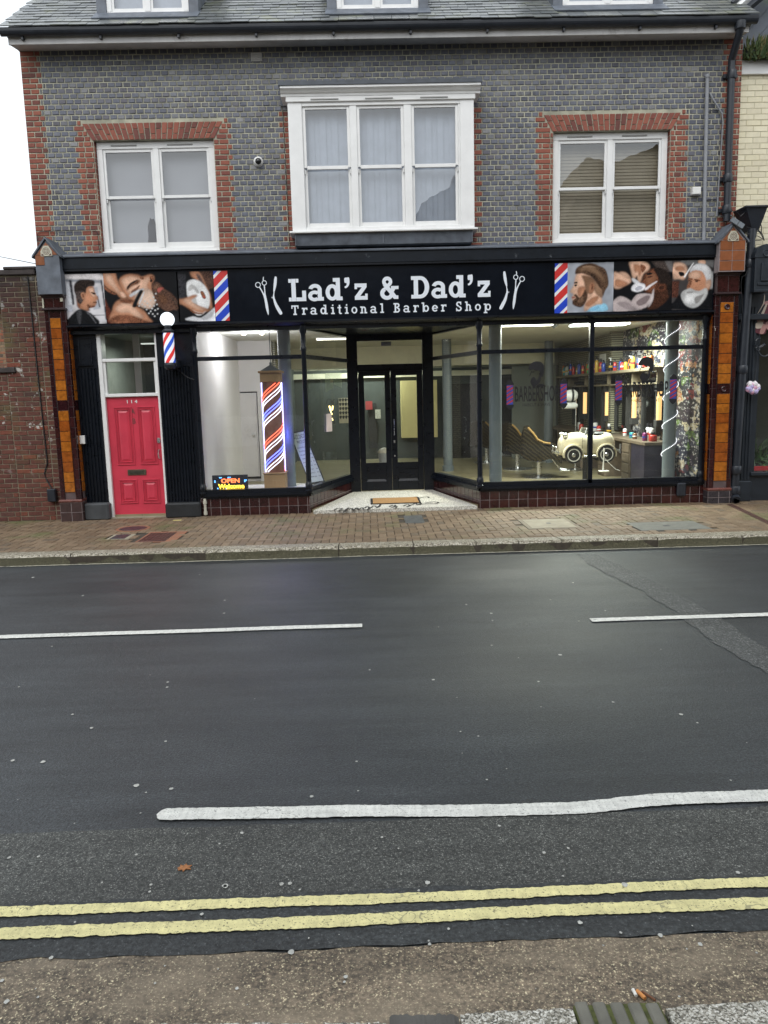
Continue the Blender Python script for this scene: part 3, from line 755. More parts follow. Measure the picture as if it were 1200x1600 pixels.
# ---- sash windows ----
def sash_window(x0, x1, z0, z1, Y, cols, meet, parent, blind, kind, gap=.085, vents=True, head=.10):
    w = empty('window', (0,0,0)); w.parent = parent; w.location = Vector(((x0+x1)/2, Y, z0)) - parent.location
    f = MB()
    f.box(x0, x1, Y, Y+.09, z1-head, z1, 0, .006); f.box(x0, x1, Y-.0, Y+.09, z0, z0+.06, 0, .004)
    f.box(x0-.03, x1+.03, Y-.045, Y+.02, z0-.03, z0+.012, 0, .005)
    n = cols; sw = (x1-x0-gap*(n+1))/n; edges = []
    for i in range(n+1):
        a = x0+i*(sw+gap); f.box(a, a+gap, Y+.001, Y+.089, z0+.06, z1-head, 0, .004)
        if i < n: edges.append((a+gap, a+gap+sw))
    for a, b in edges:   # upper sash in front, lower behind
        s = .038
        f.box(a, a+s, Y+.018, Y+.05, meet-.02, z1-head, 0, .004); f.box(b-s, b, Y+.018, Y+.05, meet-.02, z1-head, 0, .004)
        f.box(a+s, b-s, Y+.019, Y+.049, z1-head-.045, z1-head, 0, .004)
        f.box(a+s, b-s, Y+.014, Y+.054, meet-.022, meet+.022, 0, .004)
        f.box(a, a+s+.006, Y+.056, Y+.085, z0+.06, meet-.024, 0, .004); f.box(b-s-.006, b, Y+.056, Y+.085, z0+.06, meet-.024, 0, .004)
        f.box(a+s, b-s, Y+.057, Y+.084, z0+.06, z0+.15, 0, .004)
        f.box(a+.004, a+.02, Y+.02, Y+.05, meet-.075, meet-.022, 0, .004); f.box(b-.02, b-.004, Y+.02, Y+.05, meet-.075, meet-.022, 0, .004)
    f.build('window_frame', m_white, w)
    gl = MB()
    for a, b in edges:
        gl.quad((a+.03, Y+.034, meet), (b-.03, Y+.034, meet), (b-.03, Y+.036, z1-head-.03), (a+.03, Y+.036, z1-head-.03))
        gl.quad((a+.03, Y+.070, z0+.13), (b-.03, Y+.070, z0+.13), (b-.03, Y+.071, meet), (a+.03, Y+.071, meet))
    gl.split_build('glass', m_glassup, w, gap=.01)
    if vents:
        v = MB()
        for a, b in edges:
            c = (a+b)/2-.05; v.box(c-.19, c+.19, Y-.012, Y-.001, z1-head*.62, z1-head*.62+.018, 0, .003)
        v.split_build('trickle_vent', pm('grey_vent', (.28,.28,.27), .5), w)
    bl = MB()
    if kind == 'slat':
        z = z0+.05
        while z < z1: bl.add([(x0+.05,Y+.16,z),(x1-.05,Y+.16,z),(x1-.05,Y+.170,z+.049),(x0+.05,Y+.170,z+.049),(x0+.05,Y+.165,z-.002),(x1-.05,Y+.165,z-.002)], [(0,1,2,3),(4,5,1,0)]); z += .048
    elif kind == 'vertical':
        x = x0+.05; k = 0
        while x < x1: bl.box(x, x+.086, Y+.16+.012*(k%2), Y+.164+.012*(k%2), z0+.05, z1-.05); x += .083; k += 1
    else:
        bl.box(x0+.03, x1-.03, Y+.16, Y+.165, z0+.05, z1-.05)
    bl.build('blind', blind, w)
    return w
m_roller = pm('grey_roller_blind', (.37,.36,.37), .8, .05, 3)
m_tanslat = pm('tan_wooden_slats', (.40,.335,.235), .55, .1, 6)
m_vert = pm('pale_blue_vertical_blind', (.52,.55,.61), .8, .08, 5)
sash_window(WX[0][0]+.01, WX[0][1]-.01, 4.15, 5.735, BY+.075, 2, 4.95, B, m_roller, 'plain')
sash_window(WX[1][0]+.01, WX[1][1]-.01, 4.15, 5.735, BY+.075, 2, 4.94, B, m_tanslat, 'slat')
# ---- oriel window ----
OY = 11.8
bay = empty('bay_window', (0,0,0)); bay.parent = B; bay.location = Vector((.31, OY, 4.1)) - B.location
f = MB(); x0, x1 = -1.02, 1.66
f.box(x0, x0+.20, OY, OY+.06, 4.32, 6.15, 0, .004); f.box(x1-.20, x1, OY, OY+.06, 4.32, 6.15, 0, .004)
f.box(x0, x0+.05, OY+.06, BY, 4.32, 6.15); f.box(x1-.05, x1, OY+.06, BY, 4.32, 6.15)
f.box(x0-.045, x1+.045, OY-.05, BY, 4.285, 4.315, 0, .006)
f.box(x0-.02, x1+.02, OY-.025, BY, 6.09, 6.16, 0, .005)
f.build('frame', m_white, bay)
c = MB()   # cornice mouldings
prof = [(BY,6.16),(OY-.03,6.16),(OY-.035,6.19),(OY-.055,6.20),(OY-.075,6.225),(OY-.11,6.245),(OY-.11,6.275),(BY,6.275)]
c.prism(prof, x0-.09, x1+.09); c.build('cornice', m_white, bay)
c = MB(); c.prism([(BY,6.277),(OY-.125,6.277),(OY-.125,6.33),(BY,6.42)], x0-.11, x1+.11); c.box(x0-.13, x0-.02, BY-.03, BY-.008, 6.16, 6.30)
c.build('lead_top', m_leaddark, bay)
c = MB(); c.prism([(BY,4.28),(OY+.0,4.28),(OY+.03,4.12),(OY+.09,4.10),(BY,4.10)], x0+.045, x1-.045)
c.box(.30, .315, OY-.004, OY+.02, 4.13, 4.28); c.box(x0+.03, x0+.045, OY-.002, BY, 4.12, 4.28); c.box(x1-.045, x1-.03, OY-.002, BY, 4.12, 4.28)
c.build('lead_base', m_lead, bay)
def bay_sashes():
    # three double-hung lights
    f = MB(); gl = MB(); v = MB(); bl = MB()
    z0, z1, meet = 4.32, 6.085, 5.205
    E = [(-.815,-.135), (-.035,.645), (.755,1.435)]
    st = [x0+.2] + [e for p in E for e in p] + [x1-.2]
    for i in range(0, len(st), 2):
        if st[i+1]-st[i] > .005: f.box(st[i], st[i+1], OY+.012, OY+.10, z0, z1+.005, 0, .004)
    f.box(x0+.2, x1-.2, OY+.005, OY+.10, z0, z0+.05, 0, .004); f.box(x0+.2, x1-.2, OY+.004, OY+.10, z1-.045, z1+.005, 0, .004)
    for a, b in E:
        s = .042
        f.box(a, a+s, OY+.03, OY+.06, meet, z1-.045, 0, .004); f.box(b-s, b, OY+.03, OY+.06, meet, z1-.045, 0, .004)
        f.box(a+s, b-s, OY+.031, OY+.059, z1-.085, z1-.045, 0, .004); f.box(a+s, b-s, OY+.026, OY+.064, meet-.025, meet+.025, 0, .004)
        f.box(a, a+s, OY+.066, OY+.095, z0+.05, meet-.02, 0, .004); f.box(b-s, b, OY+.066, OY+.095, z0+.05, meet-.02, 0, .004)
        f.box(a+s, b-s, OY+.067, OY+.094, z0+.05, z0+.12, 0, .004)
        f.box(a+.003, a+.018, OY+.03, OY+.06, meet-.085, meet-.02, 0, .004); f.box(b-.018, b-.003, OY+.03, OY+.06, meet-.085, meet-.02, 0, .004)
        gl.quad((a+.03, OY+.045, meet), (b-.03, OY+.045, meet), (b-.03, OY+.046, z1-.06), (a+.03, OY+.046, z1-.06))
        gl.quad((a+.03, OY+.080, z0+.1), (b-.03, OY+.080, z0+.1), (b-.03, OY+.081, meet), (a+.03, OY+.081, meet))
        m_ = (a+b)/2; v.box(m_-.21, m_+.19, OY-.035, OY-.0255, 6.108, 6.126, 0, .003)
    x = x0+.1; k = 0
    while x < x1-.1: bl.box(x, x+.088, OY+.17+.014*(k%2), OY+.174+.014*(k%2), z0+.03, z1-.02); x += .086; k += 1
    f.build('sashes', m_white, bay); gl.split_build('glass', m_glassup, bay, gap=.01); v.split_build('trickle_vent', pm('grey_vent', (.28,.28,.27), .5), bay); bl.build('blind', m_vert, bay)
bay_sashes()

# ---- eaves ----
mb = MB(); mb.box(-4.905, 5.62, 11.80, 11.825, 6.92, 7.05, 0, .003)
mb.prism([(11.825,6.925),(11.825,6.94),(BY,6.99),(BY,6.975)], -4.895, 5.615)
mb.build('eaves_board', m_whitedirty, B)
mb = MB(); n = 10; pr = []
for i in range(n+1):
    a = pi+pi*i/n; pr.append((11.735+.06*cos(a), 7.075+.075*sin(a)))
pr = [(11.675,7.095)]+pr+[(11.80,7.095)]
mb.prism(pr[::-1], -4.97, 5.70)
x = -4.7
while x < 5.6: mb.box(x, x+.03, 11.74, 11.798, 6.96, 7.03); x += 1.09
mb.build('gutter', m_gutter, B)
# ---- roof of slates ----
PT = radians(36); RY0, RZ0 = 11.66, 7.09
def rp(s, h=0): return (RY0+s*cos(PT)-h*sin(PT), RZ0+s*sin(PT)+h*cos(PT))
mb = MB(); mb.prism([rp(.03,-.05), rp(6.2,-.05), (rp(6.2)[0], RZ0-.1), (11.9, RZ0-.1)], -4.92, 5.66)
y0, z0 = rp(6.2); mb.prism([(y0,z0-.04),(y0,RZ0-.1),(y0+5.2,RZ0-.1)], -4.92, 5.66)
mb.build('roof_deck', m_leaddark, B)
DORM = [(-3.75,-2.25), (-.44,1.07), (2.85,4.50)]
mb = MB(); r = random.Random(21); row = 0; s = 0
while s < 6.1:
    x = -5.0+(row % 2)*.125
    while x < 5.72:
        xa, xb = max(x, -4.97)+.003, min(x+.25, 5.70)-.003; x += .25
        if xb-xa < .03: continue
        if any(xa > a+.0 and xb < b-.0 for a, b in DORM) and s > .15: continue
        h0 = .018+r.uniform(0,.008); dz = r.uniform(-.006,.006); L0 = s+dz; L1 = s+.33
        a0 = rp(L0, h0); a1 = rp(L1, .004); b0 = rp(L0, h0-.012)
        mb.add([(xa,*a0),(xb,*a0),(xb,*a1),(xa,*a1),(xa,*b0),(xb,*b0)], [(0,1,2,3),(4,5,1,0),(4,0,3),(5,2,1)])
    s += .165; row += 1
mb.build('roof_slates', m_slate, B)
for i, (a, b) in enumerate(DORM):
    d = empty('dormer', (0,0,0)); d.parent = B; DY = 12.12; d.location = Vector(((a+b)/2, DY, 7.3))-B.location
    zb = 7.36
    wa, wb = a+.16, b-.16
    f = MB(); f.box(wa, wb, DY, DY+.08, zb+.03, zb+.11, 0, .004); f.box(wa, wa+.07, DY, DY+.08, zb+.11, zb+1.2, 0, .004); f.box(wb-.07, wb, DY, DY+.08, zb+.11, zb+1.2, 0, .004)
    c_ = (wa+wb)/2; f.box(c_-.04, c_+.04, DY-.003, DY+.08, zb+.11, zb+1.2, 0, .004); f.box(wa, wb, DY, DY+.08, zb+1.2, zb+1.3, 0, .004)
    f.box(wa-.04, wb+.04, DY-.06, DY+.01, zb-.005, zb+.03, 0, .006)
    for (p, q) in ((wa+.07, c_-.04), (c_+.04, wb-.07)):
        for (u0, u1, v0, v1) in ((p,p+.035,zb+.11,zb+1.2),(q-.035,q,zb+.11,zb+1.2),(p+.035,q-.035,zb+.11,zb+.16)): f.box(u0,u1,DY+.02,DY+.05,v0,v1)
    f.build('window_frame', m_white, d)
    MB().quad((wa+.05,DY+.04,zb+.1),(wb-.05,DY+.04,zb+.1),(wb-.05,DY+.04,zb+1.22),(wa+.05,DY+.04,zb+1.22)).build('glass', m_glassup, d)
    MB().box(wa+.03,wb-.03,DY+.14,DY+.145,zb,zb+1.22).build('blind', m_vert, d)
    ck = MB(); ck.box(a+.02, wa, DY-.02, DY+.06, 7.30, zb+1.4, 0, .004); ck.box(wb, b-.02, DY-.02, DY+.06, 7.30, zb+1.4, 0, .004)
    ck.box(a+.02, a+.06, DY+.06, DY+2.2, 7.2, zb+1.4); ck.box(b-.06, b-.02, DY+.06, DY+2.2, 7.2, zb+1.4)
    ck.box(wa, wb, DY-.03, DY+.06, 7.28, zb-.006, 0, .004); ck.prism([rp(.30,.03), rp(.62,.03), rp(.62,.01), rp(.30,.01)], a, b)
    ck.build('lead_cheeks', m_lead, d)
    rf = MB(); rf.box(a-.12, b+.12, DY-.14, DY+2.4, zb+1.4, zb+1.5); rf.build('flat_roof', m_leaddark, d)

# ---- right hand downpipe, conduit, vent, camera ----
mb = MB(); px_ = 5.47
mb.tube([(px_-.01,11.72,7.02),(px_-.01,11.74,6.90),(px_+.03,12.04,6.66),(px_+.035,12.05,6.5),(px_+.055,12.05,4.38)], .052, 0, 14)
for z in (6.45, 5.0, 4.55): mb.lathe([(.062,-.06),(.066,-.05),(.066,.05),(.062,.06)], (px_+.045,12.05,z), 0, 16); mb.box(px_-.06, px_+.15, 12.09, BY-.005, z-.025, z+.025)
mb.lathe([(.07,0),(.075,.02),(.075,.10),(.06,.11)], (px_-.01,11.73,6.93), 0, 16)
mb.build('downpipe', m_gutter, B, smooth=True)
mb = MB(); mb.tube([(5.17,12.10,6.47),(5.205,12.10,4.10)], .028, 0, 10); mb.lathe([(.035,0),(.04,.03),(.03,.05)], (5.17,12.10,6.43),0,10)
mb.tube([(5.22,12.10,6.22),(5.27,12.10,6.13),(5.42,12.10,5.92),(5.425,12.10,5.8),(5.395,12.10,4.47),(5.62,12.10,4.47)], .014, 0, 8)
mb.build('conduit_pipe', m_pipe, B, smooth=True)
cw = MB(); cw.tube([(5.18,12.12,4.70),(5.28,12.125,4.72),(5.38,12.125,4.72)], .006); cw.tube([(5.23,12.12,5.98),(5.36,12.125,5.98),(5.41,12.12,6.0)], .006)
cw.tube([(-4.87,12.12,4.13),(-4.87,12.12,4.42),(-4.83,12.12,4.46),(-4.0,12.12,4.47),(-3.97,12.12,4.42),(-3.96,12.12,4.12)], .005)
cw.tube([(-1.12,12.12,6.15),(-1.10,12.12,4.12)], .005); cw.split_build('wall_cable', m_cable, B)
mb = MB(); mb.box(4.99,5.12,12.05,BY-.005,4.78,4.89,0,.01); mb.build('junction_box', m_plasticwhite, B)
mb = MB(); mb.box(-1.55,-1.39,12.12,BY-.003,6.78,6.90,0,.004)
for k in range(4): mb.box(-1.54,-1.40,12.105,12.125,6.795+k*.025,6.805+k*.025)
mb.build('air_vent', pm('stone_vent', (.45,.44,.42), .7), B)
sc_ = empty('security_camera', (-1.515,12.14,5.39), 'round white dome security camera on the brickwork left of the bay window', 'camera')
mb = MB(); mb.lathe([(.001,-.075),(.03,-.072),(.055,-.055),(.068,-.03),(.075,-.012),(.075,0)], (-1.515,12.137,5.39), 0, 24, axis='y'); mb.build('housing', m_plasticwhite, sc_, smooth=True)
mb = MB(); mb.lathe([(.001,-.088),(.02,-.086),(.036,-.078),(.046,-.064),(.046,-.05)], (-1.51,12.137,5.385), 0, 24, axis='y'); mb.build('lens_dome', pm('dark_dome', (.01,.01,.012), .08), sc_, smooth=True)

# ================================================================== SHOPFRONT
SHZ = 2.97     # head of the glazing
# lead flashing + cornice board over the sign
mb = MB(); mb.prism([(BY,4.10),(BY,4.14),(11.84,4.06),(11.815,4.03),(11.84,4.03)], -4.44, 5.30); mb.build('lead_flashing', m_lead, B)
mb = MB(); mb.prism([(BY,4.10),(11.84,4.045),(11.84,3.865),(11.87,3.855),(11.87,3.84),(11.89,3.83),(BY,3.83)], -4.45, 5.30)
mb.build('cornice_board', m_blackpeel, B)
mb = MB(); mb.box(-4.45, 5.30, 11.82, 11.838, 4.022, 4.043, 0, .004); mb.box(-4.45, 5.30, 11.85, 11.868, 3.83, 3.865, 0, .005)
mb.prism([(BY,2.985),(11.93,2.985),(11.87,3.01),(11.84,3.03),(11.84,3.055),(BY,3.065)], -4.45, 5.30)
mb.box(-4.45, 5.30, 11.96, BY, 2.93, 2.985)
mb.build('fascia_moulding', m_black, B)
# ---- pilasters ----
def pilaster(xa, xb, side, base):
    p = empty('pilaster', (0,0,0)); p.parent = B; p.location = Vector(((xa+xb)/2, 11.85, PZ))-B.location
    PY = 11.85; zt = 3.28; zb = .43 if side > 0 else .33
    body = MB(); body.box(xa, xb, PY, BY+.1, zb, zt)
    body.build('core', m_dgrout, p)
    t = MB(); cx0, cx1 = xa+.075, xb-.075
    course(t, xa, cx0-.006, zb, zt, PY, 1, .155, .006, None, 0, .008, .0004, inset=.003)
    course(t, cx1+.006, xb, zb, zt, PY, 1, .155, .006, None, 0, .008, .0004, inset=.003)
    course(t, cx0, cx1, zt-.11, zt, PY, 1, .11, .006, None, 0, .006, .0004, inset=.003)
    zm = 1.80
    course(t, cx0, cx1, zm, zm+.15, PY, 1, .15, .006, None, 0, .006, .0004, inset=.003)
    # raised beads
    for x in (cx0-.012, cx1+.002): t.box(x, x+.010, PY-.016, PY, zb, zt-.02, 0, .003)
    xs_ = xb if side > 0 else xa; ax = '+y' if side > 0 else '-y'
    course(t, PY, PY+.065, zb, zt, xs_, 1, .155, .006, None, 0, .008, .0004, axis=ax, inset=.003)
    course(t, PY+.21, BY+.05, zb, zt, xs_, 1, .155, .006, None, 0, .008, .0004, axis=ax, inset=.003)
    course(t, PY+.068, PY+.207, zm, zm+.15, xs_, 1, .15, .006, None, 0, .006, .0004, axis=ax, inset=.003)
    t.build('oxblood_tiles', m_oxblood, p)
    o = MB()
    for (za, zc) in ((zb+.12, zm), (zm+.15, zt-.11)):
        course(o, cx0, cx1, za, zc, PY, 1, .158, .005, None, 0, .012, .0006, inset=.003)
        course(o, PY+.068, PY+.207, za, zc, xs_, 1, .158, .005, None, 0, .010, .0006, axis=ax, inset=.003)
    course(t, cx0, cx1, zb, zb+.12, PY, 1, .12, .006, None, 0, .006, .0004, inset=.003)
    o.split_build('orange_tiles', m_orange, p)
    for z in ([] if side > 0 else [3.10, 1.87]):
        k = MB(); k.lathe([(.028,-.010),(.036,-.016),(.044,-.010),(.044,0)], ((xa+xb)/2+.0, PY-.008, z), 0, 20, axis='y'); k.build('tile_boss', m_oxblood, p, smooth=True)
    # base block
    bm = MB(); bm.box(xa-.012, xb+.012, PY-.03, BY+.05, PZ-.02, zb-.03)
    bm.prism([(BY,zb-.03),(PY-.04,zb-.03),(PY-.045,zb-.01),(PY-.02,zb+.012),(BY,zb+.012)], xa-.02, xb+.02, 1); bm.build('base', [m_grout, pm('brown_glazed_moulding', (.13,.045,.035), .25, .3, 20)], p)
    bt = MB(); course(bt, xa-.012, xb+.012, PZ-.01, zb-.035, PY-.03, .17, (zb-.025-PZ)/2, .008, None, 0, .006, .0004, inset=.003)
    course(bt, PY-.03, BY, PZ-.01, zb-.035, xs_+(.012 if side > 0 else -.012), .17, (zb-.025-PZ)/2, .008, None, 0, .006, .0004, axis=ax, inset=.003)
    bt.build('base_tiles', base, p)
    # neck and console cap with little gable
    n1 = 3.50 if side > 0 else 3.60; ct = 4.05; CY = 11.74
    nk = MB(); nk.box(xa+.01, xb-.01, PY-.02, BY, zt+.03, n1-.04); nk.box(xa-.02, xb+.02, PY-.05, BY, zt, zt+.03, 1, .006)
    nk.prism([(BY,n1-.04),(PY-.03,n1-.04),(PY-.05,n1-.02),(CY+.02,n1),(BY,n1)], xa-.01, xb+.01, 1); nk.build('neck', [m_dgrout, pm('dark_brown_moulding', (.035,.02,.022), .3, .3, 20)], p)
    nt_ = MB(); course(nt_, xa+.01, xb-.01, zt+.035, n1-.045, PY-.02, (xb-xa)/2-.01, .5, .006, None, 0, .006, .0004, inset=.003); nt_.build('neck_tiles', m_oxblood, p)
    cp = MB(); cp.box(xa-.02, xb+.02, CY, BY+.05, n1, ct)
    xm = (xa+xb)/2; ap = 4.26
    cp.poly([(xa-.02, ct), (xb+.02, ct), (xm, ap)], BY, BY-CY)
    cp.build('console', m_lead if side > 0 else m_grout, p)
    st = MB(); 
    for sx in (-1, 1):
        e = xm+sx*((xb-xa)/2+.055)
        vs = [(xm,CY-.03,ap+.045),(e,CY-.03,ct-.01),(e,BY+.05,ct-.01),(xm,BY+.05,ap+.045),(xm,CY-.03,ap+.015),(e,CY-.03,ct-.04),(e,BY+.05,ct-.04),(xm,BY+.05,ap+.015)]
        st.add(vs, [(0,1,2,3),(4,5,6,7),(0,1,5,4),(1,2,6,5),(2,3,7,6)])
    st.build('gable_roof', m_lead, p)
    if side < 0:
        bt = MB(); course(bt, xa-.012, xb+.012, n1+.01, ct-.0, CY, (xb-xa+.024)/2, .147, .007, None, 0, .006, .0003, inset=.003)
        vs = [(xa+.02, CY-.007, ct+.003), (xb-.02, CY-.007, ct+.003), (xm, CY-.007, ap-.03)]; bt.add(vs, [(0,1,2)])
        bt.build('brown_tiles', m_browntile, p)
    else:
        bt = MB(); bt.box(xa-.015, xa+.115, CY-.010, CY, 3.91, ct-.002, 0, .003); bt.add([(xa+.0, CY-.007, ct+.003), (xb-.0, CY-.007, ct+.003), (xm, CY-.007, ap-.03)], [(0,1,2)])
        bt.build('brown_tiles', m_browntile, p)
        ch = MB(); ch.box(xa+.0, xa+.02, PY-.045, PY-.02, zt+.03, n1-.05); ch.box(xb-.045, xb-.01, PY-.045, PY-.02, zt+.12, n1-.05); ch.build('pale_corner_tile', pm('cream_glaze', (.5,.48,.38), .3), p)
    # rosette tile
    m_cr = pm('cream_glaze', (.5,.48,.38), .3); m_rs = pm('dark_rosette_glaze', (.12,.06,.05), .3)
    sh = 1 if side < 0 else 1
    rs = MB(); w = .082; zc = ct+.055
    rs.poly([(xm-w,zc-.07),(xm+w,zc-.07),(xm+w,zc+.0),(xm+w*.45,zc+.075),(xm-w*.45,zc+.075),(xm-w,zc+.0)], CY-.008, .006)
    rs.build('rosette_tile', m_cr, p)
    r2 = MB()
    for k in range(8):
        a = k*pi/4; cx, cz = xm+.027*cos(a), zc+.027*sin(a); r2.poly([(cx+.008*cos(b), cz+.008*sin(b)) for b in [i*pi/4 for i in range(8)]], CY-.0142, .001)
    r2.poly([(xm+.008*cos(b), zc+.008*sin(b)) for b in [i*pi/4 for i in range(8)]], CY-.0142, .001)
    for sx in (-1,1): r2.poly([(xm+sx*w*.9,zc-.062),(xm+sx*w*.35,zc-.062),(xm+sx*w*.8,zc-.03)][::sx], CY-.0142, .001)
    n = 20
    ring = []
    for i in range(n):
        a0, a1 = 2*pi*i/n, 2*pi*(i+1)/n
        r2.poly([(xm+.043*cos(a0),zc+.043*sin(a0)),(xm+.050*cos(a0),zc+.050*sin(a0)),(xm+.050*cos(a1),zc+.050*sin(a1)),(xm+.043*cos(a1),zc+.043*sin(a1))], CY-.0142, .001)
    r2.build('rosette', m_rs, p)
pilaster(-4.76, -4.45, 1, pm('worn_brown_base', (.045,.022,.020), .5, .35, 14, .3))
pilaster(5.31, 5.665, -1, pm('black_base_tile', (.035,.03,.035), .3, .4, 14, .2))

# ---- left doorway: fluted panels, plinths, white frame, red door ----
DY0 = 12.03
mb = MB()
def fluted(x0, x1, z0, z1, Y, n):
    mb.box(x0, x1, Y+.02, BY+.1, z0-.05, SHZ+.05)
    w = (x1-x0)/n
    for i in range(n):
        c = x0+w*(i+.5); pts = [(c-w*.42, 0), (c-w*.2, .018), (c+w*.2, .018), (c+w*.42, 0)]
        mb.add([(x, Y+.02-d, z) for z in (z0, z1) for x, d in pts], [(0,1,5,4),(1,2,6,5),(2,3,7,6),(4,5,6,7)])
fluted(-4.45, -4.09, .36, 2.42, DY0-.01, 7); fluted(-3.185, -2.66, .33, 2.42, DY0-.01, 11)
mb.box(-4.45, -4.09, DY0-.0, DY0+.02, 2.42, 2.96, 0, .004); mb.box(-3.185, -2.66, DY0-.0, DY0+.02, 2.42, 2.96, 0, .004)
for (a, b) in ((-4.37,-4.17),):
    for (u0,u1,v0,v1) in ((a,b,2.49,2.51),(a,b,2.87,2.89),(a,a+.02,2.51,2.87),(b-.02,b,2.51,2.87)): mb.box(u0,u1,DY0-.018,DY0,v0,v1,0,.004)
mb.box(-4.38,-4.16,DY0-.035,DY0,2.465,2.485,0,.004)
for i in range(10): mb.box(-3.16+i*.048, -3.145+i*.048, DY0-.01, DY0+.0, .38, .40)
mb.split_build('fluted_panelling', m_black, B)
mb = MB(); mb.box(-4.448, -4.06, 11.90, BY, PZ-.01, .36, 0, .025); mb.build('plinth', m_plinth, B)['label'] = 'grey painted plinth block'
mb = MB(); mb.box(-3.19, -2.64, 11.90, BY, PZ-.01, .33, 0, .025); mb.build('plinth', pm('black_painted_plinth', (.014,.016,.018), .55, .3, 6, .3), B)['label'] = 'black painted plinth block'
mb = MB(); X0, X1 = -4.09, -3.185; Y = DY0+.005
mb.box(X0, X0+.062, Y, BY+.1, PZ, 3.0, 0, .004); mb.box(X1-.03, X1, Y, BY+.1, PZ, 3.0, 0, .004)
for z in (2.96, 2.515, 1.985): mb.box(X0+.062, X1-.03, Y+.01, BY+.09, z, z+.05, 0, .006)
mb.box(X0+.062, X0+.10, Y+.03, Y+.06, 2.035, 2.515); mb.box(X1-.07, X1-.03, Y+.03, Y+.06, 2.035, 2.515)
mb.build('door_frame', m_white, B)
mb = MB(); mb.quad((X0+.06,Y+.05,2.0),(X1-.03,Y+.05,2.0),(X1-.03,Y+.051,2.53),(X0+.06,Y+.051,2.53)); mb.quad((X0+.06,Y+.04,2.55),(X1-.03,Y+.04,2.55),(X1-.03,Y+.041,2.97),(X0+.06,Y+.041,2.97)); mb.split_build('fanlight_glass', m_glasssh, B)
# front door
D = empty('front_door', (0,0,0)); D.parent = B; D.location = Vector(((X0+X1)/2, Y+.06, PZ))-B.location
mb = MB(); xa, xb = X0+.064, X1-.032; FY = Y+.055
mb.box(xa, xb, FY, FY+.045, PZ+.005, 1.98)
def panel(a, b, z0, z1):
    for k, (ins, d, wd) in enumerate(((0,.014,.016),(.022,.008,.012),(.042,.016,.010))):
        p, q, u0, u1 = a+ins, b-ins, z0+ins, z1-ins
        mb.box(p,q,FY-d,FY+.001,u0,u0+wd,0,.003); mb.box(p,q,FY-d,FY+.001,u1-wd,u1,0,.003)
        mb.box(p,p+wd,FY-d+.0006,FY+.001,u0+wd*.5,u1-wd*.5,0,.003); mb.box(q-wd,q,FY-d+.0006,FY+.001,u0+wd*.5,u1-wd*.5,0,.003)
    p, q, u0, u1 = a+.055, b-.055, z0+.055, z1-.055; i = .035
    mb.add([(p,FY,u0),(q,FY,u0),(q,FY,u1),(p,FY,u1),(p+i,FY-.012,u0+i),(q-i,FY-.012,u0+i),(q-i,FY-.012,u1-i),(p+i,FY-.012,u1-i)], [(4,5,6,7),(0,1,5,4),(1,2,6,5),(2,3,7,6),(3,0,4,7)])
W_ = xb-xa
panel(xa+.10, xa+.38, .93, 1.83); panel(xa+.46, xb-.08, .93, 1.83)
panel(xa+.10, xa+.38, .32, .70); panel(xa+.46, xb-.08, .32, .70)
mb.build('door_leaf', m_pink, D)
lb = MB(); cx = (xa+xb)/2-.015; lb.box(cx-.145, cx+.145, FY-.012, FY, .765, .855, 0, .004); lb.build('letterbox', pm('aged_bronze', (.12,.10,.07), .4, .3, 20, metal=.6), D)
lf = MB(); lf.box(cx-.11, cx+.11, FY-.018, FY-.011, .785, .835, 0, .004); lf.build('flap', pm('flap_bronze', (.07,.065,.05), .4, .3, 20, metal=.6), D)
hd = MB(); hx = xb-.045; hd.tube([(hx,FY-.002,1.16),(hx-.01,FY-.035,1.15),(hx-.012,FY-.045,1.09),(hx-.01,FY-.035,1.03),(hx,FY-.002,1.02)], .009, 0, 8); hd.build('door_handle', m_chrome, D, smooth=True)
lk = MB(); lk.lathe([(.028,-.012),(.028,0)], (hx,FY,1.30),0,16,axis='y'); lk.box(hx-.02,hx+.02,FY-.02,FY,1.26,1.34,0,.004); lk.build('lock', m_chrome, D)
text_obj('door_number', '1 1 4', cx-.075, cx+.085, 1.885, 1.935, FY, m_plasticwhite, D, .004, .02)
text_obj('flat_letter', 'A', cx-.02, cx+.035, 1.72, 1.80, FY, pm('tarnished_letter', (.20,.09,.08), .35, .1, 9, 0, metal=.4), D, .005, .01)
text_obj('flat_letter', 'B', cx-.015, cx+.035, 1.57, 1.65, FY, MATS['tarnished_letter'], D, .005, .01)
mb = MB(); mb.box(-4.10,-3.18,11.99,BY,PZ-.02,PZ+.015); mb.build('threshold', m_conc, B)
mb = MB(); mb.box(-4.44,-4.36,11.955,DY0+.02,1.28,1.41,0,.008); mb.build('entry_keypad', m_plasticwhite, B); mb = MB(); mb.box(-4.36,-4.345,11.97,DY0+.02,1.28,1.41); mb.build('keypad_housing', m_gutter, B)

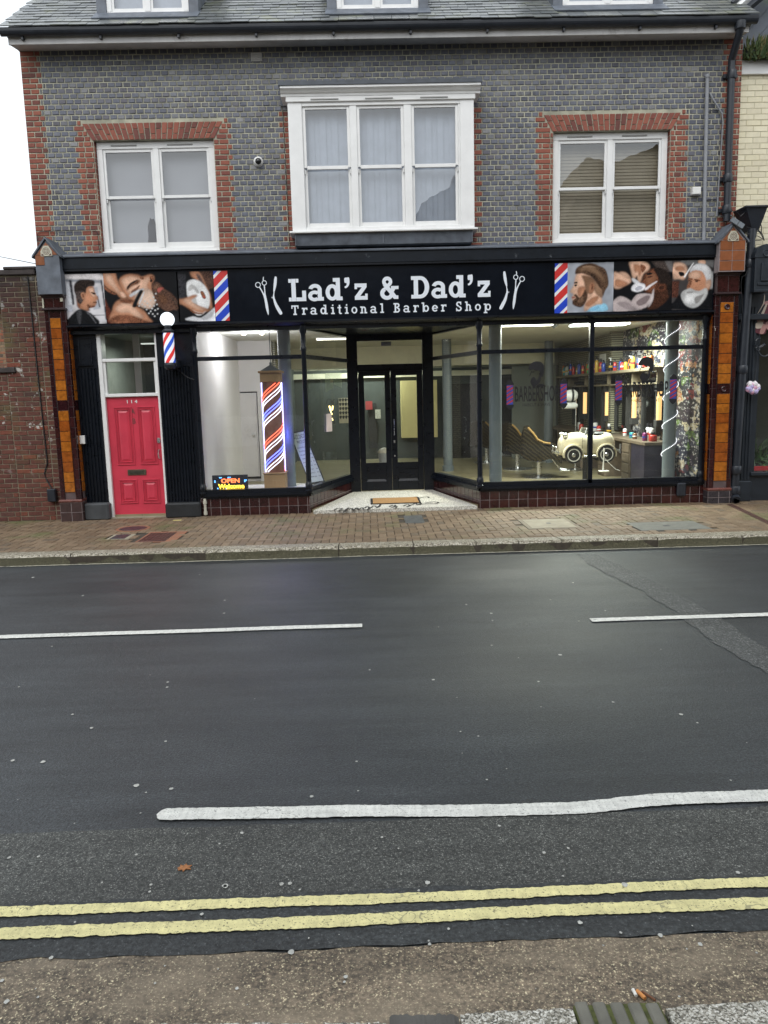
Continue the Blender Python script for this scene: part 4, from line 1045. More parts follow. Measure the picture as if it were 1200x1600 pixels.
# ---- glazed shop windows ----
LX, P2, P3, MU, P4 = -2.60, -.945, 1.745, 3.485, 5.235
IL, IR, IY = -.32, 1.17, 13.85
SY = 12.0
bar = MB(); posts = MB(); gl = MB()
def run(a, b, z0, z1, bars=True):
    """frame members between two plan points"""
    A = Vector(a); Bv = Vector(b); d = (Bv-A).normalized(); nrm = Vector((d.y, -d.x))
    if nrm.y > 0: nrm = -nrm
    def mem(za, zc, dep, fwd=0):
        vs = []
        for p in (A, Bv):
            for t in (-fwd, dep):
                q = p - nrm*t
                vs += [(q.x, q.y, za), (q.x, q.y, zc)]
        bar.add(vs, [(0,1,5,4),(2,6,7,3),(1,3,7,5),(0,4,6,2),(0,2,3,1),(4,5,7,6)])
    mem(2.495, 2.555, .06, .015); mem(z1-.03, z1+.0, .06, .01); mem(z0, z0+.06, .08, .02); mem(z0-.045, z0, .10, .055); mem(z0-.075, z0-.045, .08, .03)
    q = [A-nrm*.03, Bv-nrm*.03]
    gl.quad((q[0].x,q[0].y,z0+.04),(q[1].x,q[1].y,z0+.04),(q[1].x,q[1].y,2.51),(q[0].x,q[0].y,2.51))
    gl.quad((q[0].x,q[0].y,2.54),(q[1].x,q[1].y,2.54),(q[1].x,q[1].y,z1),(q[0].x,q[0].y,z1))
GZ0 = .45
run((LX, SY), (P2, SY), GZ0, SHZ); run((P3, SY), (P4+.05, SY), GZ0, SHZ)
run((P2, SY), (IL, IY), GZ0, SHZ); run((IR, IY), (P3, SY), GZ0, SHZ)
bar.box(MU-.035, MU+.035, SY-.02, SY+.06, GZ0, SHZ, 0, .006)
bar.box(P4+.04, 5.31, SY-.0, SY+.1, GZ0-.07, SHZ)
bar.box(LX-.065, LX-.02, SY-.0, SY+.1, GZ0-.07, SHZ)
bar.split_build('window_bars', m_black, B)
for x in (LX, P2, P3, P4):
    posts.lathe([(.055,.42),(.062,.43),(.062,.47),(.05,.48),(.055,.50),(.055,.57),(.044,.585),(.040,.62),(.037,2.60),(.046,2.62),(.048,2.65),(.038,2.67),(.040,2.86),(.055,2.90),(.06,2.93),(.06,2.985)], (x, SY-.01, 0), 0, 18)
posts.split_build('turned_post', m_black, B, smooth=True)
gl.split_build('shop_glass', m_glasssh, B, gap=.001)
# stall riser of oxblood tiles
rs = MB(); rt_ = MB()
def riser(a, b):
    A = Vector(a); Bv = Vector(b); Ln = (Bv-A).length; d = (Bv-A)/Ln; nrm = Vector((d.y, -d.x))
    if nrm.y > 0: nrm = -nrm
    tmp = MB(); course(tmp, 0, Ln, PZ-.02, GZ0-.075, 0, .152, .147, .006, None, 0, .006, .0008, inset=.003)
    vs = [((A+d*x-nrm*y_).x, (A+d*x-nrm*y_).y, z) for x, y_, z in tmp.v]
    rt_.add(vs, tmp.f)
    c = [A, Bv, Bv-nrm*.1, A-nrm*.1]
    rs.add([(p.x,p.y,z) for z in (PZ-.03, GZ0-.06) for p in c], [(0,1,5,4),(1,2,6,5),(2,3,7,6),(3,0,4,7),(4,5,6,7)])
riser((LX-.05, SY), (P2, SY)); riser((P3, SY), (5.31, SY)); riser((P2, SY), (IL, IY)); riser((IR, IY), (P3, SY))
rs.build('riser_grout', m_grout, B); rt_.split_build('riser_tiles', m_oxblood, B)
mb = MB(); mb.tube([(-2.575,11.95,PZ+.02),(-2.575,11.95,.38)], .022, 0, 10); mb.lathe([(.03,0),(.03,.05)], (-2.575,11.95,.30),0,10); mb.lathe([(.03,0),(.03,.05)], (-2.575,11.95,.13),0,10)
mb.build('white_waste_pipe', pm('yellowed_pipe', (.5,.48,.40), .5), B, smooth=True)
for nm, px0, px1, z0, z1, par in (('meter_box', 4.86, 5.0, .21, .42, B),):
    mb = MB(); mb.box(px0, px1, SY-.07, SY-.005, z0, z1, 0, .015); mb.build(nm, m_gutter, par)
# ---- recessed entrance ----
DYY = 13.9
mb = MB(); mb.box(IL-.02, IL+.17, IY-.03, IY+.12, PZ, SHZ); mb.box(IR-.17, IR+.02, IY-.03, IY+.12, PZ, SHZ)
mb.box(IL+.17, IR-.17, IY-.01, IY+.1, 2.86, SHZ); mb.box(IL+.17, IR-.17, IY, IY+.1, 2.35, 2.45, 0, .006); mb.box(IL+.17, IR-.17, IY-.02, IY+.1, 2.33, 2.35)
mb.box(P2+.1, P3-.1, IY-1.6, IY-1.5, SHZ-.03, SHZ-.005); mb.split_build('entrance_frame', m_black, B)
mb = MB(); mb.add([(P2-.02,SY-.02,SHZ+.0),(P3+.02,SY-.02,SHZ+.0),(IR+.03,IY+.1,SHZ+.0),(IL-.03,IY+.1,SHZ+.0),(P2-.02,SY-.02,SHZ+.04),(P3+.02,SY-.02,SHZ+.04),(IR+.03,IY+.1,SHZ+.04),(IL-.03,IY+.1,SHZ+.04)], [(0,3,2,1),(4,5,6,7),(0,1,5,4),(1,2,6,5),(2,3,7,6),(3,0,4,7)])
mb.build('entrance_ceiling', m_black, B)
MB().quad((IL+.17,IY+.05,2.44),(IR-.17,IY+.05,2.44),(IR-.17,IY+.05,2.87),(IL+.17,IY+.05,2.87)).build('door_toplight_glass', m_glasssh, B)
dd = empty('double_door', (0,0,0)); dd.parent = B; dd.location = Vector(((IL+IR)/2, IY, .16))-B.location
xa, xb = IL+.175, IR-.175; xm = (xa+xb)/2; FZ = .195
for a, b in ((xa, xm-.002), (xm+.002, xb)):
    f = MB(); f.box(a, a+.10, IY+.02, IY+.065, FZ, 2.33, 0, .004); f.box(b-.10, b, IY+.02, IY+.065, FZ, 2.33, 0, .004)
    f.box(a+.10, b-.10, IY+.021, IY+.064, FZ, .36, 0, .004); f.box(a+.10, b-.10, IY+.021, IY+.064, .58, .70, 0, .004); f.box(a+.10, b-.10, IY+.021, IY+.064, 2.25, 2.33, 0, .004)
    f.box(a+.10, b-.10, IY+.035, IY+.05, .36, .58)
    f.add([(a+.10,IY+.02,.36),(b-.10,IY+.02,.36),(b-.13,IY+.035,.40),(a+.13,IY+.035,.40)], [(0,1,2,3)])
    lf = f.build('door_leaf', m_black, dd)
    MB().quad((a+.09,IY+.045,.69),(b-.09,IY+.045,.69),(b-.09,IY+.045,2.26),(a+.09,IY+.045,2.26)).build('glass', m_glasssh, dd)
h = MB(); h.tube([(xm+.05,IY+.02,1.47),(xm+.05,IY-.03,1.46),(xm+.05,IY-.03,1.20),(xm+.05,IY+.02,1.19)], .010, 0, 8); h.build('pull_handle', m_chrome, dd, smooth=True)
h = MB(); h.box(xm+.035,xm+.065,IY+.005,IY+.02,1.05,1.10,0,.004); h.lathe([(.015,-.015),(.015,0)],(xm+.05,IY+.02,.82),0,12,axis='y'); h.box(xm-.0,xm+.012,IY+.005,IY+.02,2.27,2.33); h.build('lock', m_chrome, dd)
# mosaic entrance floor
m_mos, n_, b_2 = new('pale_mosaic_floor'); vo = n_.nodes.new('ShaderNodeTexVoronoi'); vo.inputs['Scale'].default_value = 48; L(n_, coords(n_), vo.inputs['Vector'])
cc = ramp(n_, vo.outputs['Distance'], [(.0, (.68,.67,.60)), (.45, (.62,.60,.54)), (.62, (.36,.35,.31))]); cc = mix(n_, ramp(n_, noise(n_, coords(n_), 4, 6), [(.55, 0), (.8, .3)]), cc, (.40,.38,.33)); L(n_, cc, b_2.inputs['Base Color']); b_2.inputs['Roughness'].default_value = .9; b_2.inputs['Specular IOR Level'].default_value = .1
mb = MB(); q = [(P2+.06,SY-.10),(P3-.06,SY-.10),(IR-.03,IY),(IL+.03,IY)]; zf = [.153,.153,.19,.19]
mb.add([(x,y,z) for (x,y),z in zip(q,zf)]+[(x,y,PZ-.03) for x,y in q], [(0,1,2,3),(0,4,5,1),(1,5,6,2),(3,7,4,0)])
mb.build('mosaic_floor', m_mos, B)
def floorz(y): return .153+(y-(SY-.10))/(IY-SY+.10)*(.19-.153)
mb = MB(); m_mosb = pm('black_mosaic_script', (.012,.012,.014), .5)
# black handwriting worked into the mosaic
def squig(pts, w=.018):
    P = []
    for px, py in pts:
        z = .15
        for _ in range(4): p = U(px, py, Z=z); z = floorz(p.y)+.003
        P.append(Vector((p.x, p.y, z)))
    Q = []
    for i in range(len(P)-1):
        a = P[max(i-1,0)]; b = P[i]; c = P[i+1]; d = P[min(i+2,len(P)-1)]
        for k in range(4):
            t = k/4; Q.append(0.5*((2*b)+(-a+c)*t+(2*a-5*b+4*c-d)*t*t+(-a+3*b-3*c+d)*t**3))
    Q.append(P[-1]); vs = []
    for i, p in enumerate(Q):
        t = Q[min(i+1,len(Q)-1)]-Q[max(i-1,0)]; n__ = Vector((-t.y,t.x,0)).normalized()*w*(.6+.4*abs(n_sin(i))); vs += [p-n__, p+n__]
    mb.add(vs, [(2*i,2*i+1,2*i+3,2*i+2) for i in range(len(Q)-1)])
n_sin = lambda i: sin(i*.7)
squig([(522,797),(528,794),(535,795),(530,797),(538,797),(545,793),(540,798),(536,800)]); squig([(545,796),(550,794),(552,797),(558,793),(560,796),(566,793),(568,796)])
squig([(570,794),(574,791),(577,794),(572,797),(580,793),(584,790),(588,792)]); squig([(588,794),(593,790),(596,786),(592,792)])
squig([(608,792),(614,789),(618,790),(612,793),(620,791),(618,794)]); squig([(630,791),(636,788),(641,790),(635,792),(645,788),(650,786),(652,789),(658,786),(656,789)])
squig([(658,788),(668,787),(680,787),(685,785),(676,784),(664,786)]); squig([(645,778),(650,776),(655,778),(660,777),(668,776),(670,778)])
mb.build('mosaic_script', m_mosb, B)
# door mat
mat_ = empty('door_mat', (.41,12.5,.12), 'brown coir door mat with black ends lying on the pale entrance mosaic', 'door mat')
a = U(578,790,Z=.15); b = U(656,786,Z=.15); c = U(583,781,Z=.16); y0, y1 = a.y+.05, c.y; xl, xr = a.x+.05, b.x-.02
def slab(x0,x1,ya,yb2,h,mat,name):
    m__ = MB(); za, zc = floorz(ya), floorz(yb2)
    m__.add([(x0,ya,za+h),(x1,ya,za+h),(x1,yb2,zc+h),(x0,yb2,zc+h),(x0,ya,za+.001),(x1,ya,za+.001),(x1,yb2,zc+.001),(x0,yb2,zc+.001)], [(0,1,2,3),(0,4,5,1),(1,5,6,2),(2,6,7,3),(3,7,4,0)])
    m__.build(name, mat, mat_)
slab(xl, xr, y0, y1, .018, pm('coir', (.36,.20,.075), .95, .25, 120, .8, .006), 'coir_pad')
slab(xl-.035, xl-.001, y0-.01, y1+.01, .014, m_cable, 'rubber_edge'); slab(xr+.001, xr+.035, y0-.01, y1+.01, .014, m_cable, 'rubber_edge')
slab(xl, xr, y0-.025, y0-.001, .012, m_cable, 'rubber_edge')

# ================================================================== SIGN
FY_ = 11.90
SG = empty('shop_sign', (.41, 11.9, 3.06), 'long black fascia sign with white slab lettering, barber stripes and printed photographs of men', 'shop sign')
m_signbk = pm('black_sign_vinyl', (.0045,.0065,.011), .22, .2, 3, .02, spec=.15)
m_letter = pm('white_sign_letter', (.74,.78,.84), .4, .02)
mb = MB(); mb.box(-4.44, 5.30, FY_, FY_+.02, 3.06, 3.835); mb.build('sign_board', m_signbk, SG)
class Gl:
    """slab-serif stroke letters, cap height 1"""
    def __init__(s, mb, x, z, h, w, Y, sx=1.0): s.mb=mb; s.x=x; s.z=z; s.h=h; s.w=w; s.Y=Y; s.sx=sx; s.k=0; s.s=w*.82
    def P(s, pts):
        s.k += 1
        q = [(s.x+p[0]*s.h*s.sx, s.z+p[1]*s.h) for p in pts]
        ar = sum(q[i-1][0]*q[i][1]-q[i][0]*q[i-1][1] for i in range(len(q)))
        if ar < 0: q = q[::-1]
        s.mb.poly(q, s.Y, .0035+.00012*(s.k % 24))
    def r(s, x0, z0, x1, z1): s.P([(x0,z0),(x1,z0),(x1,z1),(x0,z1)])
    def l(s, a, b, w=None):
        w = (w or s.w)/2; d = hypot(b[0]-a[0], b[1]-a[1]); nx, nz = -(b[1]-a[1])/d*w, (b[0]-a[0])/d*w
        s.P([(a[0]+nx,a[1]+nz),(a[0]-nx,a[1]-nz),(b[0]-nx,b[1]-nz),(b[0]+nx,b[1]+nz)])
    def a(s, cx, cz, rx, rz, a0, a1, wx=None, wz=None):
        wx = (wx or s.w)/2; wz = (wz or s.w*.8)/2; n = max(4, int(abs(a1-a0)/12))
        for i in range(n):
            t0 = radians(a0+(a1-a0)*i/n); t1 = radians(a0+(a1-a0)*(i+1)/n)
            s.k -= 1
            s.P([(cx+(rx-wx)*cos(t0),cz+(rz-wz)*sin(t0)),(cx+(rx+wx)*cos(t0),cz+(rz+wz)*sin(t0)),(cx+(rx+wx)*cos(t1),cz+(rz+wz)*sin(t1)),(cx+(rx-wx)*cos(t1),cz+(rz-wz)*sin(t1))])
        s.k += 1
    def glyph(s, c):
        w, sl, xh = s.w, s.s, .73
        if c == 'L': s.r(.14,0,.14+w*1.05,1); s.r(0,0,.13,sl); s.r(.15+w*1.05,0,.86,sl); s.r(0,1-sl,.13,1); s.r(.15+w*1.05,1-sl,.50,1); s.r(.86-w*.95,sl+.001,.86,.47); return .90
        if c == 'T': s.r(.40-w/2,0,.40+w/2,1-sl-.001); s.r(0,1-sl,.8,1); s.r(0,.66,w*.7,1-sl-.001); s.r(.8-w*.7,.66,.8,1-sl-.001); s.r(.2,0,.40-w/2-.002,sl); s.r(.40+w/2+.002,0,.6,sl); return .84
        if c == 'a': s.a(.30,.22,.22,.165,40,320,w*.95,w*.75); s.r(.46,0,.46+w,.50); s.r(.46+w,0,.76,sl); s.a(.335,.49,.235,.185,-5,165,w*.95,w*.8); return .80
        if c == 'd': s.a(.31,.36,.23,.285,0,360,w,w*.8); s.r(.50,0,.50+w,1); s.r(.36,1-sl,.50,1); s.r(.50+w,0,.82,sl); return .86
        if c == 'b': s.a(.50,.36,.23,.285,0,360,w,w*.8); s.r(.12,0,.12+w,1); s.r(0,1-sl,.12,1); return .84
        if c == 'p': s.a(.50,.36,.23,.285,0,360,w,w*.8); s.r(.12,-.28,.12+w,xh); s.r(0,xh-sl,.12,xh); s.r(0,-.28,.12,-.28+sl); s.r(.12+w,-.28,.24+w,-.28+sl); return .84
        if c == "'": s.P(smooth_poly([(0,.98),(.01,.78),(.10,.77),(.09,.66),(.0,.60),(.04,.53),(.17,.60),(.245,.75),(.235,1),(.12,1.005)],3)); return .42
        if c == 'z': s.r(.0,xh-sl,.60,xh); s.r(0,0,.64,sl); s.P([(.36,xh-sl+.001),(.60,xh-sl-.001),(.27,sl-.001),(.02,sl+.001)]); s.r(0,xh-.25,w*.6,xh-sl-.001); s.r(.64-w*.6,sl+.001,.64,.27); return .70
        if c == '&':
            s.a(.36,.78,.165,.15,-50,230,w*.85,w*.8); s.a(.34,.26,.24,.205,115,395,w,w*.85); s.l((.22,.68),(.76,.06),w*.95); s.l((.47,.67),(.24,.45),w*.8); s.l((.56,.30),(.70,.50),w*.8); s.r(.54,.44,.92,.44+sl*.85); s.r(.68,0,.90,sl*.95); return .98
        if c == 'D': s.r(.13,0,.13+w*1.05,1); s.r(0,0,.13,sl); s.r(0,1-sl,.13,1); s.r(.13+w,0,.45,sl); s.r(.13+w,1-sl,.45,1); s.a(.45,.5,.34,.5-sl/2,-90,90,w*1.1,sl); return .95
        if c == 'r': s.r(.12,0,.12+w,xh); s.r(0,xh-sl,.12,xh); s.r(0,0,.12,sl); s.r(.12+w,0,.40,sl); s.a(.46,.40,.22,.27,60,165,w*.9,w*.8); s.r(.52,.50,.62,xh); return .62
        if c == 'i': s.r(.14,0,.14+w,xh); s.r(0,xh-sl,.14,xh); s.r(0,0,.14,sl); s.r(.14+w,0,.42,sl); s.a(.13+w/2,.92,.045,.045,0,360,.085,.085); return .42
        if c == 'l': s.r(.14,0,.14+w,1); s.r(0,1-sl,.14,1); s.r(0,0,.14,sl); s.r(.14+w,0,.42,sl); return .42
        if c == 't': s.r(.14,.14,.14+w,.95); s.r(0,xh-sl,.14,xh); s.r(.14+w,xh-sl,.42,xh); s.a(.34,.20,.13,.155,180,320,w,w*.75); return .48
        if c == 'o': s.a(.33,.36,.25,.285,0,360,w,w*.8); return .66
        if c == 'n' or c == 'h':
            s.r(.12,0,.12+w,1 if c=='h' else xh); s.r(0,(1 if c=='h' else xh)-sl,.12,1 if c=='h' else xh); s.r(0,0,.12,sl); s.r(.12+w,0,.35,sl)
            s.a(.39,.42,.18,.235,0,180,w,w*.8); s.r(.57-w/2,0,.57+w/2,.42); s.r(.46,0,.57-w/2,sl); s.r(.57+w/2,0,.77,sl); return .80
        if c == 'B': s.r(.13,0,.13+w,1); s.r(0,0,.13,sl); s.r(0,1-sl,.13,1); s.a(.42,.27,.22,.27-sl/2,-90,90,w,sl); s.a(.42,.76,.19,.24-sl/2,-90,90,w,sl); s.r(.13+w,0,.42,sl); s.r(.13+w,.48,.42,.48+sl); s.r(.13+w,1-sl,.42,1); return .78
        if c == 'e': s.a(.33,.36,.25,.285,0,325,w,w*.8); s.r(.10,.31,.55,.31+sl*.8); return .68
        if c == 'S': s.a(.33,.74,.22,.20,20,270,w,w*.8); s.a(.33,.26,.24,.20,-160,90,w,w*.8); s.r(.50,.66,.60,1); s.r(.02,0,.12,.34); return .70
        if c == ' ': return .42
        return .6
def write(name, text, x0, x1, z, h, w, gap, Y):
    # measure then fit to the width
    tot = 0; tmp = MB()
    g_ = Gl(tmp, 0, 0, 1, w, 0)
    for c in text: tot += g_.glyph(c)+gap
    sx = (x1-x0)/((tot-gap)*h)
    x = x0
    for c in text:
        mb = MB(); g_ = Gl(mb, x, z, h, w, Y, sx); adv = g_.glyph(c); x += (adv+gap)*h*sx
        if mb.f: mb.build('letter', m_letter, SG)
pL = U(452,470,Y=FY_); pR = U(768,461,Y=FY_)
write('shop_name_lettering', "Lad'z & Dad'z", -1.125, 1.925, 3.335, .325, .205, .075, FY_)
write('subtitle_lettering', "Traditional Barber Shop", -1.095, 1.915, 3.135, .140, .17, .33, FY_)
# scissors and razor emblems
def emblem(cx, flip):
    mb = MB(); f = -1 if flip else 1; k = [0]
    def P(pts):
        k[0] += 1; q = [(cx+f*x, z) for x, z in pts]
        ar = sum(q[i-1][0]*q[i][1]-q[i][0]*q[i-1][1] for i in range(len(q)))
        mb.poly(q if ar > 0 else q[::-1], FY_, .003+.0001*(k[0] % 20))
    def ring(x, z, r_, w_):
        n = 18
        for i in range(n):
            a, b = 2*pi*i/n, 2*pi*(i+1)/n
            k[0] = 0; P([(x+(r_-w_)*cos(a),z+(r_-w_)*sin(a)),(x+r_*cos(a),z+r_*sin(a)),(x+r_*cos(b),z+r_*sin(b)),(x+(r_-w_)*cos(b),z+(r_-w_)*sin(b))])
    ring(-.20,3.585,.042,.011); ring(-.105,3.612,.038,.011); k[0] = 1
    P([(-.125,3.65),(-.112,3.65),(-.108,3.70),(-.118,3.70),(-.125,3.67)])
    P(smooth_poly([(-.185,3.55),(-.165,3.545),(-.10,3.42),(-.075,3.30),(-.062,3.16),(-.075,3.155),(-.10,3.25),(-.115,3.37),(-.14,3.46)],3))
    P(smooth_poly([(-.115,3.575),(-.100,3.575),(-.092,3.45),(-.070,3.33),(-.058,3.22),(-.060,3.16),(-.068,3.20),(-.105,3.33),(-.115,3.42),(-.110,3.5)],3))
    P(smooth_poly([(.05,3.685),(.072,3.70),(.085,3.68),(.075,3.58),(.045,3.49),(.025,3.48),(.03,3.56)],3))
    P(smooth_poly([(.035,3.50),(.02,3.44),(.005,3.395),(-.005,3.41),(-.003,3.385),(.012,3.385),(.04,3.27),(.10,3.155),(.125,3.145),(.145,3.165),(.12,3.22),(.065,3.32),(.035,3.42),(.045,3.50)],3))
    for i_, o_ in enumerate(mb.split_build('emblem', m_letter, SG, gap=.001)): pass
pe = U(425,465,Y=FY_).x; emblem(pe, False); pe = U(795,455,Y=FY_).x; emblem(pe, True)
# barber stripe bands
m_sr = pm('sign_red', (.58,.03,.028), .35, .05); m_sb = pm('sign_blue', (.012,.055,.52), .35, .05); m_sw = pm('sign_white', (.78,.80,.82), .35, .03)
def stripes(x0, x1, z0, z1):
    mb = MB(); mb.poly([(x0,z0),(x1,z0),(x1,z1),(x0,z1)], FY_, .001, 0)
    per = .42; w = x1-x0; z = z0-1.0; i = 0
    seq = [(.13,1),(.055,0),(.13,2),(.055,0)]
    while z < z1:
        h, mi = seq[i % 4]; i += 1
        if mi:
            # parallelogram rising to the right, clipped to the band
            pts = [(x0, z), (x1, z+w*.95), (x1, z+h+w*.95), (x0, z+h)]
            def clip(pts, zc, keep_above):
                out = []
                for j in range(len(pts)):
                    a, b = pts[j-1], pts[j]; ia = (a[1] >= zc) == keep_above; ib = (b[1] >= zc) == keep_above
                    if ia != ib:
                        t = (zc-a[1])/(b[1]-a[1]); out.append((a[0]+(b[0]-a[0])*t, zc))
                    if ib: out.append(b)
                return out
            q = clip(pts, z0, True); q = clip(q, z1, False) if len(q) > 2 else q
            if len(q) > 2: mb.poly(q, FY_, .0022, mi)
        z += h
    mb.build('barber_stripe_band', [m_sw, m_sr, m_sb], SG)
sa = U(333,424,Y=FY_).x; sb = U(355,424,Y=FY_).x; stripes(sa, sb, 3.075, 3.80)
sa = U(867,411,Y=FY_).x; sb = U(887,411,Y=FY_).x; stripes(sa, sb, 3.07, 3.80)
# printed photographs: flat prints on the board, ink colours held per vertex of a fine flat grid
import numpy as np
def blur(a, r_):
    if r_ < .3: return a
    k = int(max(1, math.ceil(r_*2))); x = np.arange(-k, k+1); w = np.exp(-x*x/(2*r_*r_)); w /= w.sum()
    p_ = np.pad(a, k, mode='edge')
    p_ = sum(w[i]*p_[:, i:i+a.shape[1]] for i in range(2*k+1))
    return sum(w[i]*p_[i:i+a.shape[0], :] for i in range(2*k+1))
m_print, n_, b_2 = new('photo_print_ink'); at_ = n_.nodes.new('ShaderNodeAttribute'); at_.attribute_name = 'ink'
L(n_, at_.outputs['Color'], b_2.inputs['Base Color']); b_2.inputs['Roughness'].default_value = .35; b_2.inputs['Specular IOR Level'].default_value = .15
RS = np.random.RandomState(5)
def inside(P, X, Z):
    r_ = np.zeros(X.shape, bool); n = len(P)
    for i in range(n):
        x1, z1 = P[i-1]; x2, z2 = P[i]
        if z1 == z2: continue
        c = ((z1 > Z) != (z2 > Z)) & (X < (x2-x1)*(Z-z1)/(z2-z1)+x1); r_ ^= c
    return r_
def picture(name, org, scl, box, layers, label=None):
    """box and layers in enlarged-print coordinates"""
    def cv(p): q = U(org[0]+p[0]/scl, org[1]+p[1]/scl, Y=FY_); return (q.x, q.z)
    q = [cv(p) for p in box]; X0 = (q[0][0]+q[3][0])/2; X1 = (q[1][0]+q[2][0])/2; Z0, Z1 = 3.075, 3.80; st = .0055
    nx, nz = int((X1-X0)/st), int((Z1-Z0)/st); X, Z = np.meshgrid(np.linspace(X0, X1, nx+1), np.linspace(Z0, Z1, nz+1))
    img = np.zeros(X.shape+(3,))
    g1 = RS.rand(*X.shape); strand = blur(g1, .6); strand = (strand-strand.mean())/strand.std()
    soft = blur(RS.rand(*X.shape), 6); soft = (soft-soft.mean())/soft.std()
    for (c, pts, *sm) in layers:
        c = np.array(c)
        if pts is None: img[:] = c*(1+.10*soft[..., None]); continue
        P = [cv(p) for p in pts]
        if not sm or sm[0]: P = smooth_poly(P, 3)
        m_ = inside(P, X, Z).astype(float); area = m_.sum()
        if area < 1: continue
        small = area < 260
        a = blur(m_, .8 if small else 1.3)
        vol = blur(m_, 3 if small else 8); lum = c.mean()
        skin = c[0] > c[2]*1.6 and c[0] > .09
        sh = (.45+.75*vol) if skin else (.80+.30*vol)
        tex = strand*(.34 if lum < .12 else .075)+soft*.08
        col = c*(sh*(1+tex))[..., None]
        if skin and not small: a = blur(m_, 2.0)
        img = img*(1-a[..., None])+col*a[..., None]
    img = np.clip(img, .002, 1)
    mb = MB(); N = nx+1
    mb.v = [(float(x), FY_-.0012, float(z)) for x, z in zip(X.ravel(), Z.ravel())]
    mb.f = [(j*N+i, j*N+i+1, (j+1)*N+i+1, (j+1)*N+i) for j in range(nz) for i in range(nx)]; mb.m = [0]*len(mb.f)
    o = mb.build(name, m_print, SG)
    at = o.data.color_attributes.new('ink', 'FLOAT_COLOR', 'POINT')
    full = np.ones((img.shape[0]*img.shape[1], 4), np.float32); full[:, :3] = img.reshape(-1, 3); at.data.foreach_set('color', full.ravel())
    if label: o['label'] = label
SK = (.45,.215,.125); SKD = (.20,.078,.042); SKL = (.66,.41,.29); HR = (.022,.014,.011); BLK = (.006,.0065,.008); WH = (.68,.68,.70); GY = (.30,.31,.34)
oL = (90,410); sL = 4.444
picture('printed_photograph', oL, sL, [(38,415),(345,412),(310,75),(30,80)], [
    ((.62,.60,.62), None),
    ((.70,.66,.66), [(30,60),(310,60),(310,125),(30,120)], 0), (GY, [(40,115),(300,122),(312,145),(60,135)], 0), ((.75,.76,.80), [(60,140),(90,140),(110,300),(70,300)], 0), ((.05,.05,.06), [(78,125),(98,125),(118,290),(104,300)], 0), ((.04,.04,.05), [(298,122),(308,122),(345,400),(335,400)], 0),
    ((.45,.47,.52), [(240,180),(275,170),(300,320),(250,330)], 0), ((.14,.14,.16), [(270,230),(280,235),(298,310),(288,312)], 0), ((.55,.56,.62), [(60,300),(100,300),(110,340),(70,350)], 0), ((.2,.2,.22), [(245,365),(330,362),(330,368),(245,372)], 0),
    (SKD, [(135,210),(190,180),(215,300),(222,340),(170,330),(135,305)]),
    (SK, [(165,190),(215,160),(250,168),(258,205),(268,222),(285,255),(272,262),(272,280),(262,305),(240,312),(215,310),(205,335),(165,325),(158,290),(175,240)]),
    (SKL, [(215,185),(245,178),(252,205),(262,232),(250,240),(232,222)]), (SKD, [(232,205),(262,212),(262,218),(235,214)]), (BLK, [(240,212),(258,214),(262,224),(246,222)]), (SKD, [(250,272),(272,274),(270,282),(250,282)]), (SKD, [(205,290),(230,300),(250,300),(262,305),(240,314),(212,316)]),
    (HR, [(112,185),(118,150),(150,122),(200,118),(250,125),(258,145),(252,165),(215,168),(200,185),(195,215),(180,205),(158,215),(140,225),(122,215)]), ((.07,.05,.045), [(125,205),(155,200),(185,205),(188,240),(175,270),(160,290),(142,280),(130,245)]),
    (SK, [(160,215),(178,208),(190,222),(190,250),(176,258),(164,240)]), (SKD, [(168,222),(180,220),(184,238),(176,246)]),
    (BLK, [(60,430),(85,380),(130,335),(170,325),(215,345),(240,360),(290,430)]), ((.05,.05,.055), [(130,345),(165,335),(160,420),(150,430)]), ((.10,.10,.11), [(195,345),(235,365),(270,420),(262,420),(225,372)])], 'printed photograph of a dark haired man in a black gown seen in profile')
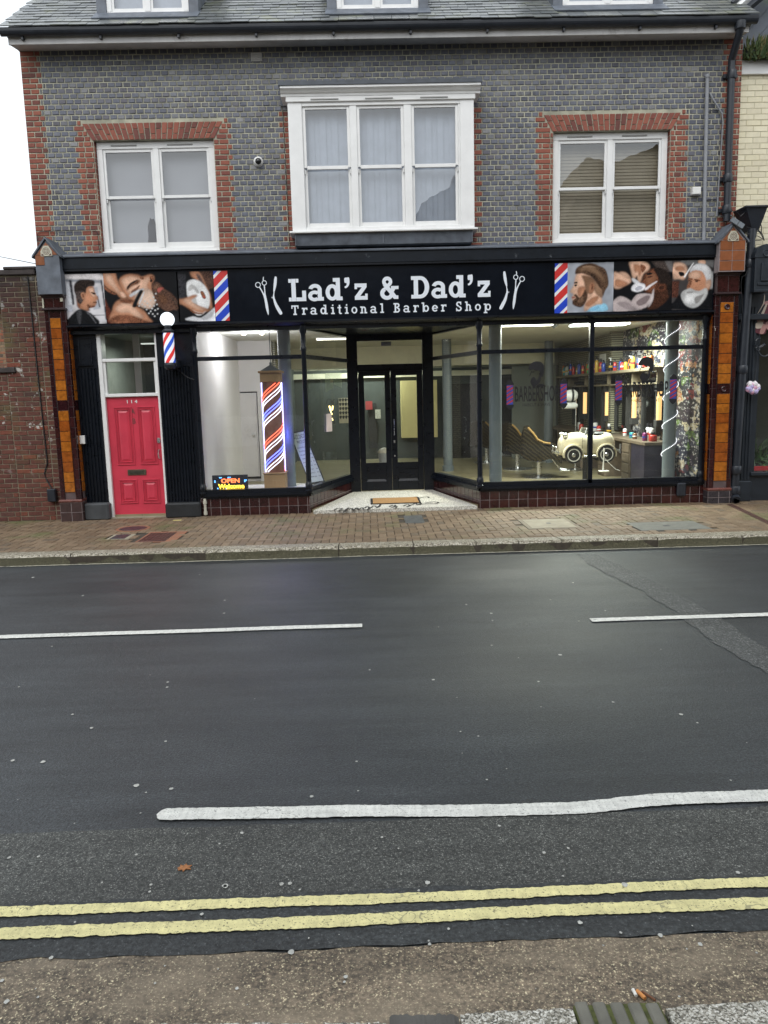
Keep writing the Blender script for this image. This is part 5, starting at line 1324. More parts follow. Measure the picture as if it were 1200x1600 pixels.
picture('printed_photograph', oL, sL, [(348,415),(842,408),(842,65),(308,75)], [
    (BLK, None),
    ((.10,.025,.015), [(320,240),(350,300),(385,370),(385,420),(345,420)]),
    (SK, [(300,60),(395,60),(410,110),(440,170),(478,225),(485,250),(440,250),(410,215),(370,195),(320,150)]), (SKL, [(330,80),(370,85),(400,150),(440,215),(420,215),(380,170),(340,130)]), (SKL, [(430,205),(465,210),(480,238),(450,246)]), (SKD, [(310,150),(370,198),(410,220),(380,222),(330,190)]),
    (SK, [(425,130),(450,95),(500,80),(560,85),(580,100),(610,92),(640,82),(668,92),(672,120),(655,150),(660,190),(640,240),(600,290),(560,300),(500,260),(470,225),(445,180)]),
    (SKL, [(445,120),(500,95),(550,100),(590,120),(625,100),(640,120),(620,160),(640,200),(600,210),(540,190),(520,230),(480,200),(455,150)]),
    (SKD, [(480,175),(500,150),(540,128),(560,118),(575,128),(560,150),(530,160),(500,180),(482,200)]), (HR, [(484,170),(510,140),(555,120),(540,138),(505,160),(488,185)]), ((.25,.10,.06), [(512,200),(540,180),(570,158),(566,172),(535,198),(514,212)]), (HR, [(520,206),(545,190),(566,172),(556,188),(530,208)]),
    (SKD, [(640,100),(662,96),(668,120),(655,140),(645,125)]), (HR, [(645,118),(658,120),(652,138),(642,135)]), (SKD, [(572,100),(600,108),(590,120),(575,112)]),
    ((.58,.42,.33), [(545,200),(590,185),(640,190),(670,220),(680,280),(650,320),(600,320),(560,290),(535,255)]), (WH, [(500,225),(550,195),(590,182),(600,190),(560,210),(520,235),(505,240)]),
    ((.09,.045,.03), [(655,150),(680,135),(715,150),(735,180),(790,215),(830,260),(850,300),(830,330),(780,345),(720,330),(690,290),(668,230),(655,190)]), ((.13,.06,.033), [(700,220),(740,225),(765,260),(750,290),(725,290),(705,260)]), ((.34,.09,.07), [(690,185),(715,172),(738,180),(720,195),(700,212)]), ((.16,.08,.05), [(668,160),(700,150),(712,165),(690,180),(672,185)]),
    (BLK, [(600,320),(650,330),(700,310),(760,340),(820,330),(840,400),(700,410),(640,400)]),
    ] + [((.62,.62,.62), [(x,y),(x+9,y-4),(x+12,y+5),(x+3,y+7)]) for x, y in [(582,290),(600,305),(618,282),(635,300),(650,318),(612,325),(640,338),(664,300),(672,330),(628,352),(655,356),(690,320),(668,372),(640,262),(660,240),(672,262),(684,290),(600,268),(560,300),(688,356),(676,215)]] + [
    ((.10,.06,.045), [(780+i*9,240+i*13),(790+i*12,236+i*11),(800+i*14,262+i*9)]) for i in range(5)] + [
    (SK, [(375,420),(380,330),(400,280),(440,255),(500,250),(530,262),(530,300),(560,312),(600,335),(635,385),(645,420)]), (SKL, [(400,330),(430,290),(480,275),(520,300),(560,340),(600,380),(560,390),(500,350),(440,350)]), (SKD, [(430,262),(500,255),(528,268),(500,285),(450,280)]), (SKD, [(380,380),(440,365),(520,370),(600,400),(640,420),(380,420)]),
    (BLK, [(520,300),(535,260),(570,195),(588,192),(592,205),(560,270),(545,308),(525,312)]), (WH, [(572,260),(598,205),(602,212),(578,275),(566,290)])], 'printed photograph of a reclining bearded man being shaved with a cut throat razor')
picture('printed_photograph', oL, sL, [(842,408),(1090,406),(1085,60),(825,65)], [
    (BLK, None), ((.07,.035,.025), [(960,60),(1085,60),(1085,180),(1040,190),(990,110)], 0), ((.03,.03,.035), [(830,80),(890,80),(890,260),(840,260)], 0),
    (SK, [(920,60),(975,60),(1010,110),(1035,170),(1060,220),(1070,280),(1075,320),(1060,330),(1045,300),(1030,240),(1005,190),(960,120),(930,100)]), ((.14,.09,.08), [(960,80),(985,85),(1015,140),(1020,170),(1000,160),(975,120)]),
    (WH, [(890,400),(940,375),(1000,385),(1080,320),(1110,310),(1120,410)]), ((.5,.5,.52), [(1000,385),(1060,350),(1090,330),(1070,380),(1020,400)]),
    ((.72,.72,.72), [(895,160),(905,130),(945,118),(985,130),(1020,160),(1050,210),(1058,260),(1050,310),(1020,350),(980,370),(950,350),(925,300),(900,230)]), ((.52,.51,.50), [(905,180),(930,150),(960,170),(985,210),(970,215),(945,185),(915,200)]), ((.50,.49,.48), [(930,230),(960,250),(970,300),(955,310),(935,270)]), ((.85,.85,.84), [(925,140),(970,140),(1010,180),(1030,230),(1010,225),(980,170),(935,155)]),
    (SKD, [(990,205),(1010,200),(1028,235),(1028,252),(1008,248)]), ((.5,.1,.07), [(1008,235),(1024,234),(1024,244),(1010,246)]),
    (SK, [(842,255),(880,250),(940,225),(968,225),(965,240),(930,258),(930,275),(980,300),(1040,320),(1065,335),(1020,345),(1010,355),(960,345),(910,320),(870,295),(842,285)]), (SKL, [(870,265),(920,250),(940,280),(990,310),(1030,325),(980,330),(920,300)]), (SKD, [(900,312),(960,345),(1010,355),(990,362),(940,350)])], 'printed photograph of a man under a hot white towel')
oR = (860,400); sR = 4.615
picture('printed_photograph', oR, sR, [(118,402),(447,388),(462,38),(128,46)], [
    ((.33,.35,.39), None),
    ((.30,.60,.78), [(255,400),(300,365),(350,345),(400,345),(410,395),(300,400)]), ((.22,.48,.68), [(300,380),(340,362),(352,372),(310,395)]),
    (SKL, [(240,390),(250,330),(270,270),(330,200),(380,220),(370,300),(375,345),(340,350),(290,370),(262,398)]), (SK, [(250,350),(300,300),(350,290),(330,330),(280,365)]),
    (SKL, [(182,140),(200,118),(250,120),(300,150),(300,270),(280,300),(240,330),(190,340),(160,320),(155,300),(165,275),(140,262),(142,252),(165,215),(172,190)]), (SK, [(200,230),(250,220),(270,270),(240,300),(200,290)]),
    (HR, [(168,192),(190,186),(196,196),(178,200)]), (BLK, [(172,208),(192,206),(190,216),(178,220)]), ((.45,.16,.12), [(152,296),(176,292),(180,300),(160,306)]),
    ((.075,.04,.025), [(160,322),(185,300),(168,285),(185,276),(210,300),(230,280),(250,240),(268,262),(265,310),(240,355),(215,370),(180,362),(158,345)]), ((.14,.08,.05), [(200,310),(240,290),(235,330),(200,340)]),
    ((.20,.11,.065), [(225,140),(300,150),(330,190),(300,270),(262,262),(248,220),(240,180)]), ((.27,.16,.10), [(310,180),(370,200),(380,280),(365,300),(320,260)]),
    ((.09,.05,.03), [(178,115),(190,85),(235,60),(300,52),(350,70),(395,95),(415,150),(418,210),(395,250),(378,290),(370,230),(345,190),(320,160),(270,140),(225,125),(182,132)]), ((.25,.15,.09), [(215,90),(280,75),(340,100),(380,150),(395,200),(370,170),(330,130),(270,105),(215,110)]), ((.30,.19,.12), [(230,75),(290,68),(340,88),(300,84),(240,86)]), ((.05,.028,.018), [(270,120),(320,140),(360,200),(372,240),(350,220),(320,175)]),
    (SK, [(285,200),(305,188),(318,205),(312,250),(295,268),(275,262),(280,235)]), (SKD, [(295,208),(306,204),(306,235),(296,245)])], 'printed photograph of a man with swept back brown hair in profile on grey')
picture('printed_photograph', oR, sR, [(449,388),(865,378),(890,25),(462,38)], [
    (BLK, None), ((.06,.045,.04), [(720,30),(890,30),(880,110),(830,120),(760,80)], 0), ((.13,.12,.12), [(820,30),(890,28),(885,120),(860,110)], 0),
    ((.055,.022,.013), [(660,170),(700,110),(760,90),(830,120),(870,180),(870,260),(830,330),(760,380),(700,380),(700,280),(650,230)]),
    ((.16,.06,.032), [(660,190),(690,130),(730,95),(775,100),(790,150),(770,200),(760,250),(720,270),(680,240)]), ((.27,.12,.065), [(690,150),(740,120),(765,150),(750,200),(710,215),(690,190)]), (BLK, [(690,130),(718,118),(735,128),(710,138)]), ((.09,.03,.02), [(700,150),(730,142),(735,150),(708,158)]),
    ((.018,.012,.01), [(745,95),(790,85),(840,110),(878,170),(875,250),(850,290),(835,220),(790,200),(775,150)]), ((.15,.055,.03), [(762,230),(790,205),(830,205),(835,235),(800,258),(770,256)]), ((.05,.02,.013), [(785,222),(815,212),(820,232),(795,246)]),
    ((.45,.38,.37), [(445,400),(450,330),(500,290),(560,310),(610,350),(660,385)]), ((.35,.29,.29), [(480,340),(540,330),(600,360),(620,390),(540,380)]), ((.50,.42,.41), [(580,340),(620,280),(680,270),(740,280),(735,320),(690,370),(640,378),(600,365)]), ((.22,.17,.17), [(620,330),(680,290),(720,290),(690,340),(640,360)]), ((.62,.55,.54), [(720,310),(742,240),(748,250),(735,330),(705,370)]),
    (SKL, [(455,120),(500,125),(560,140),(582,170),(575,195),(530,215),(500,235),(455,225)]), (SK, [(470,170),(520,175),(560,200),(510,225),(465,215)]), (SKL, [(495,118),(540,118),(572,150),(565,165),(530,145)]),
    (SKL, [(570,35),(660,33),(700,50),(718,80),(700,110),(670,130),(650,190),(632,185),(625,140),(605,170),(598,180),(590,150),(580,100)]), (SK, [(600,60),(650,70),(660,110),(640,150),(628,110),(610,120)]), (SKD, [(650,60),(690,80),(665,120),(655,100)]),
    ((.70,.70,.72), [(585,165),(600,160),(640,188),(655,210),(640,220),(600,190)]), ((.78,.77,.79), [(582,240),(600,205),(640,195),(680,205),(682,235),(650,256),(610,258)]), ((.45,.45,.5), [(610,235),(640,215),(665,225),(645,245),(620,248)]), ((.72,.66,.66), [(680,235),(720,205),(765,180),(768,188),(725,220),(690,248)])], 'printed photograph of a dark skinned man being lathered for a shave')
picture('printed_photograph', oR, sR, [(867,378),(1168,370),(1175,22),(890,28)], [
    ((.05,.045,.045), None), ((.15,.15,.15), [(940,25),(1180,20),(1180,90),(1140,70),(1020,60),(940,80)], 0), ((.08,.03,.02), [(870,180),(930,180),(920,300),(865,300)], 0),
    (BLK, [(860,380),(890,330),(960,260),(1130,240),(1180,260),(1180,380)]), ((.33,.34,.34), [(1135,110),(1178,110),(1178,230),(1150,240)], 0),
    (SKL, [(885,60),(920,45),(965,55),(985,85),(985,120),(965,170),(925,165),(885,160)]), (SK, [(900,80),(950,70),(970,100),(940,110),(905,105)]), (BLK, [(925,115),(960,118),(965,140),(935,145)]), ((.8,.8,.8), [(960,150),(1030,45),(1036,50),(968,158)], 0), (SKL, [(1062,35),(1085,28),(1118,32),(1115,60),(1075,58)]),
    (SK, [(985,230),(1000,180),(1000,120),(1050,85),(1120,100),(1155,170),(1150,230),(1110,260),(1040,260),(990,240)]), (SKL, [(1000,130),(1060,110),(1090,140),(1060,165),(1010,160)]),
    ((.62,.62,.63), [(1008,95),(1050,58),(1110,58),(1155,95),(1160,150),(1145,180),(1128,210),(1120,160),(1090,110),(1030,105),(1010,120)]), ((.80,.80,.81), [(1030,75),(1080,62),(1125,85),(1140,130),(1100,95),(1050,88)]),
    (SKL, [(1120,185),(1145,170),(1158,190),(1148,225),(1125,240)]), (SKD, [(990,165),(1020,160),(1024,172),(995,176)]), (SKD, [(1040,165),(1078,172),(1076,182),(1042,178)]), (BLK, [(1045,178),(1064,180),(1060,188),(1046,186)]), (BLK, [(995,176),(1010,176),(1006,184)]), (SKD, [(1012,180),(1018,185),(1008,225),(992,228),(985,215)]),
    ((.48,.48,.47), [(985,240),(1010,232),(1045,248),(1080,250),(1120,230),(1135,260),(1115,310),(1070,360),(1020,375),(970,350),(940,290),(955,255)]), ((.70,.70,.69), [(970,290),(1010,260),(1060,270),(1090,280),(1060,330),(1010,350),(975,330)]), ((.33,.32,.31), [(985,258),(1020,254),(1030,262),(990,270)]), ((.28,.27,.26), [(1040,300),(1090,280),(1110,270),(1080,320),(1050,345)])], 'printed photograph of an older man with a long white beard')

# ================================================================== WALL LAMP BARBER POLE
bp = empty('barber_pole_lamp', (-2.925, 11.90, 2.40), 'small wall mounted striped barber pole under a white globe, right of the red door', 'barber pole')
bx, by_ = -2.925, 11.76
mb = MB(); n = 16; mb.lathe([(.01,-.085)]+[(.105*cos(a), .105*sin(a)) for a in [-.95+i*(pi/2+.95)/n for i in range(n)]]+[(.001,.105)], (bx,by_,3.10), 0, 28)
mb.build('globe', emit('white_lamp_globe', (.86,.93,1), .75), bp, smooth=True)
mb = MB(); mb.lathe([(.06,2.90),(.085,2.905),(.09,2.93),(.075,2.95),(.05,2.965),(.055,2.99),(.05,3.015)], (bx,by_,0), 0, 24)
mb.build('top_cap', m_gutter, bp, smooth=True)
mb = MB(); mb.lathe([(.03,2.36),(.06,2.37),(.085,2.40),(.09,2.44),(.08,2.455),(.07,2.47)], (bx,by_,0), 0, 24); mb.box(bx-.05,bx+.05,by_,12.03,2.38,2.43,0,.01); mb.box(bx+.03,bx+.09,by_+.03,12.03,2.40,2.52,0,.01); mb.box(bx-.05,bx+.05,by_,12.03,2.92,2.96,0,.01)
mb.build('bracket', m_gutter, bp, smooth=True)
def stripe_cyl(r_, z0, z1, turns, mats, cx, cy, seq, nz=50, na=48, name='striped_tube', parent=None):
    mb = MB(); vs = []
    for i in range(nz+1):
        z = z0+(z1-z0)*i/nz; tw = turns*2*pi*i/nz
        for k in range(na): a = 2*pi*k/na+tw; vs.append((cx+r_*cos(a), cy+r_*sin(a), z))
    n0 = len(mb.v); mb.v += vs
    for i in range(nz):
        for k in range(na):
            mb.f.append((i*na+k, i*na+(k+1)%na, (i+1)*na+(k+1)%na, (i+1)*na+k)); mb.m.append(seq[int(k/na*len(seq))])
    return mb.build(name, mats, parent, smooth=True)
stripe_cyl(.078, 2.468, 2.902, .62, [emit('lit_white', (.9,.92,1), .35), emit('lit_red', (.72,.03,.03), .35), emit('lit_blue', (.02,.09,.62), .35)], bx, by_, [0,0,1,1,0,0,2,2,0,0,1,1,0,0,2,2], parent=bp)
mb = MB(); mb.tube([(bx+.05,by_+.1,2.40),(bx+.10,12.0,2.33),(bx+.2,11.98,2.25),(bx+.33,11.97,2.20)], .006); mb.build('cable', m_cable, bp)

# ================================================================== SHOP INTERIOR
FZI, CZI, BKY = .15, 3.10, 21.4
m_ceil = pm('white_ceiling', (.62,.62,.58), .8, .05); m_wallw = pm('white_interior_wall', (.66,.64,.65), .7, .05, 2)
m_slatew = pm('dark_green_grey_wall', (.055,.065,.06), .6, .2, 2); m_creamw = pm('cream_interior_wall', (.72,.70,.54), .7, .05)
m_col = pm('blue_grey_column_paint', (.15,.18,.20), .4, .08, 3)
m_wood = pm('oak_board', (.30,.20,.11), .5, .3, 5, .2, streak=False); m_dkwood = pm('grey_brown_board', (.13,.10,.07), .55, .35, 7, .2)
m_floorw, n_, b_2 = new('vinyl_plank_floor'); bt_ = n_.nodes.new('ShaderNodeTexBrick'); bt_.inputs['Scale'].default_value = 1; bt_.inputs['Brick Width'].default_value = 1.2; bt_.inputs['Row Height'].default_value = .16; bt_.inputs['Mortar Size'].default_value = .003
bt_.inputs['Color1'].default_value = (.30,.26,.16,1); bt_.inputs['Color2'].default_value = (.23,.20,.12,1); bt_.inputs['Mortar'].default_value = (.09,.08,.05,1); L(n_, coords(n_), bt_.inputs['Vector'])
L(n_, mix(n_, .35, bt_.outputs[0], ramp(n_, noise(n_, coords(n_, (.15,1,1)), 20, 5), [(.3,.5),(.7,1.3)]), 'MULTIPLY'), b_2.inputs['Base Color']); b_2.inputs['Roughness'].default_value = .3
mb = MB(); mb.box(-4.68, 5.485, 12.07, 21.8, FZI-.1, FZI); mb.build('shop_floor', m_floorw, B)
mb = MB(); mb.box(-4.67, 5.48, 12.38, 21.79, CZI, CZI+.15); mb.box(-4.67, LX-.1, 12.2, 12.38, 3.05, CZI+.15); mb.box(LX-.1, 5.48, 12.1, 12.38, 2.99, CZI+.15); mb.build('shop_ceiling', m_ceil, B)
# party walls and partitions
mb = MB(); mb.box(-2.78, -2.68, 12.06, 16.6, FZI, CZI); mb.box(-2.68, -1.98, 16.5, 16.6, FZI, CZI); mb.build('white_partition', m_wallw, B)
mb = MB(); mb.box(-2.08, -1.98, 16.6, BKY, FZI, CZI); mb.box(-4.6, -2.85, 16.0, 16.1, FZI, CZI)
mb.box(-1.98, 5.47, BKY, BKY+.1, FZI, 2.6); mb.build('dark_interior_wall', m_slatew, B)
mb = MB(); mb.box(-1.98, 4.75, 19.6, 19.9, 2.60, CZI); mb.box(-1.98, 4.3, BKY-.12, BKY, 2.38, 2.52); mb.build('cream_bulkhead', m_creamw, B)
# door painted into the white partition
dr = empty('store_door', (0,0,0)); dr.parent = B; dr.location = Vector((-3.0,16.45,FZI))-B.location
a = U(362,613,Y=16.45); b = U(409,757,Y=16.45)
mb = MB(); mb.box(a.x+.03, b.x-.02, 16.455, 16.49, .25, a.z-.02, 0, .004); mb.build('door_leaf', m_wallw, dr)
mb = MB(); mb.box(a.x-.08, a.x, 16.43, 16.5, FZI, a.z+.09); mb.box(b.x, b.x+.07, 16.43, 16.5, FZI, a.z+.09); mb.box(a.x, b.x, 16.43, 16.5, a.z+.01, a.z+.09); mb.build('architrave', m_wallw, dr)
mb = MB(); mb.quad((a.x,16.492,.2),(b.x,16.492,.2),(b.x,16.492,a.z),(a.x,16.492,a.z)); mb.build('shadow_gap', m_dark, dr)  # dark sheet put in for the shade around the door leaf
mb = MB(); mb.lathe([(.03,0),(.03,-.05)], (b.x-.12,16.45,1.15), 0, 12, axis='y'); mb.lathe([(.02,0),(.02,-.02)], (b.x-.12,16.45,2.0), 0, 10, axis='y'); mb.build('door_knob', m_chrome, dr)
# display platform in the left window
mb = MB(); mb.box(LX-.06, P2-.02, 12.09, 13.3, FZI, .43, 0, .005); mb.build('display_platform', m_wallw, B)
# fretwork wallpaper panel on the side wall behind the left window
def wallpaper(name, seed, dark=True):
    m, n, b = new(name); v = coords(n, (1,.5,1))
    ch = n.nodes.new('ShaderNodeTexVoronoi'); ch.distance = 'CHEBYCHEV'; ch.inputs['Scale'].default_value = 3.6; L(n, v, ch.inputs['Vector'])
    sp = n.nodes.new('ShaderNodeSeparateColor'); L(n, ch.outputs['Color'], sp.inputs[0])
    base = ramp(n, sp.outputs[0], [(0,(.03,.02,.035)),(.25,(.22,.04,.04)),(.36,(.05,.055,.08)),(.50,(.10,.16,.04)),(.62,(.42,.35,.27)),(.72,(.06,.05,.07)),(.88,(.42,.20,.09))])
    base.node.color_ramp.interpolation = 'CONSTANT'
    f = noise(n, v, 9, 2, .6); blot = ramp(n, f, [(.47,0),(.5,1)])
    c2 = ramp(n, sp.outputs[1], [(0,(.02,.02,.025)),(.4,(.42,.41,.43)),(.55,(.16,.04,.05)),(.68,(.03,.03,.05)),(.85,(.45,.38,.26))]); c2.node.color_ramp.interpolation = 'CONSTANT'
    col = mix(n, blot, base, c2)
    f3 = noise(n, v, 20, 2, .7); col = mix(n, ramp(n, f3, [(.58,0),(.60,.9)]), col, (.50,.49,.48)); col = mix(n, ramp(n, f3, [(.38,.9),(.40,0)]), col, (.015,.015,.02))
    L(n, col, b.inputs['Base Color']); b.inputs['Roughness'].default_value = .5; return m
m_comic = wallpaper('busy_collage_wallpaper', 1)
SX = 5.36
mb = MB();  mb.box(SX,5.48,12.12,BKY,FZI,CZI)
mb.build('collage_wallpaper', m_comic, B)
# sculpted zig-zag tile wall further back
m_tilew, n_, b_2 = new('sculpted_beige_tile'); v = coords(n_, (1,1,1)); bt_ = n_.nodes.new('ShaderNodeTexBrick'); bt_.inputs['Scale'].default_value = 1; bt_.inputs['Brick Width'].default_value = .17; bt_.inputs['Row Height'].default_value = .045; bt_.inputs['Mortar Size'].default_value = .010; bt_.offset = .28
bt_.inputs['Color1'].default_value = (.30,.28,.20,1); bt_.inputs['Color2'].default_value = (.36,.34,.25,1); bt_.inputs['Mortar'].default_value = (.07,.065,.05,1)
sw = n_.nodes.new('ShaderNodeSeparateXYZ'); cb = n_.nodes.new('ShaderNodeCombineXYZ'); L(n_, v, sw.inputs[0]); L(n_, sw.outputs[1], cb.inputs[0]); L(n_, sw.outputs[2], cb.inputs[1]); L(n_, cb.outputs[0], bt_.inputs['Vector'])
L(n_, bt_.outputs[0], b_2.inputs['Base Color']); b_2.inputs['Roughness'].default_value = .4; bump(n_, b_2, bt_.outputs['Fac'], .6, .02)
mb = MB(); mb.box(5.30, 5.355, 16.2, BKY-.02, FZI, CZI-.002); mb.box(5.12, 5.30, 16.2, 16.35, FZI, CZI-.002); mb.box(-1.975,-1.93,16.7,18.5,FZI,CZI-.002); mb.build('sculpted_tile_wall', m_tilew, B)
# columns
def column(x, y, lab):
    mb = MB(); mb.lathe([(.105,FZI),(.105,CZI)], (x,y,0), 0, 28, cap=False); mb.lathe([(.13,FZI),(.13,FZI+.12),(.106,FZI+.13)], (x,y,0), 0, 28); mb.lathe([(.108,1.0),(.109,1.01),(.108,1.02)], (x,y,0), 0, 28, cap=False)
    o = mb.build('iron_column', m_col, B, smooth=True); return o
c1 = U(448,640,Y=12.9).x; c2 = U(774,640,Y=12.9).x; c3 = U(1047,640,Y=12.9).x
column(c1, 12.9, ''); column(c2, 12.9, ''); column(c3, 12.9, '')
column(U(699,640,Y=17.5).x, 17.5, ''); column(U(857,640,Y=19).x, 19.0, '')
# coil of white lights round the right hand column
ls = empty('light_string', (c3, 12.9, .6), 'string of white lights coiled round the blue grey column in the right window', 'string lights')
m_led = emit('white_led', (.93,.92,1), 1.6); mb = MB(); tb = MB(); pts = []
for i in range(0, 330):
    a = i*.105*.9;  z = .62+i*(2.95-.62)/330; a = a+.4
    x, y = c3+.12*cos(a), 12.9+.12*sin(a); pts.append((x,y,z))
    if i % 2: mb.lathe([(.001,-.008),(.0085,0),(.001,.008)], (x,y,z), 0, 6, cap=False)
mb.build('lamp_beads', m_led, ls); tb.tube(pts, .004, 0, 5); tb.build('cable', m_plasticwhite, ls)
# ---- ceiling lights ----
def lamp(loc, e, sx, sy, c, parent, kind='AREA'):
    l = bpy.data.lights.new('lamp_light', kind); l.energy = e; l.color = c
    if kind == 'AREA': l.shape = 'RECTANGLE'; l.size = sx; l.size_y = sy
    else: l.shadow_soft_size = sx
    o = bpy.data.objects.new('lamp_light', l); COL.objects.link(o); o.parent = parent; o.location = Vector(loc)-parent.location
def tube_light(x0, x1, y, lab, along='x', wd=.10, pw=9, e=60):
    t = empty('ceiling_light', ((x0+x1)/2, y, CZI-.04), lab, 'ceiling light')
    mb = MB(); mb.box(x0, x1, y-wd, y+wd, CZI-.03, CZI-.001, 0, .004); mb.build('housing', m_plasticwhite, t)
    mb = MB(); mb.box(x0+.01, x1-.01, y-wd+.01, y+wd-.01, CZI-.055, CZI-.0305, 0, .005); mb.build('diffuser', emit('lit_diffuser', (1,.97,.82) if pw < 9 else (.90,1,.96), pw), t)
    lamp(((x0+x1)/2, y, CZI-.06), e, x1-x0, wd*2, (1,.97,.84) if pw < 9 else (.92,1,.93), t)
tube_light(2.37, 3.3, 13.75, 'long lit strip light on the ceiling behind the glass just right of the entrance', pw=8, e=95)
tube_light(3.69, 4.7, 14.0, 'bright lit ceiling panel behind the glass at the top of the right hand window', wd=.2, pw=9.5, e=100)
tube_light(-1.0, .9, 16.0, 'dim strip light on the ceiling behind the entrance doors', wd=.06, pw=3, e=9)
tube_light(-1.2, .7, 20.5, 'added strip light hidden behind the cream bulkhead, lighting the back of the shop', wd=.12, pw=12, e=30)  # unseen light added behind the bulkhead to brighten the back of the shop
sp_ = 0
for (px, py, Y, lb) in ((381,521,14.2,'left spot lamp of the pair glowing warm on the ceiling of the left window'),(409,520,14.2,'right spot lamp of the pair glowing warm on the ceiling of the left window')):
    p = U(px, py, Y=Y); t = empty('spot_lamp', (p.x, Y, p.z), lb, 'spotlight')
    mb = MB(); mb.lathe([(.02,.10),(.035,.07),(.045,0),(.04,-.01)], (p.x,Y,p.z), 0, 14); mb.tube([(p.x,Y,p.z+.09),(p.x,Y,CZI)], .008); mb.build('lamp_body', m_chrome, t, smooth=True)
    mb = MB(); mb.lathe([(.001,-.03),(.03,-.02),(.038,-.005),(.001,-.004)], (p.x,Y,p.z-.006), 0, 14); mb.build('bulb', emit('warm_bulb', (1,.80,.55), 25), t, smooth=True); lamp((p.x,Y,p.z-.06), 27, .30, 0, (.97,.96,1), t, 'POINT')
for i, (px, py, Y) in enumerate(((868,507,14.3),(897,506,14.6),(931,505,14.9))):
    p = U(px, py, Y=Y); t = empty('track_spotlight', (p.x, Y, p.z), ['grey track spotlight at the right end of the long strip light','grey track spotlight left of the window mullion','grey track spotlight right of the window mullion'][i], 'spotlight')
    mb = MB(); mb.tube([(p.x-.05,Y,p.z-.05),(p.x+.05,Y,p.z+.03)], .035, 0, 12); mb.tube([(p.x,Y,p.z),(p.x,Y,CZI)], .01); mb.build('lamp_body', m_pipe, t, smooth=True)
hl = empty('ceiling_light', (-3.7, 13.6, 3.02), 'short dim strip light behind the fanlight over the red door', 'ceiling light')
mb = MB(); mb.box(-3.95,-3.5,13.9,13.98,2.90,2.92); mb.build('diffuser', emit('dim_diffuser', (.9,.95,.9), .5), hl); lamp((-3.7,13.9,2.88), 14, .4, .1, (.95,1,.92), hl)
mb = MB(); mb.box(-4.6,-2.8,12.3,16.0,3.03,3.06); mb.box(-4.6,-4.5,12.3,16,FZI,3.03); mb.box(-2.84,-2.78,12.3,16,FZI,3.03); mb.build('hallway_lining', pm('grey_hall_wall', (.22,.24,.22), .7), B)
mb = MB(); mb.box(-3.8,-3.7,12.9,12.95,FZI,3.0); mb.build('hallway_post', m_wallw, B)
# ---- barber pole display with neon strips ----
np_ = empty('neon_barber_pole', (-1.95, 12.5, .43), 'tall wooden barber pole wrapped in red, white and blue neon strips in the left window', 'barber pole')
cx = U(427,660,Y=12.5).x; cy = 12.5; rr = .15
mb = MB(); mb.lathe([(rr,.72),(rr,2.16)], (cx,cy,0), 0, 32, cap=False); mb.build('wooden_drum', pm('dark_reddish_drum', (.20,.075,.055), .45, .2, 8, .2), np_, smooth=True)
mb = MB(); mb.box(cx-.17,cx+.17,cy-.17,cy+.17,.43,.70,0,.006); mb.box(cx-.185,cx+.185,cy-.185,cy+.185,.70,.72,0,.005); mb.build('plinth_box', pm('warm_oak', (.34,.20,.10), .5, .2, 6, .1, streak=True), np_)
mb = MB(); mb.box(cx-.16,cx+.16,cy-.16,cy+.16,2.16,2.30,0,.006); mb.box(cx-.185,cx+.185,cy-.185,cy+.185,2.30,2.335,0,.006); mb.build('capital', MATS['warm_oak'], np_)
mb = MB(); mb.add([(cx-.15,cy-.15,2.337),(cx+.15,cy-.15,2.337),(cx+.15,cy+.15,2.337),(cx-.15,cy+.15,2.337),(cx,cy,2.44)], [(0,1,4),(1,2,4),(2,3,4),(3,0,4)]); mb.tube([(cx,cy,2.43),(cx,cy,CZI)], .006); mb.lathe([(.02,2.43),(.02,2.47)], (cx,cy,0),0,10); mb.build('pyramid_cap', m_leaddark, np_)
nm = {'r': emit('red_neon', (1,.13,.07), 2.2), 'w': emit('white_neon', (.80,.82,1), 2.0), 'b': emit('blue_neon', (.10,.13,1), 4.5)}
for col in 'rwb':
    mb = MB(); strands = {'r': (0, -.07), 'w': (-.16, -.235, -.58, -.655), 'b': (-.42, -.49)}[col]
    for s_ in strands:
        for rep in range(-1, 4):
            # strand: visible from the left edge rising to the right; pitch .86 m
            pts = []
            for i in range(61):
                a = 2*pi*i/60*1.0; z = .72+(s_+rep)*.76+.76*(i/60)-.35
                ang = pi+.0+a
                if .725 < z < 2.155: pts.append((cx+(rr+.008)*cos(ang), cy+(rr+.008)*sin(ang), z))
                elif len(pts) > 1: mb.tube(pts, .0065, 0, 6); pts = []
                else: pts = []
            if len(pts) > 1: mb.tube(pts, .0065, 0, 6)
    mb.build('neon_strip', nm[col], np_, smooth=True)
mb = MB()
for sx in (-1, 1): mb.tube([(cx+sx*(rr+.012),cy+.04*0,.73),(cx+sx*(rr+.012),cy,2.15)], .009, 0, 6)
mb.build('neon_edge_strip', emit('violet_neon', (.45,.42,1), 2.2), np_); lamp((cx+.20,cy+.05,1.3), 5, .08, 0, (.12,.14,1), np_, 'POINT'); lamp((cx+.20,cy+.05,1.8), 1.2, .08, 0, (.12,.14,1), np_, 'POINT')
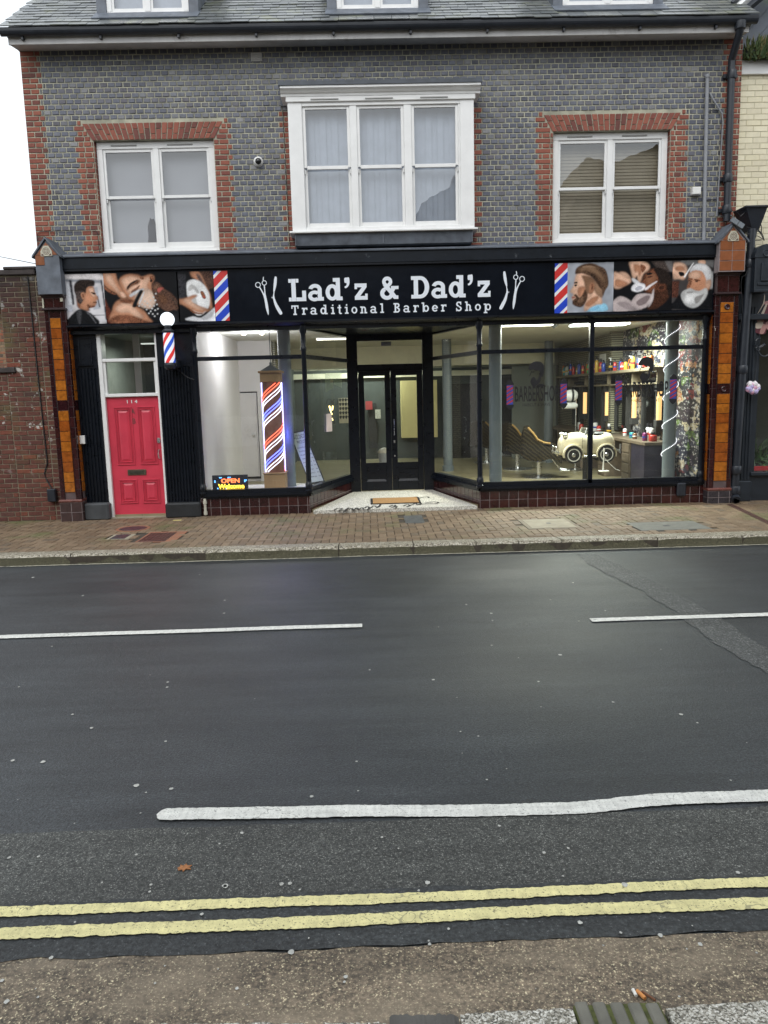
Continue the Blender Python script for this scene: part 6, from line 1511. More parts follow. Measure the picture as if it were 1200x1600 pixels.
# ---- OPEN Welcome sign ----
os_ = empty('open_sign', (-2.1,12.14,.43), 'lit LED sign reading OPEN Welcome at the foot of the left window', 'sign')
a = U(331,742,Y=12.14); b = U(388,766,Y=12.14); x0, x1, z1 = a.x, b.x, a.z-.01; z0 = .44
mb = MB(); mb.box(x0,x1,12.14,12.17,z0,z1,0,.004); mb.build('panel', pm('dark_led_panel', (.012,.014,.03), .3), os_)
text_obj('red_word', 'OPEN', x0+.14, x1-.13, z1-.125, z1-.055, 12.139, emit('led_red', (1,.16,.05), 2.0), os_, .002, .035)
text_obj('amber_word', 'Welcome', x0+.09, x1-.06, z1-.215, z1-.14, 12.139, emit('led_amber', (1,.62,.05), 2.2), os_, .002, .035)
mb = MB()
for (u, v) in [(.20,.03),(.24,.03),(.44,.03),(.49,.03),(.06,.08),(.06,.10),(.90,.08),(.90,.10),(.94,.08),(.13,.20),(.36,.215)]: mb.box(x0+u*(x1-x0), x0+u*(x1-x0)+.018, 12.135, 12.14, z1-v-.016, z1-v)
mb.build('blue_dots', emit('led_blue', (.10,.35,1), 2.5), os_)
# ---- leaning price board ----
ab = empty('price_board', (-1.0,12.8,.44), 'white price list board in black frame leaning inside the left window by the neon pole', 'sign')
def lean(px, py, Y): return U(px, py, Y=Y)
A0, A1, A2, A3 = lean(452,676,13.2), lean(472,672,13.2), lean(508,753,12.95), lean(484,757,12.95)
mb = MB(); A1 = A1+(A1-A0)*.15; 
def quadbox(mb, q, th, mi=0):
    n_1 = (q[1]-q[0]).cross(q[3]-q[0]).normalized()*th
    if n_1.y > 0: n_1 = -n_1
    vs = list(q)+[p-n_1 for p in q]; mb.add(vs, [(0,1,2,3),(7,6,5,4),(0,4,5,1),(1,5,6,2),(2,6,7,3),(3,7,4,0)], mi)
quadbox(mb, [A0,A1,A2,A3], .02); mb.build('board', pm('black_frame', (.01,.01,.012), .5), ab)
ins = lambda u, v: (A0*(1-u)+A1*u)*(1-v)+(A3*(1-u)+A2*u)*v + Vector((0,-.004,0))
mb = MB(); mb.add([ins(.05,.03),ins(.93,.03),ins(.93,.97),ins(.05,.97)], [(0,1,2,3)]); mb.build('sheet', pm('white_poster_sheet', (.62,.68,.64), .4, .04), ab)
mb = MB(); r = random.Random(4)
def word(u0, u1, v, h):
    u = u0
    while u < u1:
        w = .03+r.random()*.02; dv = r.uniform(-.004,.004)
        for k in range(2):
            uu = u+w*k*.6; o = Vector((0,-.002,0)); mb.add([ins(uu,v+dv)+o,ins(uu+w*.3,v+dv)+o,ins(uu+w*.3,v+h+dv)+o,ins(uu,v+h+dv)+o], [(0,1,2,3)])
        o = Vector((0,-.002,0)); mb.add([ins(u,v+h*.4)+o,ins(u+w*.8,v+h*.4)+o,ins(u+w*.8,v+h*.55)+o,ins(u,v+h*.55)+o], [(0,1,2,3)]); u += w*1.7
for k in range(9): word(.12+r.random()*.06, .6+r.random()*.1, .30+k*.07, .02); word(.78, .88, .30+k*.07, .02)
mb.build('writing', m_dark, ab)
def intext(name, s, u0, u1, v0, v1, mat):
    t = text_obj(name, s, 0, 1, 0, 1, 0, mat, None, .001)
    for v in t.data.vertices: v.co = ins(u0+(u1-u0)*v.co.x, v1+(v0-v1)*v.co.z) + Vector((0,-.003,0)) - ab.location
    t.parent = ab
intext('board_heading', 'LADZ DADZ', .1, .9, .07, .145, m_dark); intext('board_heading', 'PRICE LIST', .25, .85, .175, .235, m_dark)
# ---- window decals ----
def decal(px0, px1, pyc, lab):
    a = U(px0, pyc, Y=SY+.02); b = U(px1, pyc, Y=SY+.02); w = b.x-a.x; z = (a.z+b.z)/2; Y = SY+.012
    e = MB(); m_v = pm('black_vinyl', (.008,.008,.010), .5); m_dr = pm('decal_red', (.35,.03,.04), .5); m_db = pm('decal_blue', (.03,.05,.28), .5)
    d = empty('window_decal', (0,0,0)); d.parent = B; d.location = Vector(((a.x+b.x)/2, Y, z))-B.location
    if lab: d['label'] = lab
    text_obj('barbershop_lettering', 'BARBERSHOP', a.x+w*.14, a.x+w*.86, z-.10, z+.14, Y, m_v, d, .001, .012)
    text_obj('small_lettering', 'HAIRCUT & SHAVE', a.x+w*.27, a.x+w*.72, z-.175, z-.125, Y, m_v, d, .001)
    for cx in (a.x+.055, b.x-.055):
        e.poly([(cx-.05,z-.14),(cx+.05,z-.14),(cx+.05,z+.16),(cx-.05,z+.16)], Y, .0008, 2)
        for k in range(5):
            zz = z-.15+k*.065; p = [(cx-.05,max(zz,z-.14)),(cx+.05,min(zz+.06,z+.16)),(cx+.05,min(zz+.092,z+.16)),(cx-.05,min(zz+.032,z+.16))]; e.poly(p, Y, .0014, 1)
        for (s_, zz) in ((1,z+.16),(-1,z-.14)):
            p = [(cx-.058,zz),(cx+.058,zz),(cx+.062,zz+s_*.02),(cx+.03,zz+s_*.065),(cx,zz+s_*.085),(cx-.03,zz+s_*.065),(cx-.062,zz+s_*.02)]; e.poly(p if s_ > 0 else p[::-1], Y, .0018, 0)
    hx, hz = (a.x+b.x)/2+.0, z+.20
    hair = [(-.13,.20),(-.10,.27),(-.03,.31),(.06,.30),(.10,.25),(.11,.17),(.09,.08),(.055,.09),(.05,.14),(.03,.17),(-.02,.17),(-.06,.19),(-.10,.18)]
    beard = [(-.085,.05),(-.05,.075),(-.02,.05),(0,.02),(.04,.09),(.06,.08),(.05,0),(.0,-.05),(-.05,-.07),(-.085,-.04),(-.10,.0)]
    ear = [(.035,.13),(.055,.14),(.06,.11),(.045,.09)]; coll = [(.0,-.055),(.06,-.03),(.13,-.06),(.15,-.075),(.08,-.07),(.02,-.085)]
    nose = [(-.09,.16),(-.08,.16),(-.105,.095),(-.115,.09)]; brow = [(-.085,.155),(-.04,.16),(-.045,.145),(-.08,.145)]
    for pp in (hair, beard, ear, coll, nose, brow): q = smooth_poly([(hx+x,hz+zz) for x,zz in pp], 3); ar = sum(q[i-1][0]*q[i][1]-q[i][0]*q[i-1][1] for i in range(len(q))); e.poly(q if ar > 0 else q[::-1], Y, .001, 0)
    e.build('emblem', [m_v, m_dr, m_db], d)
decal(791, 886, 617, 'black barbershop decal on the pane just left of the mullion'); decal(961, 1057, 610, 'black barbershop decal on the rightmost pane')
# paper notice on the splayed glass
nt2 = empty('paper_notice', (0,0,0), 'small pink and white notice stuck on the splayed glass left of the doors', 'notice'); 
def onsplay(px, py, side=-1):
    # intersect the view ray with the splayed pane
    A = Vector((P2,SY,0)); Bv = Vector((IL,IY,0)); nrm = Vector(((Bv-A).y, -(Bv-A).x, 0)).normalized()
    d = RT*((px-600)/FPX) - UP*((py-800)/FPX) + FW; t = (A-Vector((CAMP.x,CAMP.y,0))).dot(nrm)/Vector((d.x,d.y,0)).dot(nrm); return CAMP+d*t
q = [onsplay(510,675), onsplay(519,674), onsplay(518,646), onsplay(510,647)]; nt2.location = q[0]
mb = MB(); quadbox(mb, [p+Vector((-.0,.035,0)) for p in q], .003); 
for i in range(10):
    for j in range(2):
        u0 = .15+.4*j; v = .08+i*.07; f = lambda u, v: (q[0]*(1-u)+q[1]*u)*(1-v)+(q[3]*(1-u)+q[2]*u)*v+Vector((-.002,.031,0)); mb.add([f(u0,v),f(u0+.28,v),f(u0+.28,v+.04),f(u0,v+.04)], [(0,1,2,3)], 1)
me_off = nt2.location.copy(); mb.build('sheet', [pm('pinkish_paper', (.62,.52,.52), .6), m_dark], nt2)

# ---- wall unit along the right hand side ----
def sidebox(mb, ya, yb, z0, z1, x0, x1=None, mi=0, b=.004): mb.box(x0, x1 if x1 is not None else 5.30, ya, yb, z0, z1, mi, b)
def ywall(px, X=5.2): # depth at which a plane x=X is seen at column px
    lo, hi = 12.0, 30.0
    k = (px-600)/FPX
    for _ in range(40):
        m = (lo+hi)/2; d = Vector((X,m,1.5))-CAMP; v = d.dot(RT)/d.dot(FW)
        if v > k: lo = m
        else: hi = m
    return lo
cn = empty('barber_counter', (4.95,15.2,FZI), 'long wood and black counter with drawers along the right wall under the mirrors', 'counter')
mb = MB(); sidebox(mb, 13.2, 20.8, .93, .985, 4.78); mb.build('worktop', m_dkwood, cn)
mb = MB()
yy_ = 13.25; k = 0
for (ya, yb, mi) in ((13.25,13.95,1),(14.0,14.45,0),(15.5,15.95,0),(17.2,17.65,0),(19.0,19.45,0)): sidebox(mb, ya, yb, FZI, .93, 4.80, 5.30, mi)
for i in range(4):
    for (ya, yb) in ((14.03,14.42),(15.53,15.92),(17.23,17.62),(19.03,19.42)): mb.box(4.785,4.80,ya,yb,FZI+.04+i*.185,FZI+.20+i*.185,0,.004)
sidebox(mb, 14.5, 20.8, .3, .9, 5.22, 5.30, 1)
mb.build('drawer_units', [m_dkwood, pm('dark_purple_panel', (.025,.022,.04), .35, .3, 4)], cn)
mb = MB(); sidebox(mb, 13.24, 13.251, .18, .92, 4.79, 5.3); mb.build('end_panel', MATS['dark_purple_panel'], cn)
m_mirror = pm('mirror', (.22,.24,.24), .05, .05, 3, 0, metal=1)
yms = [(13.9,14.55),(15.5,16.15),(17.15,17.8),(18.9,19.5)]
for i, (ya, yb) in enumerate(yms):
    mm = empty('wall_mirror', (5.28,(ya+yb)/2,1.2), ['nearest dark framed mirror above the counter, next to the coiled lights','second dark framed mirror above the counter, right of the window mullion','third dark framed mirror above the counter, left of the window mullion','farthest dark framed mirror above the counter'][i], 'mirror')
    mb = MB(); sidebox(mb, ya, yb, 1.12, 2.05, 5.24, 5.262); mb.build('mirror_glass', m_mirror, mm)
    mb = MB(); sidebox(mb, ya-.07, ya, 1.05, 2.1, 5.20, 5.30); sidebox(mb, yb, yb+.07, 1.05, 2.1, 5.20, 5.30); sidebox(mb, ya, yb, 2.05, 2.1, 5.20, 5.3); mb.build('frame', m_dark, mm)
m_warm = emit('warm_strip_light', (1,.60,.24), .75)
for i, yl in enumerate((13.62, 14.9, 16.6, 18.3)):
    wl = empty('wall_light', (5.2,yl,1.3), ['nearest warm lit tube beside the mirrors, seen by the coiled column','second warm lit tube beside the mirrors','third warm lit tube beside the mirrors, left of the mullion','farthest warm lit tube beside the mirrors'][i], 'wall light')
    mb = MB(); mb.lathe([(.045,1.35),(.045,1.85)], (5.17,yl,0), 0, 12); mb.build('lit_tube', m_warm, wl, smooth=True)
    mb = MB(); mb.box(5.10,5.24,yl-.07,yl+.07,1.85,1.99,0,.01); mb.box(5.10,5.24,yl-.07,yl+.07,1.22,1.35,0,.01); mb.build('lamp_cap', m_dark, wl)
shv = empty('wall_shelf', (5.1,17,2.27), 'long wooden shelf of bottles high on the right wall above the mirrors', 'shelf')
mb = MB(); sidebox(mb, 13.4, 21.0, 2.22, 2.275, 4.95); sidebox(mb, 13.4, 21.0, 1.98, 2.01, 5.05); mb.build('board', pm('weathered_shelf_wood', (.20,.165,.11), .6, .3, 8, .2), shv)
mb = MB()
for yv in (13.42, 14.7, 16.2, 17.9, 19.4): sidebox(mb, yv, yv+.05, 2.01, 2.22, 5.05)
mb.build('divider', pm('weathered_shelf_wood', (.20,.165,.11)), shv)
# bottles and pots
BC = {'red': (.45,.04,.03), 'orange': (.60,.17,.03), 'blue': (.03,.06,.30), 'yellow': (.62,.38,.06), 'white': (.7,.7,.7), 'green': (.05,.22,.07), 'black': (.02,.02,.025), 'purple': (.20,.03,.14), 'teal': (.04,.25,.28), 'brown': (.18,.08,.04)}
ORD = ['first','second','third','fourth','fifth','sixth','seventh','eighth','ninth','tenth','eleventh','twelfth','thirteenth','fourteenth','fifteenth','sixteenth','seventeenth','eighteenth','nineteenth','twentieth','twenty-first','twenty-second','twenty-third','twenty-fourth']
def bottle(x, y, z, h, r_, colr, lab, grp, kind='spray'):
    o = empty('bottle', (x,y,z), lab, 'bottle', grp); c = BC[colr]
    mt = pm('bottle_'+colr, c, .25, .1, 20, 0)
    mb = MB(); mb.lathe([(r_*.9,.001),(r_,.01),(r_,h*.62),(r_*.85,h*.70),(r_*.4,h*.76)], (x,y,z), 0, 12); mb.build('body', mt, o, smooth=True)
    mb = MB()
    if kind == 'spray': mb.lathe([(r_*.35,h*.76),(r_*.35,h*.9),(r_*.25,h*.92),(r_*.25,h)], (x,y,z), 0, 8); mb.box(x-r_*1.1,x+r_*.3,y-r_*.25,y+r_*.25,z+h*.93,z+h)
    else: mb.lathe([(r_*.6,h*.76),(r_*.6,h)], (x,y,z), 0, 10)
    mb.build('cap', pm('bottle_black', BC['black'], .25, .1, 20, 0) if colr != 'black' else pm('bottle_white', BC['white'], .25), o, smooth=True)
    mb = MB(); mb.lathe([(r_*1.02,h*.28),(r_*1.02,h*.42)], (x,y,z), 0, 12, cap=False); mb.build('paper_label', (lambda q: pm('bottle_'+q, BC[q], .25, .1, 20, 0))(random.choice(['white','yellow','red','blue'])), o, smooth=True)
r = random.Random(12)
near = ['orange','blue','red','white','blue','yellow','black','orange','yellow','red','blue','red']
far = ['black','blue','green','red','yellow','purple','green','white','orange','red','blue','yellow','red','blue','green','white','teal','orange']
y = 13.75
for i, c in enumerate(near):
    bottle(5.05+r.uniform(-.04,.06), y, 2.275, .20+r.random()*.12, .032+r.random()*.015, c, f'{c} bottle, {ORD[i]} from the coiled column on the high shelf', 'bottles on the high shelf by the collage wallpaper', r.choice(['spray','cap'])); y += .15+r.random()*.04
y += .35
for i, c in enumerate(far):
    bottle(5.05+r.uniform(-.04,.06), y, 2.275, .22+r.random()*.14, .034+r.random()*.018, c, f'{c} bottle, {ORD[i]} from the front on the high shelf along the sculpted tile wall', 'bottles on the high shelf by the tile wall', r.choice(['spray','cap'])); y += .19+r.random()*.06
cnt = [(5.0,13.42,.07,.16,'red'),(4.93,13.62,.045,.20,'purple'),(5.1,13.75,.05,.30,'white'),(5.12,13.98,.05,.30,'white'),(4.95,14.2,.04,.15,'brown'),(5.0,14.5,.05,.15,'teal'),(5.1,15.2,.04,.2,'white'),(5.0,15.9,.05,.22,'black'),(5.0,16.6,.05,.2,'red'),(5.1,17.2,.06,.26,'white'),(4.95,17.8,.05,.2,'red'),(5.05,18.3,.05,.22,'white')]
for i, (x, y, r_, h, c) in enumerate(cnt): bottle(x, y, .985, h, r_, c, f'{c} container, {ORD[i]} from the front on the counter top', 'containers on the counter top', 'cap')
# ---- capes and barber chairs ----
m_cape, n_, b_2 = new('dark_striped_cape'); wv = n_.nodes.new('ShaderNodeTexWave'); wv.wave_type = 'BANDS'; wv.bands_direction = 'DIAGONAL'; wv.inputs['Scale'].default_value = 7; wv.inputs['Distortion'].default_value = 1.5; L(n_, ocoords(n_), wv.inputs['Vector'])
L(n_, ramp(n_, wv.outputs['Fac'], [(.50,(.008,.007,.005)),(.78,(.030,.024,.013))]), b_2.inputs['Base Color']); b_2.inputs['Roughness'].default_value = .95; b_2.inputs['Specular IOR Level'].default_value = .1
def loft(mb, secs, n=20, mi=0):
    """secs: (cx, cy, cz, rx, rz(thickness), squareness) ellipses perpendicular to x"""
    vs = []
    for (x, cy, cz, ry, rz, e) in secs:
        for k in range(n):
            a = 2*pi*k/n; c, s_ = cos(a), sin(a)
            vs.append((x, cy+ry*math.copysign(abs(c)**e, c), cz+rz*math.copysign(abs(s_)**e, s_)))
    fs = [(i*n+k, i*n+(k+1)%n, (i+1)*n+(k+1)%n, (i+1)*n+k) for i in range(len(secs)-1) for k in range(n)]+[tuple(range(n))[::-1], tuple((len(secs)-1)*n+k for k in range(n))]
    mb.add(vs, fs, mi)
def barber_chair():
    o = empty('barber_chair', (0,0,0)); r = random.Random(8)
    mb = MB(); mb.lathe([(.33,0),(.33,.012),(.25,.025),(.08,.045),(.05,.06),(.05,.40),(.07,.42)], (0,0,0), 0, 28); mb.build('chrome_base', m_chrome, o, smooth=True, world=False)
    mb = MB(); mb.box(-.25,.28,-.25,.25,.42,.56,0,.04); mb.box(-.32,-.20,-.24,.24,.55,1.02,0,.04); mb.box(-.2,.26,-.30,-.24,.66,.71,0,.02); mb.box(-.2,.26,.24,.30,.66,.71,0,.02); mb.build('upholstery', pm('black_vinyl_seat', (.015,.015,.017), .35), o, world=False)
    mb = MB(); mb.tube([(.24,-.1,.42),(.42,-.1,.18),(.60,-.1,.15)], .014); mb.tube([(.24,.1,.42),(.42,.1,.18),(.60,.1,.15)], .014); mb.box(.40,.62,-.17,.17,.14,.165,0,.008); mb.build('footrest', m_chrome, o, world=False)
    # cape: thrown over the back, falling over arms and seat
    mb = MB(); secs = [(-.37,.50,.42,.20),(-.36,.86,.46,.26),(-.31,1.04,.40,.30),(-.22,1.07,.38,.32),(-.13,.98,.40,.33),(-.04,.82,.37,.35),(.08,.74,.36,.36),(.20,.71,.39,.36),(.32,.68,.38,.34),(.40,.60,.34,.31),(.45,.46,.33,.27)]
    n = 26; vs = []
    for j, (x, zt, zb, hw) in enumerate(secs):
        for k in range(n+1):
            t = k/n*2-1; at_ = abs(t); sg = 1 if t >= 0 else -1
            if at_ < .45: y = sg*hw*(at_/.45)*.9; z = zt-.05*(at_/.45)**3
            else:
                u = (at_-.45)/.55; y = sg*(hw*.9+.05*u+.022*u*sin(j*2.1+k*1.7)); z = zt-.05-(zt-.05-zb)*u
            vs.append((x+.02*sin(k*1.9)*max(0, at_-.4), y, z+.012*sin(k*1.3+j*1.1)*(1+at_)))
    mb.add(vs, [(j*(n+1)+k, (j+1)*(n+1)+k, (j+1)*(n+1)+k+1, j*(n+1)+k+1) for j in range(len(secs)-1) for k in range(n)])
    mb.add(vs[:n+1], [tuple(range(n+1))]); mb.add(vs[-n-1:], [tuple(range(n+1))[::-1]])
    mb.build('cape', m_cape, o, smooth=True, world=False)
    mb = MB(); mb.tube([(-.22,-.27,1.035),(-.12,-.30,.93),(-.03,-.32,.80),(.10,-.33,.735),(.22,-.33,.715)], .022, 0, 8); mb.build('yellow_lining', pm('mustard_lining', (.22,.13,.03), .6), o, world=False)
    return o
bc = barber_chair(); p = U(842,746,Z=FZI); bc.location = (p.x, p.y, FZI); bc.rotation_euler.z = radians(-12); tag(bc, 'nearest barber chair, draped in a dark striped cape on a round chrome base', 'barber chair', 'barber chairs under striped capes')
c2_ = copy_tree(bc); p = U(812,733,Z=FZI); c2_.location = (p.x-.05, p.y, FZI); c2_.rotation_euler.z = radians(8); c2_['label'] = 'second barber chair under a striped cape, just left of the nearest one'
c3_ = copy_tree(bc); p = U(789,727,Z=FZI); c3_.location = (p.x-.3, p.y+.9, FZI); c3_.rotation_euler.z = radians(25); c3_['label'] = 'farthest barber chair, half hidden behind the blue grey column'
dy_ = empty('hood_dryer', (0,0,0), 'white and black hood dryer on a thin stand behind the toy car', 'hair dryer')
c = U(893,618,Y=17.0); dy_.location = (c.x, 17.0, FZI); c2b = U(890,634,Y=17.0)
mb = MB(); mb.tube([(c.x+.1,17,FZI+.02),(c.x+.1,17,c.z)], .015); mb.lathe([(.22,FZI),(.2,FZI+.02),(.02,FZI+.04)], (c.x+.1,17,0), 0, 18); mb.build('stand', m_chrome, dy_, smooth=True)
mb = MB(); mb.lathe([(.001,-.16),(.10,-.14),(.13,-.05),(.13,.06),(.08,.12)], (c.x,17,c.z), 0, 18, axis='x'); mb.lathe([(.001,-.19),(.07,-.16),(.075,.12),(.04,.17),(.001,.18)], (c2b.x,17,c2b.z), 0, 16, axis='x'); mb.split_build('white_hood', m_plasticwhite, dy_, smooth=True)
mb = MB(); mb.lathe([(.135,-.02),(.14,.0),(.135,.03)], (c.x,17,c.z), 0, 18, axis='x', cap=False); mb.build('black_band', m_dark, dy_)
yn = ywall(941, 5.3); c = U(941,573,Y=yn); mb = MB(); mb.box(5.285, 5.295, yn-.22, yn+.22, c.z-.14, c.z+.28); tag(mb.build('paper_notice', m_plasticwhite), 'white sheet of paper fixed to the sculpted tile wall above the high shelf', 'notice')
# ---- child's car seat ----
CAR = empty('toy_car_seat', (0,0,0), 'cream vintage toy car barber seat on a stand in the right window', 'toy car')
m_crm = pm('cream_car_paint', (.62,.57,.42), .22, .05, 4, .02)
cen = U(915,699,Y=14.1); Lc = 1.05; CAR.location = (cen.x, 14.1, .60)
mb = MB(); sec = [(-.50,.10,.26,.12),(-.47,.15,.29,.16),(-.38,.19,.31,.20),(-.25,.22,.325,.215),(-.12,.235,.33,.215),(.02,.245,.31,.19),(.2,.245,.31,.19),(.32,.235,.34,.20),(.42,.20,.33,.19),(.49,.14,.29,.15),(.52,.08,.27,.10)]
loft(mb, [(x, 0, cz, hw, rz, .55) for x, hw, cz, rz in sec], 24); mb.build('body', m_crm, CAR, smooth=True, world=False)
for sx in (-.29, .31):
    for sy in (-1, 1):
        f = MB(); R = .185
        for i in range(14):
            a0, a1 = radians(-18+216*i/14), radians(-18+216*(i+1)/14); y0, y1 = sy*.17, sy*.275
            P = lambda a, R_, y: (sx+R_*cos(a), y, .155+R_*sin(a))
            f.add([P(a0,R,y0),P(a1,R,y0),P(a1,R,y1),P(a0,R,y1),P(a0,R-.02,y1+sy*.004),P(a1,R-.02,y1+sy*.004)], [(0,1,2,3),(3,2,5,4)])
        f.build('fender', m_crm, CAR, smooth=True, world=False)
        w = empty('wheel', (sx, sy*.235, .145)); w.parent = CAR
        t = MB(); t.lathe([(.095,-.04),(.145,-.04),(.155,-.025),(.155,.025),(.145,.04),(.095,.04)], (0,0,0), 0, 28, axis='y'); t.build('tyre', pm('black_rubber', (.012,.012,.013), .7), w, smooth=True, world=False)
        t = MB(); t.lathe([(.100,.043),(.118,.045)] if sy > 0 else [(.100,-.043),(.118,-.045)], (0,0,0), 0, 28, axis='y', cap=False); t.lathe([(.05,sy*.03),(.095,sy*.035)], (0,0,0), 0, 28, axis='y', cap=False); t.build('whitewall', m_plasticwhite, w, world=False)
        t = MB(); t.lathe([(.001,sy*.055),(.03,sy*.05),(.045,sy*.03)], (0,0,0), 0, 20, axis='y', cap=False); t.build('hub_cap', m_chrome, w, smooth=True, world=False)
mb = MB()
mb.tube([(-.56,-.22,.20),(-.585,-.1,.19),(-.59,0,.19),(-.585,.1,.19),(-.56,.22,.20)], .022, 0, 8); mb.tube([(-.57,-.12,.28),(-.58,0,.28),(-.57,.12,.28)], .014); mb.box(-.59,-.57,-.14,-.12,.16,.30,0,.006); mb.box(-.59,-.57,.12,.14,.16,.30,0,.006)
mb.tube([(.56,-.2,.20),(.58,0,.20),(.56,.2,.20)], .02, 0, 8); mb.tube([(.585,-.16,.15),(.59,-.16,.32)], .018); mb.box(-.16,.14,-.262,-.245,.10,.135,0,.006); mb.build('chrome_bumper', m_chrome, CAR, smooth=True, world=False)
for sy in (-1, 1):
    mb = MB(); mb.lathe([(.045,.0),(.05,-.02),(.04,-.05),(.001,-.06)], (-.40,sy*.13,.50), 0, 16, axis='x'); mb.lathe([(.045,.0),(.03,.04),(.001,.06)], (-.40,sy*.13,.50), 0, 16, axis='x', cap=False); mb.build('headlight', m_chrome, CAR, smooth=True, world=False)
mb = MB(); mb.add([(-.08,-.2,.48),(-.08,.2,.48),(-.03,.17,.62),(-.03,-.17,.62)], [(0,1,2,3)]); mb.tube([(-.08,-.2,.48),(-.03,-.17,.62),(-.03,.17,.62),(-.08,.2,.48)], .010); mb.tube([(.0,-.06,.5),(.03,-.06,.56),(.03,.06,.56),(.0,.06,.5)], .010); mb.build('windscreen_frame', m_chrome, CAR, smooth=True, world=False)
mb = MB(); mb.box(.10,.30,-.17,.17,.42,.55,0,.03); mb.build('seat', pm('black_vinyl_seat', (.015,.015,.017)), CAR, world=False)
mb = MB(); mb.tube([(-.13,-.252,.18),(-.13,-.25,.46)], .0035); mb.tube([(.02,-.253,.18),(.02,-.25,.46)], .0035); mb.tube([(-.13,-.252,.40),(-.10,-.262,.40),(-.08,-.262,.40)], .006); mb.build('door_line', pm('dark_seam', (.10,.08,.05), .5), CAR, world=False)
mb = MB(); mb.lathe([(.001,-.45),(.28,-.45),(.26,-.42),(.05,-.40),(.05,.10)], (0,0,0), 0, 24, cap=False); mb.build('stand', m_dark, CAR, smooth=True, world=False)
text_obj('door_badge', 'B', -.04+CAR.location.x, .01+CAR.location.x, .60+.27, .60+.34, 14.1-.2565, m_dark, CAR, .002)
fan = empty('white_stand', (U(943,742,Y=13.8).x, 13.8, .45), 'thin white upright stand with trailing cable under the toy car', 'stand')
fx = fan.location.x; mb = MB(); mb.tube([(fx-.01,13.8,.47),(fx,13.8,.70),(fx+.005,13.8,.86)], [.015,.010,.016]); mb.box(fx-.09,fx+.09,13.74,13.86,.435,.46,0,.01); mb.tube([(fx,13.8,.70),(fx+.08,13.78,.60),(fx+.2,13.75,.48),(fx+.28,13.75,.45)], .004); mb.build('pole', m_plasticwhite, fan, smooth=True)
# far chair on the deck below the car: display plinth
mb = MB(); mb.box(3.0, 5.2, 12.09, 12.5, FZI, .40); mb.build('window_ledge', m_dkwood, B)
# ---- back of the shop ----
def backbox(px0, px1, py0, py1, Y, dep, mat, name, lab, cat, b=.004):
    a = U(px0, py0, Y=Y); b_ = U(px1, py1, Y=Y); mb = MB(); mb.box(a.x, b_.x, Y, Y+dep, b_.z, a.z, 0, b); o = mb.build(name, mat, None)
    if cat: tag(o, lab, cat)
    else: o.parent = B; o.location = -B.location
    return o
backbox(626, 684, 595, 683, 20.9, .45, pm('pale_yellow_panel', (.66,.57,.27), .6, .03), 'back_panel', 'tall pale yellow cupboard standing in for the doorway at the back, seen through the right entrance door', 'backboard')  # yellow panel put in for the lit doorway in the back wall
backbox(800, 868, 572, 715, 20.2, .05, pm('pale_grey_green_wall', (.17,.19,.165), .6, .1, 3), 'grey_back_panel', None, None)  # paler panel added to brighten the back wall behind the decal
backbox(575, 590, 630, 700, 21.3, .05, m_dark, 'back_door', None, None)
o_ = backbox(571, 582, 627, 640, 21.2, .02, pm('red_poster', (.35,.05,.05), .6), 'poster', 'small red poster on the dark back wall, seen through the left entrance door', 'poster')
o_ = backbox(586, 595, 640, 654, 21.2, .02, pm('pale_poster', (.45,.44,.38), .6, .5, 30), 'poster', 'small pale poster on the dark back wall, right of and below the red poster', 'poster')
wbn = empty('waste_bin', (U(601,715,Y=18).x, 18.0, FZI), 'grey waste bin with dark lid standing behind the left entrance door', 'bin')
wx = wbn.location.x; mb = MB(); mb.lathe([(.12,.0),(.15,.42)], (wx,18,FZI), 0, 18); mb.build('body', m_pipe, wbn, smooth=True); mb = MB(); mb.lathe([(.16,.42),(.155,.46),(.10,.52),(.02,.54)], (wx,18,FZI), 0, 18); mb.build('lid', pm('beige_lid', (.35,.33,.28), .5), wbn, smooth=True)
# styles poster with rows of heads
hp = empty('hairstyle_poster', (0,0,0), 'cream poster with rows of black hairstyle pictures behind the left splayed glass', 'poster')
a = U(529,622,Y=20.8); b = U(548,661,Y=20.8); hp.location = (a.x, 20.8, b.z)
mb = MB(); mb.box(a.x,b.x,20.8,20.82,b.z,a.z); mb.build('sheet', pm('cream_poster', (.42,.38,.28), .6), hp)
mb = MB(); r = random.Random(2)
for i in range(4):
    for j in range(5):
        cx, cz = a.x+(i+.5)*(b.x-a.x)/4, b.z+.1+(j+.5)*(a.z-b.z-.1)/5; mb.poly(smooth_poly([(cx-.03,cz),(cx,cz-.045),(cx+.03,cz),(cx+.035,cz+.03),(cx,cz+.05),(cx-.03,cz+.03)],2), 20.8, .004)
mb.build('pictures', m_dark, hp)
# lit scissors lamp
sl_ = empty('scissors_lamp', (0,0,0), 'scissors shaped wall lamp with glowing yellow blades behind the splayed glass', 'wall light')
def nb(px, py, Y=20.6): q = U(px,py,Y=Y); return q
sl_.location = nb(517,645)
mb = MB(); mb.tube([nb(514.5,634), nb(518.5,648)], .022, 0, 6); mb.tube([nb(520,634), nb(519,641)], .022, 0, 6); mb.tube([nb(519.5,653), nb(520.5,657)], .02, 0, 6); mb.build('lit_blade', emit('yellow_lamp', (1,.75,.3), 3), sl_)
mb = MB()
for cx_, cy_ in ((514,628),(524,628)): mb.tube([nb(cx_+4*cos(t*pi/6), cy_+4.5*sin(t*pi/6)) for t in range(13)], .012, 0, 6)
mb.tube([nb(518.5,648), nb(523,662)], .02, 0, 6); mb.tube([nb(519,641), nb(516,650)], .02, 0, 6); mb.build('handle', m_dark, sl_)
